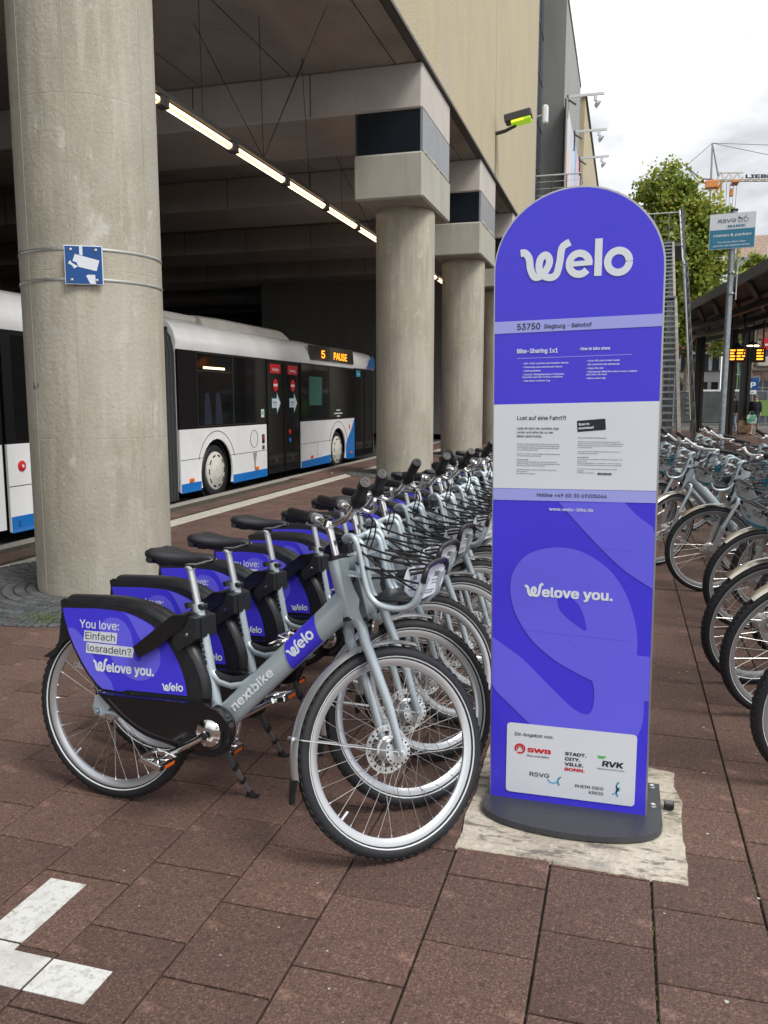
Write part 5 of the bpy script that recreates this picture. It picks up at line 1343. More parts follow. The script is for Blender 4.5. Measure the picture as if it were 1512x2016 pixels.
    for (y, k_) in lv:
        for (u, z) in CGs: V.append((cc[0] + (u - cc[0]) * (1 - (1 - k_) * .8), y, cc[1] + (z - cc[1]) * k_))
    for j in range(3):
        for i in range(n): F.append(((j) * n + (i + 1) % n, j * n + i, (j + 1) * n + i, (j + 1) * n + (i + 1) % n))
    tri_ = geometry.tessellate_polygon([[Vector((p[0], p[1], 0)) for p in CGs]])
    F += [tuple(3 * n + i for i in t) if ((CGs[t[1]][0] - CGs[t[0]][0]) * (CGs[t[2]][1] - CGs[t[0]][1]) - (CGs[t[2]][0] - CGs[t[0]][0]) * (CGs[t[1]][1] - CGs[t[0]][1])) > 0 else tuple(3 * n + i for i in reversed(t)) for t in tri_]
    g.add(V, F, cgm)
    g.tube(smooth_path([(.03, -.0865, .407), (.10, -.0865, .355), (.19, -.0865, .312), (.30, -.0865, .292), (.38, -.0865, .290)], 4), .0035, M_black, 6)
    cg = g.build('chain_guard', b, smooth=40)
    g = MB()
    Mc = T(.461, -.089, .342) @ RX(pi / 2); g.lathe([(.058, -.004), (.058, .003), (.053, .0035), (.052, .001)], Mc, M_blackg, 32); V = []
    g.lathe([(.050, .001), (.048, .004), (.030, .010), (.012, .012)], Mc, M_chrome, 32)
    for k in range(5): g.box((-.003, .016, .004), (.003, .048, .0068), M_alloy, Mc @ RZ(k * 2 * pi / 5 + .3))
    g.build('chainring_cover', cg, smooth=25)
    def crank(s_):
        g = MB(); c0 = Vector((.457, s_ * .098, .336)); e = c0 + Vector((-.165, s_ * .016, -.020))
        g.tube([c0 + Vector((.0, 0, 0)), c0 + Vector((-.03, 0, -.003)), e + Vector((.03, 0, .002)), e], [.018, .0135, .011, .0125], M_chrome, 10, sq=.75)
        g.lathe([(.013, 0), (.013, .003), (.009, .004)], T(c0.x, c0.y + s_ * .012, c0.z) @ RX(-s_ * pi / 2), M_black, 12)
        g.tube([(.457, s_ * .04, .336), (.457, s_ * .1, .336)], .010, M_alloy, 10)
        o = g.build('crank', b, smooth=45)
        g = MB(); px_, pz_ = e.x, e.z; y0 = e.y + s_ * .012
        for u in (-.043, .040): g.cbox((px_ + u - .004, min(y0, y0 + s_ * .095), pz_ - .011), (px_ + u + .007, max(y0, y0 + s_ * .095), pz_ + .013), M_chrome if u < 0 else M_blackg, .004)
        for q in (0, .095): 
            y = y0 + s_ * q; g.cbox((px_ - .043, y - .004, pz_ - .010), (px_ + .043, y + .004, pz_ + .012), M_chrome, .003)
        g.tube([(px_, y0 - s_ * .012, pz_), (px_, y0 + s_ * .09, pz_)], .008, M_chrome, 10)
        for sx in (-1, 1): g.tube([(px_ - .04, y0 + s_ * (.048 + .042 * sx), pz_), (px_ + .04, y0 + s_ * (.048 - .042 * sx), pz_)], .004, M_chrome, 6)
        p_ = g.build('pedal', o, smooth=35)
        g = MB()
        g.cbox((px_ + .047, y0 + s_ * .02 if s_ > 0 else y0 + s_ * .075, pz_ - .006), (px_ + .0495, y0 + s_ * .075 if s_ > 0 else y0 + s_ * .02, pz_ + .007), M_amber, .0008); g.cbox((px_ - .0500, y0 + s_ * .02 if s_ > 0 else y0 + s_ * .075, pz_ - .006), (px_ - .0475, y0 + s_ * .075 if s_ > 0 else y0 + s_ * .02, pz_ + .007), M_amber, .0008)
        g.build('pedal_reflector', o)
        return o
    crank(-1); crank(1)
    # ---- lock, kickstand, dropout
    g = MB()
    boxy(g, [(.133, .609), (.156, .571), (.244, .622), (.290, .662), (.345, .700), (.364, .747), (.300, .741), (.252, .703)], -.082, -.058, M_blackg)
    boxy(g, [(.278, .665), (.318, .610), (.398, .662), (.392, .732), (.345, .745), (.290, .735)], -.040, .055, M_black)
    boxy(g, [(.133, .609), (.156, .571), (.244, .622), (.290, .662), (.345, .700), (.300, .735), (.252, .703)], .058, .080, M_blackg)
    boxy(g, [(.300, .640), (.322, .612), (.396, .664), (.392, .735), (.345, .742), (.300, .720)], -.074, -.045, M_black)
    g.tube([(.329, 0, .758), (.324, 0, .778)], .024, M_black, 14); g.cbox((.335, -.018, .756), (.385, .018, .776), M_black, .004)
    lk = g.build('frame_lock', b, smooth=25)
    g = MB(); g.lathe([(.0065, 0), (.0065, .003), (.003, .0035)], T(.358, -.0745, .676) @ RX(pi / 2), M_chrome, 12); g.build('lock_rivet', lk)
    g = MB(); g.tube([(.43, .045, .265), (.448, .105, .150)], .010, M_plate, 6, sq=1.5); g.tube([(.446, .100, .162), (.460, .150, .085)], .0085, mat('grey_alloy_leg', (.22, .22, .22), .45, .6), 6, sq=1.5); g.tube([(.459, .146, .09), (.472, .185, .030)], .007, MATS['grey_alloy_leg'], 6, sq=1.5)
    ks = g.build('kickstand', b, smooth=30)
    g = MB(); g.tube([(.447, .103, .160), (.4505, .114, .144)], .013, M_black, 6, sq=1.5); g.tube([(.458, .145, .094), (.461, .152, .080)], .0115, M_black, 6, sq=1.5)
    g.cbox((.455, .170, .002), (.51, .215, .014), M_rubber, .005); g.tube([(.470, .180, .034), (.476, .192, .008)], [.011, .018], M_rubber, 8); g.build('stand_foot', ks)
    g = MB(); g.lathe([(.008, 0), (.008, .014)], T(-.03, -.070, .35) @ RX(pi / 2), M_alloy, 6); g.lathe([(.011, 0), (.011, .005)], T(-.03, -.070, .35) @ RX(pi / 2), mat('blue_washer', (.03, .12, .35), .4), 12)
    g.lathe([(.028, -.036), (.033, -.04), (.033, -.046), (.02, -.05)], T(-.03, 0, .35) @ RX(pi / 2) @ T(0, 0, 2 * .043), M_alloy, 20)
    g.build('rear_axle', b)
    if welo:
        g = MB(); boxy(g, [(-.045, .372), (-.035, .395), (-.02, .42), (.0, .425), (.03, .385), (.02, .36), (-.01, .335), (-.035, .340)], -.073, -.069, M_silver); g.build('dropout_plate', b)
    return b, steered

def place_bike(src, steered, first, x, y, heading, steer, label, group, crank=0.0, lean_=4.0, number=None, spin=0.0, seat=0.0):
    b = src if first else copyo(src)
    kids = list(src.children) if not first else list(b.children)
    res = []
    for k_ in kids:
        c = k_ if first else copyo(k_, b)
        if not first:
            for s_ in list(k_.children):
                d = copyo(s_, c)
        res.append((k_.name.split('.')[0], c))
    for nm, c in res:
        if nm in steered: c.matrix_local = steer_m(steer) @ ((T(*FH) @ RY(spin) @ T(*(-FH))) if nm == 'front_wheel' else Matrix())
        elif nm in ('saddle', 'seat_post'): c.matrix_local = T(.034 * seat / .13, 0, -seat)
        elif nm == 'rear_wheel': c.matrix_local = T(*RH) @ RY(spin * 1.7) @ T(*(-RH))
        elif nm == 'crank':
            cc_ = Vector((.457, 0, .336)); mine = sum(v.co.y for v in c.data.vertices) < 0
            a = crank + (0 if mine else pi); c.matrix_local = T(*cc_) @ RY(a) @ T(*(-cc_))
            for s_ in c.children:
                e = cc_ + Vector((-.165, 0, -.020)); s_.matrix_local = T(e.x, 0, e.z) @ RY(-a + (.25 if mine else -.2)) @ T(-e.x, 0, -e.z)
    b.location = (x, y, 0.0); b.rotation_euler = (radians(-lean_), 0, heading)
    b.rotation_mode = 'XYZ'; tag(b, label, 'bicycle', group)
    if number:
        g = MB(); p0 = Vector((.368, 0, .702)); p1 = Vector((.404, 0, .556)); d_ = (p1 - p0).normalized(); s__ = Vector((d_.z, 0, -d_.x)) * -1
        f = lambda a, h, l=0: (p0.x + d_.x * a + s__.x * h, -(.0193 * sqrt(max(.05, 1 - (h / .0193) ** 2)) + .0006), p0.z + d_.z * a + s__.z * h)
        g.text(number, f, M_dark, .03, -.0065, w=.115, h=.022, bold=.03); o = g.build('frame_number', b)
    return b

wb, wsteer = make_bike('welo')
GW = 'violet panelled share bikes parked in a row'
HW = radians(-4.7)
rows = [(-1.806, 2.568, 0, 50, -0.40, '535749', 'nearest share bike of the violet row, its whole side panel in view'),
        (-1.835, 2.935, -.4, 47, -1.30, '534602', 'second share bike of the violet row, directly behind the nearest one'),
        (-1.850, 3.325, .5, 52, 2.2, '535115', 'third share bike of the violet row'),
        (-1.800, 3.760, -1, 49, .5, '53524', 'fourth share bike of the violet row'),
        (-1.775, 4.150, .6, 52, 1.4, None, 'fifth share bike of the violet row')]
ords = ['sixth', 'seventh', 'eighth', 'ninth', 'tenth', 'eleventh', 'twelfth', 'thirteenth', 'fourteenth', 'fifteenth', 'sixteenth', 'seventeenth', 'eighteenth']
for k in range(12): rows.append((-1.79 + R.uniform(-.04, .04), 4.56 + .41 * k + R.uniform(-.03, .03), R.uniform(-2, 2), R.choice((20, 34, 52, 54, 48)) , R.uniform(0, 6), None, ords[k] + ' share bike back along the violet row'))
for i, (x, y, dh, stt, cr_, num, lab) in enumerate(rows):
    place_bike(wb, wsteer, i == 0, x, y, HW + radians(dh), radians(stt), lab, GW, cr_, 4.0 if i == 0 else R.uniform(3, 5.5), num, spin=i * 1.3, seat=(0, .004, -.012, .016, .0)[i] if i < 5 else R.uniform(-.02, .045))

rb_, rsteer = make_bike('rsvg')
GR = 'silver share bikes parked in the right-hand row'
def rloc(hx, hy, hd):       # from the wanted hub position of the front wheel to the rear contact
    return hx - cos(hd) * FH.x, hy - sin(hd) * FH.x
rr_ = [(.81, 3.42, 199, 0, 'silver share bike nearest the camera, only its front wheel in the frame'),
       (.765, 4.16, 201, 2, 'second silver share bike from the camera at the right edge'),
       (.715, 4.62, 203, 2, 'third silver share bike from the camera, front wheel behind the second'),
       (.83, 5.75, 196, 6, 'fourth silver share bike from the camera at the right edge'),
       (.655, 6.82, 200, -6, 'silver share bike with the large basket shield beside the signpost'),
       (.36, 7.80, 204, 22, 'silver share bike with a tilted shield just right of the violet totem'),
       (.26, 8.75, 200, 24, 'silver share bike partly hidden by the right edge of the totem'),
       (.75, 9.9, 196, 20, 'silver share bike further back, with its saddle before the signpost'),
       (1.00, 5.15, 202, 8, 'silver share bike squeezed between the third and fourth at the right edge'),
       (1.02, 6.30, 192, 20, 'silver share bike behind the fourth one, handlebar turned towards the street'),
       (1.05, 7.40, 207, -10, 'silver share bike behind the one with the large basket shield'),
       (1.15, 8.60, 198, 28, 'silver share bike standing in front of the signpost foot'),
       (.75, 10.9, 195, 15, 'far silver share bike before the foot of the stairs')]
for i, (hx, hy, hd, stt, lab) in enumerate(rr_):
    hd = radians(hd); x, y = rloc(hx, hy, hd)
    place_bike(rb_, rsteer, i == 0, x, y, hd, radians(stt), lab, GR, R.uniform(0, 6), R.uniform(6.5, 8.5), None, spin=i * .9, seat=R.uniform(-.03, .05))
# ================================================================== SIGNPOST
M_galv = mat('galvanised_steel', (.30, .34, .37), .42, .6, noise=(25, .25, 6))
sg = thing('signpost', 'galvanised post with the teal and white bike rental sign on top', 'signpost', (1.18, 11.30, 0))
g = MB(); g.tube([(0, 0, 0), (.0, .0, 1.5), (.01, 0.02, 3.80)], .038, M_galv, 16); g.build('post', sg, smooth=40)
g = MB(); g.tube([(.01, .02, 3.79), (.01, .02, 3.81)], .045, M_black, 16); g.build('post_cap', sg)
g = MB()
for z in (3.05, 2.80): g.tube([(.008, 0, z - .012), (.008, 0, z + .012)], .043, M_galv, 16); g.lathe([(.012, -.05), (.012, .05)], T(0.03, -.03, z) @ RX(pi / 2), M_alloy, 8)
g.tube([(.075, -.01, 2.72), (.078, 0, 3.2)], .009, M_alloy, 6); g.build('clamp', sg)
sga = radians(-8.5)
Ms = RZ(radians(-9))
def sf(x, z, l=0.0): return tuple(Ms @ Vector((x, -.055 - l, z)))
g = MB(); q = [(-.265, 3.30), (.255, 3.345), (.262, 3.765), (-.258, 3.725)]; q = [(-.262, 3.332), (.258, 3.332), (.258, 3.752), (-.262, 3.752)]
g.poly(q, lambda x, z: sf(x, z), M_white, fnb=lambda x, z: sf(x, z, -.012)); sb = g.build('sign_board', sg)
g = MB(); g.poly([(-.257, 3.337), (.253, 3.337), (.253, 3.562), (-.257, 3.562)], lambda x, z: sf(x, z, .0015), mat('petrol_blue_print', (.02, .20, .33), .4))
t_ = lambda x, z, l=0: sf(x, z, .003)
g.text('mieten & parken', t_, M_text, -.215, 3.48, w=.43, h=.062, bold=.012); g.text('Hier können RSVG-Bikes', t_, M_text, .0, 3.405, w=.32, h=.033, bold=.012, align='c'); g.text('gemietet und abgestellt werden.', t_, M_text, 0, 3.365, w=.42, h=.033, bold=.012, align='c')
g.text('RSVG', t_, mat('dark_grey_print', (.05, .06, .075), .5), -.165, 3.645, w=.20, h=.078, bold=.01); g.text('BIKE', t_, MATS['petrol_blue_print'], -.055, 3.585, w=.20, h=.05, bold=.03)
for cx_ in (.085, .15): g.ribbon([(cx_ + .024 * cos(radians(30 * q_)), 3.665 + .024 * sin(radians(30 * q_))) for q_ in range(13)], .006, t_, MATS['dark_grey_print'], 2)
g.poly([(.055, 3.705), (.085, 3.70), (.095, 3.675), (.07, 3.68)], lambda x, z: sf(x, z, .003), MATS['dark_grey_print']); g.ribbon([(.09, 3.66), (.115, 3.69), (.14, 3.70), (.15, 3.72)], .005, t_, MATS['dark_grey_print'], 3)
g.build('sign_print', sb)

# ================================================================== STEEL STAIRS
M_steel = mat('stair_steel', (.16, .17, .18), .5, .55, noise=(8, .35))
M_steelw = mat('brushed_stringer', (.36, .33, .29), .45, .5, noise=(6, .3))
M_tread = mat('grating_tread', (.17, .20, .22), .55, .4, noise=(12, .3))
M_inox = mat('stainless_handrail', (.60, .60, .60), .22, 1.0)
sa = thing('steel_stairs', 'steep open steel stairs with grating treads and a stainless handrail', 'stairs', (.45, 19.75, 0))
sa.rotation_euler = (0, 0, radians(-1.0))
tp = None
def tr(k, y, z):
    global tp
    if tp is None:
        g = MB(); g.box((-.95, -.02, -.03), (.72, .22, 0), M_tread); g.box((-.95, -.026, -.045), (.72, -.021, .003), M_galv)
        for q in range(5): g.box((-.95, .02 + q * .05, .0005), (.72, .035 + q * .05, .004), M_steel)
        tp = g.build('tread', sa); o = tp
    else: o = copyo(tp, sa)
    o.location = (0, y, z)
N1, N2 = 27, 15
for k in range(N1): tr(k, .28 * k, .17 * (k + 1))
yl, zl = .28 * N1, .17 * N1
g = MB(); g.box((-.95, yl, zl - .05), (.74, yl + 1.1, zl), M_tread); g.build('landing', sa)
for k in range(N2): tr(k, yl + 1.1 + .30 * k, zl + .17 * (k + 1))
yt, zt = yl + 1.1 + .30 * N2, zl + .17 * N2
for (x0, x1) in ((.72, .80), (-1.03, -.95)):
    g = MB()
    boxs = lambda pts, m: g.poly(pts, lambda y, z: (x1, y, z), m, fnb=lambda y, z: (x0, y, z))
    boxs([(-.15, -.02), (.20, -.02), (yl + .1, zl - .28), (yl + .1, zl + .02), (-.15, .22)], M_steelw); g.build('stringer', sa)
    g = MB(); boxs([(yl + .0, zl - .28), (yl + 1.15, zl - .28), (yt, zt - .26), (yt, zt + .06), (yl + 1.1, zl + .10), (yl, zl + .03)], M_steelw); g.build('stringer', sa)
for x in (.95, -1.1):
    g = MB(); g.tube([(x, -.2, 1.02), (x, yl + .2, zl + 1.1)], .027, M_inox, 8); g.build('handrail', sa)
    g = MB(); g.tube([(x, yl + .8, zl + 1.15), (x, yt + .3, zt + 1.2), (x, yt + 1.2, zt + 1.2)], .027, M_inox, 8); g.build('handrail', sa)
    for k in range(13):
        y, z = k * .62 * 1.0, .17 / .28 * k * .62
        g = MB(); g.box((x + .06, y - .03, z - .05), (x + .10, y + .03, z + 1.08), M_steel); g.box((x - .02, y - .025, z + 1.0), (x + .13, y + .025, z + 1.02), M_steel); g.build('baluster', sa)
    for k in range(8):
        y, z = yl + .8 + k * .66, zl + .17 / .30 * k * .66
        g = MB(); g.box((x + .06, y - .03, z - .05), (x + .10, y + .03, z + 1.15), M_steel); g.box((x - .02, y - .025, z + 1.1), (x + .13, y + .025, z + 1.12), M_steel); g.build('baluster', sa)
    g = MB(); g.poly([(-.2, .55), (yl, zl + .75), (yl, zl + 1.0), (-.2, .9)], lambda y, z: (x + .115, y, z), M_steel, fnb=lambda y, z: (x + .105, y, z)); g.build('guard_sheet', sa)
g = MB(); g.box((-1.1, yt, zt - .1), (1.2, yt + 3, zt), M_steel); g.build('landing', sa)
g = MB()
for x in (-1.0, .77):
    for (y, z) in ((yl + .5, zl - .28), (yt + .3, zt - .2), (yt + 2.7, zt - .1)): g.box((x - .07, y - .07, 0), (x + .07, y + .07, z), M_steel)
g.build('support_post', sa)
g = MB()
for q in range(4): g.tube([(-1.0, yt + .6, zt + .2 + q * .24), (1.0, yt + .6, zt + .2 + q * .24)], .008, M_steel, 5)
g.tube([(-1.0, yt + .6, zt + 1.2), (1.0, yt + .6, zt + 1.2)], .022, M_inox, 6)
for q in range(5): g.box((-1.0 + q * .53, yt + .58, zt), (-.96 + q * .53, yt + .62, zt + 1.2), M_steel)
g.build('landing_rail', sa)

# ================================================================== BUS SHELTER CANOPY
M_can = mat('dark_brown_canopy', (.022, .020, .019), .5)
M_canu = mat('canopy_underside', (.030, .027, .024), .6, noise=(1.2, .4))
M_fas = mat('dark_fascia_metal', (.055, .056, .058), .45, .3)
cn = thing('shelter_canopy', 'long dark bus shelter roof on black steel posts at the right', 'shelter', (0, 0, 0))
A0 = Vector((1.87, 30.69, 0)); A1 = Vector((3.02, 21.27, 0)); dA = (A1 - A0).normalized(); A2 = A0 + dA * 26
B0 = Vector((3.45, 47.5, 0)); dB = (Vector((5.61, 38.47, 0)) - Vector((3.28, 51.10, 0))).normalized(); B2 = B0 + dB * 36
zf, zb = 4.45, 4.62
g = MB()
def slabq(p, z, t, m): 
    V = [(q.x, q.y, zz + h) for h in (0, t) for q, zz in zip(p, z)]
    g.add(V, [(0, 3, 2, 1), (4, 5, 6, 7), (0, 1, 5, 4), (1, 2, 6, 5), (2, 3, 7, 6), (3, 0, 4, 7)], m)
slabq([A0, A2, B2, B0], [zf, zf, zb, zb], .10, M_canu); g.build('roof_slab', cn)
g = MB(); off = Vector((-.10, .0, 0)); slabq([A0 + off, A2 + off, A2, A0], [zf - .05] * 4, .26, M_fas); g.build('fascia', cn)
for k in range(14):
    t = k / 13; p = A0.lerp(A2, t); q = B0.lerp(B2, t)
    g = MB(); d_ = (q - p).normalized(); n_ = Vector((-d_.y, d_.x, 0)) * .06; slabq([p - n_, p + n_, q + n_, q - n_], [zf - .16, zf - .16, zb - .16, zb - .16], .155, M_can); g.build('rafter', cn)
for t in (.3, .62, .9):
    g = MB(); p0 = A0.lerp(B0, t); p1 = A2.lerp(B2, t); n_ = Vector((.09, 0, 0)); zz = zf + (zb - zf) * t - .34; slabq([p0 - n_, p1 - n_, p1 + n_, p0 + n_], [zz] * 4, .18, M_can); g.build('purlin', cn)
for (x, y) in ((3.16, 40.6), (4.88, 38.7), (4.16, 37.4), (6.9, 33.0), (6.2, 31.5)):
    g = MB(); w_ = .20 if y != 37.4 else .16
    g.box((x - w_, y - .15, 0), (x - w_ + .12, y + .15, zf - .1), M_can); g.box((x + w_ - .12, y - .15, 0), (x + w_, y + .15, zf - .1), M_can); g.box((x - w_ + .12, y - .04, 0), (x + w_ - .12, y + .04, zf - .1), M_fas)
    g.build('post', cn)
M_db = mat('amber_matrix_print', (1, .35, .05), .5, emis=((1, .28, .02), 2.2))
for (x0, x1, y, lab) in ((3.50, 4.13, 32.8, 'left half of the amber departure display under the shelter'), (4.27, 4.80, 33.0, 'smaller amber departure display right of the shelter post')):
    o = thing('departure_display', lab, 'display', (x0, y, 2.83), 0, 'departure displays under the shelter')
    g = MB(); g.cbox((0, 0, 0), (x1 - x0, .2, .52), M_can, .02); g.tube([(.1, .1, .5), (.1, .1, 1.7)], .03, M_can, 6); g.tube([(x1 - x0 - .1, .1, .5), (x1 - x0 - .1, .1, 1.7)], .03, M_can, 6); g.build('housing', o)
    g = MB(); f = lambda x, z, l=0: (x, -.004, z)
    for r_ in range(4):
        z_ = .40 - r_ * .105
        if x0 < 4: g.bars(f, M_db, .07, z_, .17, .10, 1); g.bars(f, M_db, .30, z_, .27, .10, 2)
        else: g.bars(f, M_db, .22, z_, .22, .10, 3)
    g.build('departure_lettering', o)
for (x, y, lit) in ((4.40, 33.4, True), (4.05, 34.8, False)):
    o = thing('pendant_lamp', ('lit' if lit else 'unlit') + ' bell-shaped pendant lamp hanging under the shelter roof', 'lamp', (x, y, 3.45), 0, 'pendant lamps under the shelter')
    g = MB(); g.lathe([(.03, .22), (.06, .14), (.26, .02), (.27, 0), (.25, .0), (.04, .12)], Matrix(), M_can, 18); g.tube([(0, 0, .2), (0, 0, 1.0)], .012, M_can, 5); g.build('shade', o, smooth=40)
    g = MB(); g.lathe([(.20, -.012), (.21, .01), (.1, .03)], Matrix(), mat('warm_lamp_disc', (1, .8, .5), .5, emis=((1, .72, .38), 9)) if lit else M_alloy, 16); g.build('bulb', o)

# ================================================================== STREET BEHIND
def facade(name, label, x0, x1, y, h, m, cols, rows, z0, wz, ww, wh, depth=9, roof=None, fm=None, rz=0.0, base=None):
    o = thing(name, label, 'building', (x0, y, 0), rz)
    W_ = x1 - x0; g = MB(); fm = fm or M_white; dw = .22
    xs_ = [W_ * (i + .5) / cols for i in range(cols)]
    zs_ = [z0 + wz * j for j in range(rows)]
    # wall pieces round the openings
    e = 0.0
    cuts = []
    for xc in xs_:
        g.box((e, 0, -.05), (xc - ww / 2, .35, h), m); e = xc + ww / 2
        zz = -.05
        for z in zs_: g.box((xc - ww / 2, 0.001, zz), (xc + ww / 2, .35, z), m); zz = z + wh
        g.box((xc - ww / 2, .001, zz), (xc + ww / 2, .35, h), m)
    g.box((e, 0, -.05), (W_, .35, h), m); g.box((0, .36, -.05), (W_, depth, h), m)
    g.build('wall', o)
    fp_ = wp = None
    for xc in xs_:
        for z in zs_:
            if fp_ is None:
                g = MB(); t = .07
                for a, b_ in (((-ww / 2, 0), (-ww / 2 + t, wh)), ((ww / 2 - t, 0), (ww / 2, wh)), ((-ww / 2 + t, 0), (ww / 2 - t, t)), ((-ww / 2 + t, wh - t), (ww / 2 - t, wh)), ((-t / 2, t), (t / 2, wh - t)), ((-ww / 2 + t, wh * .68), (-t / 2, wh * .68 + t)), ((t / 2, wh * .68), (ww / 2 - t, wh * .68 + t))):
                    g.box((a[0], .12, a[1]), (b_[0], .17, b_[1]), fm)
                fp_ = g.build('window', o); g = MB(); g.box((-ww / 2, .18, 0), (ww / 2, .20, wh), M_wg); wp = g.build('pane', fp_); q = fp_
                g = MB(); g.box((-ww / 2 - .1, -.08, -.12), (ww / 2 + .1, .1, -.003), fm); spn = g.build('sill', fp_)
            else:
                q = copyo(fp_, o); copyo(wp, q); copyo(spn, q)
            q.location = (xc, 0, z)
    if roof:
        g = MB(); ov = .35; g.add([(-ov, -ov, h), (W_ + ov, -ov, h), (W_ + ov, depth, h + roof[0]), (-ov, depth, h + roof[0]), (-ov, -ov, h - .2), (W_ + ov, -ov, h - .2), (W_ + ov, depth, h - .2), (-ov, depth, h - .2)],
                          [(0, 1, 2, 3), (4, 5, 1, 0), (5, 6, 2, 1), (7, 4, 0, 3), (6, 7, 3, 2)], roof[1]); g.build('roof', o)
    return o
M_pink = layered('red_sandstone_and_render', (.40, .20, .17), [((.9, .9, 1.6), (.46, .40, .33), .47, .53, .85)], rough=.9)
M_cream = mat('cream_facade', (.56, .50, .42), .9, noise=(.8, .15)); M_whitef = mat('white_facade', (.55, .55, .53), .9, noise=(.6, .12)); M_rf = mat('slate_roof', (.10, .11, .13), .8, noise=(4, .3)); M_rfr = mat('brown_tile_roof', (.28, .20, .16), .85, noise=(4, .3))
pk = facade('pink_facade_house', 'old pink and cream stone house with tall windows at the right edge', 8.45, 17, 66, 9.5, M_pink, 4, 3, 1.0, 3.0, 1.0, 1.9, roof=(3.5, M_rf), fm=M_cream)
for k in range(14):     # quoins and sandstone courses stand proud
    g = MB(); g.cbox((.02, -.05, .25 + k * .62), (.55 if k % 2 else .85, .01, .72 + k * .62), M_pink if k % 2 else M_cream, .02); g.build('quoin', pk)
g = MB()
for z in (3.55, 6.6): g.cbox((-.1, -.35, z), (8.5, .0, z + .28), M_cream, .05)
g.cbox((.5, -.9, 3.83), (6, .0, 4.5), M_cream, .06); g.build('cornice', pk)
wh_ = facade('white_office_house', 'white office building with dark window bands behind the shelter', 4.7, 8.4, 84, 8.6, M_whitef, 4, 3, 1.6, 2.6, .62, 1.5, roof=(.5, M_rf), fm=M_rail)
cr__ = facade('cream_slat_house', 'pale building with narrow red brown window slots behind the stairs', -4, 4.3, 88, 7.6, M_cream, 9, 2, 1.2, 3.0, .35, 2.2, roof=(.5, M_rf), fm=mat('red_brown_frame', (.20, .06, .04), .6))
bh = facade('grey_gabled_house', 'pale blue-grey office roof rising behind the shelter canopy', 9.2, 24, 72, 10.2, mat('blue_grey_cladding', (.26, .31, .36), .6, noise=(2, .15)), 8, 2, 3.5, 3.2, .9, 1.6, roof=(5.5, M_rfr), fm=M_white)
g = MB(); g.box((1.0, .3, 11.0), (1.3, .6, 13.4), M_white); g.build('roof_mast', bh)
hl = facade('brick_house_row', 'long brown brick house closing the street far behind', 17.3, 52, 70, 9, mat('brown_brick', (.22, .14, .10), .9, noise=(3, .2)), 12, 3, 1.2, 2.8, 1.0, 1.5, roof=(4, M_rfr), fm=M_white)
# scaffold in green netting
M_net = mat('teal_scaffold_net', (.03, .17, .17), .8, noise=(1.3, .35), bump=(1.6, 1.0, .3))
sc_ = thing('netted_scaffold', 'scaffold wrapped in teal green netting beside the pink house', 'scaffold', (6.55, 63.5, 0))
g = MB(); V = []; F = []; NX, NZ = 16, 24
for i in range(NX + 1):
    for j in range(NZ + 1): V.append((1.78 * i / NX, -.0 + .11 * sin(i * 1.7 + j * .35) + .07 * sin(j * .9 + i * .5), 1.2 + 6.4 * j / NZ))
g.add(V, [(i * (NZ + 1) + j, (i + 1) * (NZ + 1) + j, (i + 1) * (NZ + 1) + j + 1, i * (NZ + 1) + j + 1) for i in range(NX) for j in range(NZ)], M_net)
g.box((.05, .25, 1.2), (1.73, 1.6, 7.6), M_net); g.build('netting', sc_, smooth=180)
g = MB()
for x in (0, .9, 1.78): g.tube([(x, -.16, 0), (x, -.16, 7.7)], .03, mat('scaffold_tube_yellow', (.45, .38, .12), .5), 6)
for z in (1.2, 3.2, 5.2, 7.2): g.tube([(-.1, -.18, z), (1.9, -.18, z)], .025, M_alloy, 6)
g.build('scaffold_tube', sc_)
# site fence
fn_ = thing('site_fence', 'grey site fence with printed banners along the street', 'fence', (2.2, 54, 0))
fpn = None
for k in range(6):
    if fpn is None:
        g = MB(); g.box((.03, 0, .12), (1.9, .03, 1.95), mat('grey_fence_banner', (.085, .095, .10), .7, noise=(1.5, .3))); fpn = g.build('fence_panel', fn_); o = fpn
        g = MB(); g.tube([(0, .0, 0), (0, 0, 2.0)], .03, M_galv, 6); g.tube([(0, 0, 1.98), (1.93, 0, 1.98)], .02, M_galv, 6); ftt = g.build('fence_frame', fpn)
    else: o = copyo(fpn, fn_); copyo(ftt, o)
    o.location = (k * 1.95, 0, 0)
g = MB(); g.box((5.0, -.04, .5), (6.1, -.02, 1.45), mat('dull_lime_panel', (.18, .30, .08), .6)); g.build('lime_panel', fn_)
g = MB(); f = lambda x, z, l=0: (x, -.035, z)
M_fb = mat('faint_banner_print', (.22, .24, .25), .7)
for r_ in range(4): g.bars(f, M_fb, 1.35, 1.5 - r_ * .3, .62, .2)
g.build('banner_lettering', fn_)
# parking sign
pkg = thing('parking_sign', 'blue square parking sign on a thin post before the pink house', 'sign', (6.62, 49.4, 0))
g = MB(); g.tube([(0, 0, 0), (0, 0, 2.6)], .03, M_galv, 8); g.build('post', pkg)
g = MB(); g.cbox((-.29, -.05, 2.02), (.29, -.03, 2.66), M_blue, .01); g.box((-.2, -.045, 1.78), (.2, -.03, 1.98), M_white); g.build('panel', pkg)
g = MB(); g.text('P', lambda x, z, l=0: (x, -.054, z), M_text, -.13, 2.13, w=.27, h=.55, bold=.03); g.bars(lambda x, z, l=0: (x, -.048, z), M_dark, -.08, 1.85, .16, .08); g.build('lettering', pkg)
rs = thing('pharmacy_sign', 'small red square sign on the pink facade at the right edge', 'sign', (9.62, 65.5, 5.4))
g = MB(); g.cbox((-.45, -.1, -.4), (.45, .1, .4), M_red, .03); g.box((.2, .1, -.05), (.25, .5, .05), M_galv); g.bars(lambda x, z, l=0: (x, -.103, z), M_text, -.2, -.1, .4, .25); g.build('panel', rs)
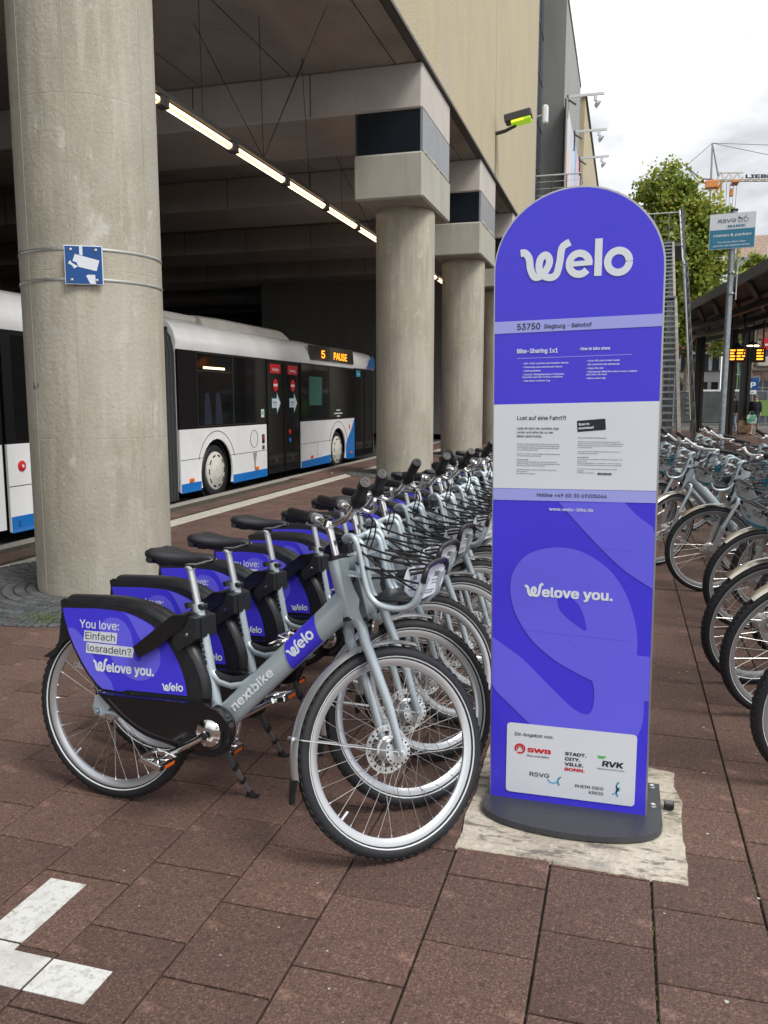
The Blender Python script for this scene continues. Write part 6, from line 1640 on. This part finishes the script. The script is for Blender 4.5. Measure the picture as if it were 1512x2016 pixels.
# street lamp and van glimpsed between the posts
vn = thing('parked_van', 'white van parked behind the site fence', 'van', (2.9, 58, -.03))
g = MB(); prv = [(0, .35), (0, 1.0), (.35, 1.15), (.8, 1.95), (1.1, 2.15), (4.6, 2.15), (4.7, .35)]
g.poly(prv, lambda x, z: (x, 0, z), M_bw, fnb=lambda x, z: (x, 1.9, z)); g.build('body', vn)
g = MB(); g.poly([(.5, 1.2), (.9, 1.85), (1.6, 1.9), (1.6, 1.2)], lambda x, z: (x, -.01, z), M_bg, fnb=lambda x, z: (x, .01, z)); g.build('window_pane', vn)
for x in (.95, 3.8):
    g = MB(); g.lathe([(.34, -.1), (.34, .1), (.2, .12)], T(x, .06, .34) @ RX(pi / 2), M_tyre, 20); g.build('wheel', vn)
# traffic post & flower basket hints behind
fbk = thing('flower_column', 'green planted column with red flowers beside the left shelter post', 'planter', (2.35, 45.5, 0))
g = MB(); g.tube([(0, 0, 0), (0, 0, 4.0)], .05, M_galv, 8); g.build('post', fbk)
g = MB()
for k in range(900):
    c = R.choice(((0, 0, 4.0, .38), (.45, 0.2, 3.95, .3), (1.0, .3, 4.25, .34), (.1, .1, 3.8, .3), (1.55, .5, 4.25, .3))); a, b_ = R.uniform(0, 6.28), R.uniform(-1.5, 1.5); q = R.random() ** .5 * c[3]
    p = Vector((c[0] + q * cos(a) * cos(b_), c[1] + q * sin(a) * cos(b_), c[2] + q * sin(b_))); u = Vector((R.gauss(0, 1), R.gauss(0, 1), R.gauss(0, 1))).normalized() * .07; w_ = u.orthogonal().normalized() * .05
    g.add([p - u, p + w_, p + u, p - w_], [(0, 1, 2, 3)], mat('planter_leaf', (.04, .085, .025), .7, rand=.5) if R.random() < .8 else mat('red_blossom', (.45, .02, .03), .7))
g.build('planting', fbk)

# ================================================================== PEOPLE
M_skin = mat('skin', (.45, .27, .19), .6); M_hair = mat('dark_hair', (.02, .014, .010), .5)
def skin_body(parent, joints, edges, rads, m, name='body', root=0, lv=1):
    me = bpy.data.meshes.new(name); me.from_pydata([tuple(j) for j in joints], edges, []); me.materials.append(m)
    me.skin_vertices.new(name='') if hasattr(me.skin_vertices, 'new') and not me.skin_vertices else None
    o = bpy.data.objects.new(name, me); COL.objects.link(o); o.parent = parent
    md = o.modifiers.new('Skin', 'SKIN'); md.use_smooth_shade = True
    sv = me.skin_vertices[0].data if me.skin_vertices else None
    if sv:
        for i, r_ in enumerate(rads): sv[i].radius = (r_, r_) if not isinstance(r_, tuple) else r_
        sv[root].use_root = True
    s2 = o.modifiers.new('Sub', 'SUBSURF'); s2.levels = lv; s2.render_levels = lv
    return o
def person(label, loc, rz, top, bottom, hairm, shorts=False, tall=1.70, stride=.14, cap=None, arm_f=.12, skin=M_skin, loose_hair=True, group=None):
    p = thing('person', label, 'person', loc, rz, group); k = tall / 1.70; p.scale = (k, k, k)
    st_ = stride
    # pelvis, spine, chest, neck, head ; legs ; arms   (front of the figure is -Y)
    J = [(0, 0, .93), (0, 0, 1.08), (0, .01, 1.25), (0, .015, 1.40), (0, .0, 1.47), (0, -.01, 1.54), (0, -.015, 1.62),
         (-.09, 0, .88), (-.095, -st_ * .5, .50), (-.095, -st_ * 1.0 + .03, .10), (-.10, -st_ - .10, .035),
         (.09, 0, .88), (.095, st_ * .35 - .03, .50), (.095, st_ * 1.0 + .06, .12), (.10, st_ + .0, .035),
         (-.17, .01, 1.39), (-.22, .03 + arm_f * .3, 1.13), (-.21, -.02 - arm_f * .2, .90), (-.205, -.03 - arm_f * .3, .82),
         (.17, .01, 1.39), (.22, .02, 1.13), (.21, -.05, .90), (.205, -.07, .82)]
    E_ = [(0, 1), (1, 2), (2, 3), (3, 4), (4, 5), (5, 6), (0, 7), (7, 8), (8, 9), (9, 10), (0, 11), (11, 12), (12, 13), (13, 14), (3, 15), (15, 16), (16, 17), (17, 18), (3, 19), (19, 20), (20, 21), (21, 22)]
    Rr = [.13, .115, .13, .10, .055, .085, .085, .085, .056, .038, .035, .085, .056, .038, .035, .055, .042, .030, .034, .055, .042, .030, .034]
    skin_body(p, J, E_, Rr, skin)
    g = MB(); j = [Vector(v) for v in J]
    g.tube([j[0] - Vector((0, 0, .02)), j[1], j[2], j[3] - Vector((0, 0, .01)), j[4] - Vector((0, 0, .02))], [.155, .14, .158, .135, .075], top, 14, sq=1.28, hint=(1, 0, 0))
    for s_ in (15, 19):
        g.tube([j[3] * .4 + j[s_] * .6 + Vector((0, 0, .0)), j[s_], j[s_ + 1], j[s_ + 1] * .4 + j[s_ + 2] * .6] if shorts else [j[3] * .4 + j[s_] * .6, j[s_], j[s_ + 1], j[s_ + 2], j[s_ + 2] * .8 + j[s_ + 3] * .2][: (5)], [.07, .072, .056, .05] if shorts else [.07, .07, .056, .044, .04], top, 10)
    g.build('upper_garment', p, smooth=60)
    g = MB()
    for s_ in (7, 11):
        if shorts: g.tube([j[0] * .5 + j[s_] * .5 + Vector((0, 0, .06)), j[s_], j[s_] * .35 + j[s_ + 1] * .65, j[s_] * .1 + j[s_ + 1] * .9], [.10, .105, .095, .09], bottom, 12)
        else: g.tube([j[0] * .5 + j[s_] * .5 + Vector((0, 0, .06)), j[s_], j[s_ + 1], j[s_ + 2], j[s_ + 2] - Vector((0, 0, .03))], [.10, .10, .072, .056, .055], bottom, 12)
    g.tube([j[0] + Vector((0, 0, .08)), j[0] - Vector((0, 0, .06))], [.145, .13], bottom, 12, sq=1.2, hint=(1, 0, 0)); g.build('lower_garment', p, smooth=60)
    g = MB()
    for s_ in (10, 14): g.cbox(tuple(j[s_] + Vector((-.042, -.10, -.035))), tuple(j[s_] + Vector((.042, .13, .04))), mat('dark_shoe', (.02, .018, .016), .6), .025)
    g.build('shoe', p, smooth=50)
    g = MB(); h = j[6]
    if cap is None:
        g.tube([h + Vector((0, .035, .10)), h + Vector((0, .045, .05)), h + Vector((0, .055, -.02)), h + Vector((0, .07, -.13 if loose_hair else -.06)), h + Vector((0, .07, -.22 if loose_hair else -.08))], [.05, .105, .108, .09, .04], hairm, 12)
        g.build('hair', p, smooth=60)
    else:
        g.tube([h + Vector((0, .0, .115)), h + Vector((0, .0, .08)), h + Vector((0, .005, .035))], [.05, .10, .104], cap, 12); g.cbox(tuple(h + Vector((-.07, -.18, .03))), tuple(h + Vector((.07, -.07, .048))), cap, .01); g.build('cap', p, smooth=60)
    g = MB(); hd_ = h
    for s_ in (-1, 1): g.cbox(tuple(h + Vector((s_ * .032 - .012, -.094, .0))), tuple(h + Vector((s_ * .032 + .012, -.082, .012))), M_hair, .003)
    g.cbox(tuple(h + Vector((-.022, -.096, -.058))), tuple(h + Vector((.022, -.085, -.048))), mat('lips', (.30, .10, .09), .6), .003); g.build('face_feature', p)
    g = MB(); g.tube([h + Vector((0, -.085, .008)), h + Vector((0, -.112, -.026)), h + Vector((0, -.088, -.032))], [.008, .014, .010], skin, 8)
    for s_ in (-1, 1): g.lathe([(.018, -.006), (.014, .006)], T(h.x + s_ * .088, h.y + .01, h.z) @ RY(pi / 2), skin, 8)
    g.build('nose_and_ears', p, smooth=60)
    g = MB()
    for s_ in (18, 22):
        for q in range(4): g.tube([j[s_] + Vector((-.018 + q * .012, -.01, -.03)), j[s_] + Vector((-.02 + q * .013, -.018, -.075 + abs(q - 1.5) * .006)), j[s_] + Vector((-.018 + q * .012, -.004, -.10 + abs(q - 1.5) * .008))], [.0085, .0078, .006], skin, 6)
        g.tube([j[s_] + Vector((.0, -.03, -.01)), j[s_] + Vector((.0, -.052, -.04)), j[s_] + Vector((.0, -.05, -.062))], [.010, .009, .007], skin, 6)
    g.build('fingers', p, smooth=60)
    return p, j, k
pa, ja, ka = person('long-haired person in a black sweater and pale jeans carrying an orange bag', (4.62, 40.3, 0), radians(-30), mat('black_knit', (.010, .010, .012), .9), mat('pale_denim', (.22, .29, .38), .85, noise=(12, .2)), M_hair, tall=1.72, arm_f=.6)
pb_, jb, kb_ = person('person in a cap, dark shirt and blue shorts carrying shopping bags', (5.20, 37.7, 0), radians(-18), mat('navy_shirt', (.012, .013, .022), .9), mat('blue_shorts', (.06, .08, .17), .85, noise=(20, .3)), M_hair, shorts=True, tall=1.66, stride=.16, cap=mat('faded_red_cap', (.20, .09, .08), .8))
pc, jc, kc = person('person with a bag half hidden behind the middle shelter post', (5.62, 43.5, 0), radians(20), mat('dark_jacket', (.02, .022, .03), .9), mat('dark_trousers', (.02, .02, .025), .9), mat('brown_hair', (.12, .05, .03), .6), tall=1.6)
pd, jd, kd = person('person in pale green clothes walking in the dark bus hall', (-11.0, 49.4, -.24), radians(60), mat('pale_green_shirt', (.20, .42, .38), .8), mat('pale_green_trousers', (.22, .45, .42), .8), M_hair, tall=1.8, stride=.28, loose_hair=False)
def bag(name, label, cat, loc, w, d, h, m, rz=0, grp=None):
    o = thing(name, label, cat, loc, rz, grp); g = MB()
    V = [(-w / 2, -d / 2, 0), (w / 2, -d / 2, 0), (w / 2, d / 2, 0), (-w / 2, d / 2, 0), (-w * .56, -d * .55, h * .55), (w * .55, -d * .6, h * .5), (w * .56, d * .5, h * .55), (-w * .55, d * .55, h * .5), (-w * .46, -d * .3, h), (w * .46, -d * .35, h * .98), (w * .46, d * .3, h), (-w * .47, d * .3, h * .97)]
    g.add(V, [(3, 2, 1, 0)] + [(i, (i + 1) % 4, 4 + (i + 1) % 4, 4 + i) for i in range(4)] + [(4 + i, 4 + (i + 1) % 4, 8 + (i + 1) % 4, 8 + i) for i in range(4)] + [(8, 9, 10, 11)], m); g.build('bag_body', o)
    g = MB()
    for s_ in (-1, 1): g.tube([(-w * .22, s_ * d * .25, h), (-w * .15, s_ * .02, h + .13), (w * .15, s_ * .02, h + .13), (w * .22, s_ * d * .25, h)], .008, m, 5)
    g.build('bag_handle', o); return o
bag('carrier_bag', 'orange and white carrier bag held by the person in the black sweater', 'bag', (4.42, 40.15, .34), .34, .14, .40, layered('orange_bag', (.70, .66, .60), [((6, 6, 6), (.75, .30, .04), .45, .5, .95)]), -.2)
bag('carrier_bag', 'green and white carrier bag held by the person in blue shorts', 'bag', (5.04, 37.4, .50), .36, .14, .36, layered('green_bag', (.10, .32, .20), [((5, 5, 5), (.55, .65, .60), .5, .55, .9)]), .1)
bag('paper_bag', 'large brown paper bag carried low beside the green carrier bag', 'bag', (4.80, 37.5, .12), .46, .22, .50, layered('brown_paper', (.30, .21, .13), [((9, 9, 9), (.20, .13, .07), .5, .6, .7)]), -.15)

# ================================================================== PLANE TREES
M_leaf = leafmat('plane_leaf', (.29, .36, .06), .45); M_leaf2 = leafmat('plane_leaf_dark', (.19, .26, .05), .4); M_leaf3 = leafmat('plane_leaf_yellowing', (.40, .42, .07), .35)
M_bark = layered('plane_bark', (.22, .19, .14), [((2, 2, 1), (.34, .31, .24), .5, .56, .8)], rough=.9)
def tree(label, base, blobs, n, seed, trunk_h, tr_=.35, ls=.20):
    rr = random.Random(seed); o = thing('plane_tree', label, 'tree', base, 0, 'plane trees behind the shelter')
    g = MB(); top = Vector((0.2, 0, trunk_h)); g.tube(smooth_path([(0, 0, -.1), (.1, .05, trunk_h * .4), top], 5), [tr_ * (1 - .5 * i / 10) for i in range(11)], M_bark, 10)
    for (cx, cy, cz, rx, ry, rz_) in blobs:
        st0 = Vector((.1, .03, trunk_h * rr.uniform(.5, .95))); c = Vector((cx, cy, cz))
        pth = smooth_path([st0, st0.lerp(c, .5) + Vector((rr.gauss(0, .2), rr.gauss(0, .2), -.2)), c], 5); g.tube(pth, [.13 * (1 - .8 * i / (len(pth) - 1)) for i in range(len(pth))], M_bark, 6)
        for q in range(7):
            d_ = Vector((rr.gauss(0, 1), rr.gauss(0, 1), rr.gauss(.2, .8))).normalized(); e = c + Vector((d_.x * rx, d_.y * ry, d_.z * rz_)) * .85
            g.tube([c.lerp(st0, .2), c.lerp(e, .5) + Vector((0, 0, .1)), e], [.05, .03, .01], M_bark, 4)
    g.build('trunk', o, smooth=60)
    for mi_, (mm, share) in enumerate(((M_leaf, .42), (M_leaf2, .36), (M_leaf3, .22))):
        V = []; F = []
        clump = []
        for (cx, cy, cz, rx, ry, rz_) in blobs:
            for q in range(26):
                d_ = Vector((rr.gauss(0, 1), rr.gauss(0, 1), rr.gauss(0, 1))).normalized(); k_ = rr.uniform(.35, 1.08)
                clump.append((cx + d_.x * rx * k_, cy + d_.y * ry * k_, cz + d_.z * rz_ * k_, rr.uniform(.18, .42) * (rx + rz_) / 3.2))
        for q in range(int(n * share)):
            c = clump[rr.randrange(len(clump))]; s_ = ls * rr.uniform(.6, 1.25)
            p = Vector((c[0] + rr.gauss(0, c[3]), c[1] + rr.gauss(0, c[3]), c[2] + rr.gauss(0, c[3] * .8)))
            u = Vector((rr.gauss(0, 1), rr.gauss(0, 1), rr.gauss(0, .6))).normalized(); v = u.cross(Vector((rr.gauss(0, 1), rr.gauss(0, 1), rr.gauss(0, 1)))).normalized()
            b0 = len(V); V += [p - u * s_ * .5, p - u * s_ * .1 + v * s_ * .5, p + u * s_ * .25 + v * s_ * .28, p + u * s_ * .62, p + u * s_ * .2 - v * s_ * .32, p - u * s_ * .1 - v * s_ * .5]
            F.append(tuple(range(b0, b0 + 6)))
        me = bpy.data.meshes.new('crown'); me.from_pydata([tuple(v) for v in V], [], F); me.materials.append(mm); me.update()
        c_ = bpy.data.objects.new('crown', me); COL.objects.link(c_); c_.parent = o
    return o
tree('big plane tree with yellow green leaves rising behind the stairs', (1.85, 49.5, 0),
     [(-3.2, 0, 10.9, .9, 1.0, .9), (-2.6, 0, 9.4, 1.0, 1.0, 1.0), (-2.2, 0, 10.3, 1.3, 1.3, 1.3), (-1.9, 0, 9.0, 1.1, 1.2, 1.1), (.1, -.3, 9.6, 1.8, 1.5, 1.6), (1.2, -.3, 8.0, 1.5, 1.5, 1.5), (-.3, 0, 12.6, 1.5, 1.4, 1.6), (-1.3, 0, 10.4, 1.6, 1.6, 1.5), (.7, .2, 10.9, 1.8, 1.6, 1.7), (1.9, 0, 9.2, 1.6, 1.5, 1.7), (2.3, 0, 10.9, 1.0, 1.2, 1.3), (.5, 0, 8.3, 1.9, 1.6, 1.5), (.9, 0, 6.4, 1.5, 1.5, 1.5), (1.9, 0, 6.9, 1.3, 1.3, 1.3), (-1.2, .3, 8.2, 1.3, 1.3, 1.3), (.8, .5, 12.4, 1.0, 1.0, 1.1), (.3, 0, 4.9, 1.2, 1.2, .9), (1.4, 0, 5.2, 1.2, 1.2, .9)], 52000, 3, 7.5)
tree('smaller plane tree with airy sprays right of the big one', (7.6, 60, 0),
     [(-.4, 0, 8.6, 1.3, 1.3, 1.2), (.6, 0, 7.6, 1.4, 1.4, 1.1), (-1.2, 0, 7.2, 1.2, 1.2, 1.1), (.2, 0, 10.0, .7, .8, .8), (-1.6, 0, 5.4, 1.0, 1.0, 1.0), (.9, 0, 9.6, .5, .6, .5)], 13000, 5, 5.2, .2)
tree('low leafy tree standing behind the shelter posts', (3.8, 62, 0), [(0, 0, 5.8, 1.5, 1.4, .9), (1.4, 0, 5.5, 1.2, 1.2, .8), (-1.5, 0, 5.6, 1.3, 1.3, .8)], 3800, 8, 4.6, .16)

# ================================================================== TOWER CRANE
M_cry = mat('crane_yellow_grey', (.42, .36, .24), .6); M_crg = mat('crane_grey_steel', (.26, .26, .27), .5, .3); M_cro = mat('crane_orange', (.60, .24, .06), .5)
kr = thing('tower_crane', 'tall construction crane with a lattice jib behind the tree', 'crane', (14.3, 168, 0))
g = MB(); 
for x in (-.9, .9):
    for y in (-.9, .9): g.tube([(x, y, -1), (x, y, 41)], .11, M_cry, 5)
for k in range(20):
    z = k * 2.05
    g.tube([(-.9, -.9, z), (.9, -.9, z + 2.05)], .07, M_cry, 4); g.tube([(.9, -.9, z), (.9, .9, z + 2.05)], .07, M_cry, 4)
g.build('mast', kr)
g = MB(); cz = 41.0; JL = 42
jd_ = Vector((1, .27, 0)).normalized(); nn = Vector((-jd_.y, jd_.x, 0))
P3 = lambda s_, a, z: tuple(jd_ * s_ + nn * a + Vector((0, 0, z)))
for (a, z) in ((-.6, cz), (.6, cz), (0, cz + 1.35)): g.tube([P3(0, a, z), P3(JL, a, z)], .10, M_cry, 5)
n = 28
for k in range(n):
    s0, s1 = JL * k / n, JL * (k + 1) / n; sm_ = (s0 + s1) / 2
    for a in (-.6, .6): g.tube([P3(s0, a, cz), P3(sm_, 0, cz + 1.35), P3(s1, a, cz)], .055, M_cry, 4)
    g.tube([P3(s0, -.6, cz), P3(s1, .6, cz)], .045, M_cry, 4)
g.build('jib', kr)
g = MB(); ap = (-1.0, 0, 47.6); 
for y in (-.7, .7): g.tube([(.3, y * .5, cz + .8), ap], .12, M_crg, 5); g.tube([(-.9, y, cz + .2), ap], .14, M_crg, 5)
g.tube([ap, (-5.4, -1.5, 43.6)], .07, M_crg, 5); g.tube([(-5.4, -1.5, 43.6), (-2.9, -.8, 41.4), (-.5, 0, 41.2)], .16, M_crg, 5); g.tube([(-5.3, -1.5, 43.3), (-3.2, -1, 40.9)], .1, M_crg, 5); g.tube([(-3.2, -1, 40.9), (-.5, 0, 40.3)], .16, M_cro, 5)
g.tube([ap, P3(24, 0, cz + 1.4)], .06, M_crg, 4); g.tube([ap, P3(40, 0, cz + 5.0)], .06, M_crg, 4); g.build('apex_frame', kr)
g = MB(); g.cbox((-1.9, -1.2, 39.6), (.3, 0.6, 40.9), M_cro, .1); g.tube([(.0, 0, 39.0), (1.2, .2, 41.0)], .25, M_cro, 6); g.cbox(P3(2.6, -.8, cz - .5), tuple(Vector(P3(4.3, .8, cz - .1)) + Vector((0, .9, 0))), M_cro, .05); g.build('slewing_unit', kr)
g = MB(); hk = Vector(P3(2.85, 0, 0))
for a in (-.9, -.3, .3, .9): g.tube([tuple(hk + Vector((a, 0, cz - .4))), tuple(hk + Vector((a * .8, 0, 34.6)))], .045, M_crg, 4)
g.build('hoist_rope', kr)
g = MB(); g.cbox(tuple(hk + Vector((-1.1, -.4, 33.8))), tuple(hk + Vector((1.1, .4, 34.6))), M_cro, .1); g.tube([tuple(hk + Vector((0, 0, 33.9))), tuple(hk + Vector((0, 0, 26)))], .09, M_cro, 5); g.build('hook_block', kr); g = MB(); g.cbox(tuple(hk + Vector((-.35, -.3, 38.2))), tuple(hk + Vector((.35, .3, 39.6))), M_cro, .15); g.build('trolley', kr)
g = MB(); V = [P3(4.6, -.66, cz + .12), P3(16, -.66, cz + .12), P3(16, -.66, cz + 1.25), P3(4.6, -.66, cz + 1.25)]; g.add(V, [(0, 1, 2, 3)], M_white)
g.text('LIEBHERR', lambda x, z, l=0: P3(x, -.72, z), M_dark, 5.0, cz + .28, w=8.4, h=1.15, bold=.03); g.build('jib_lettering', kr)
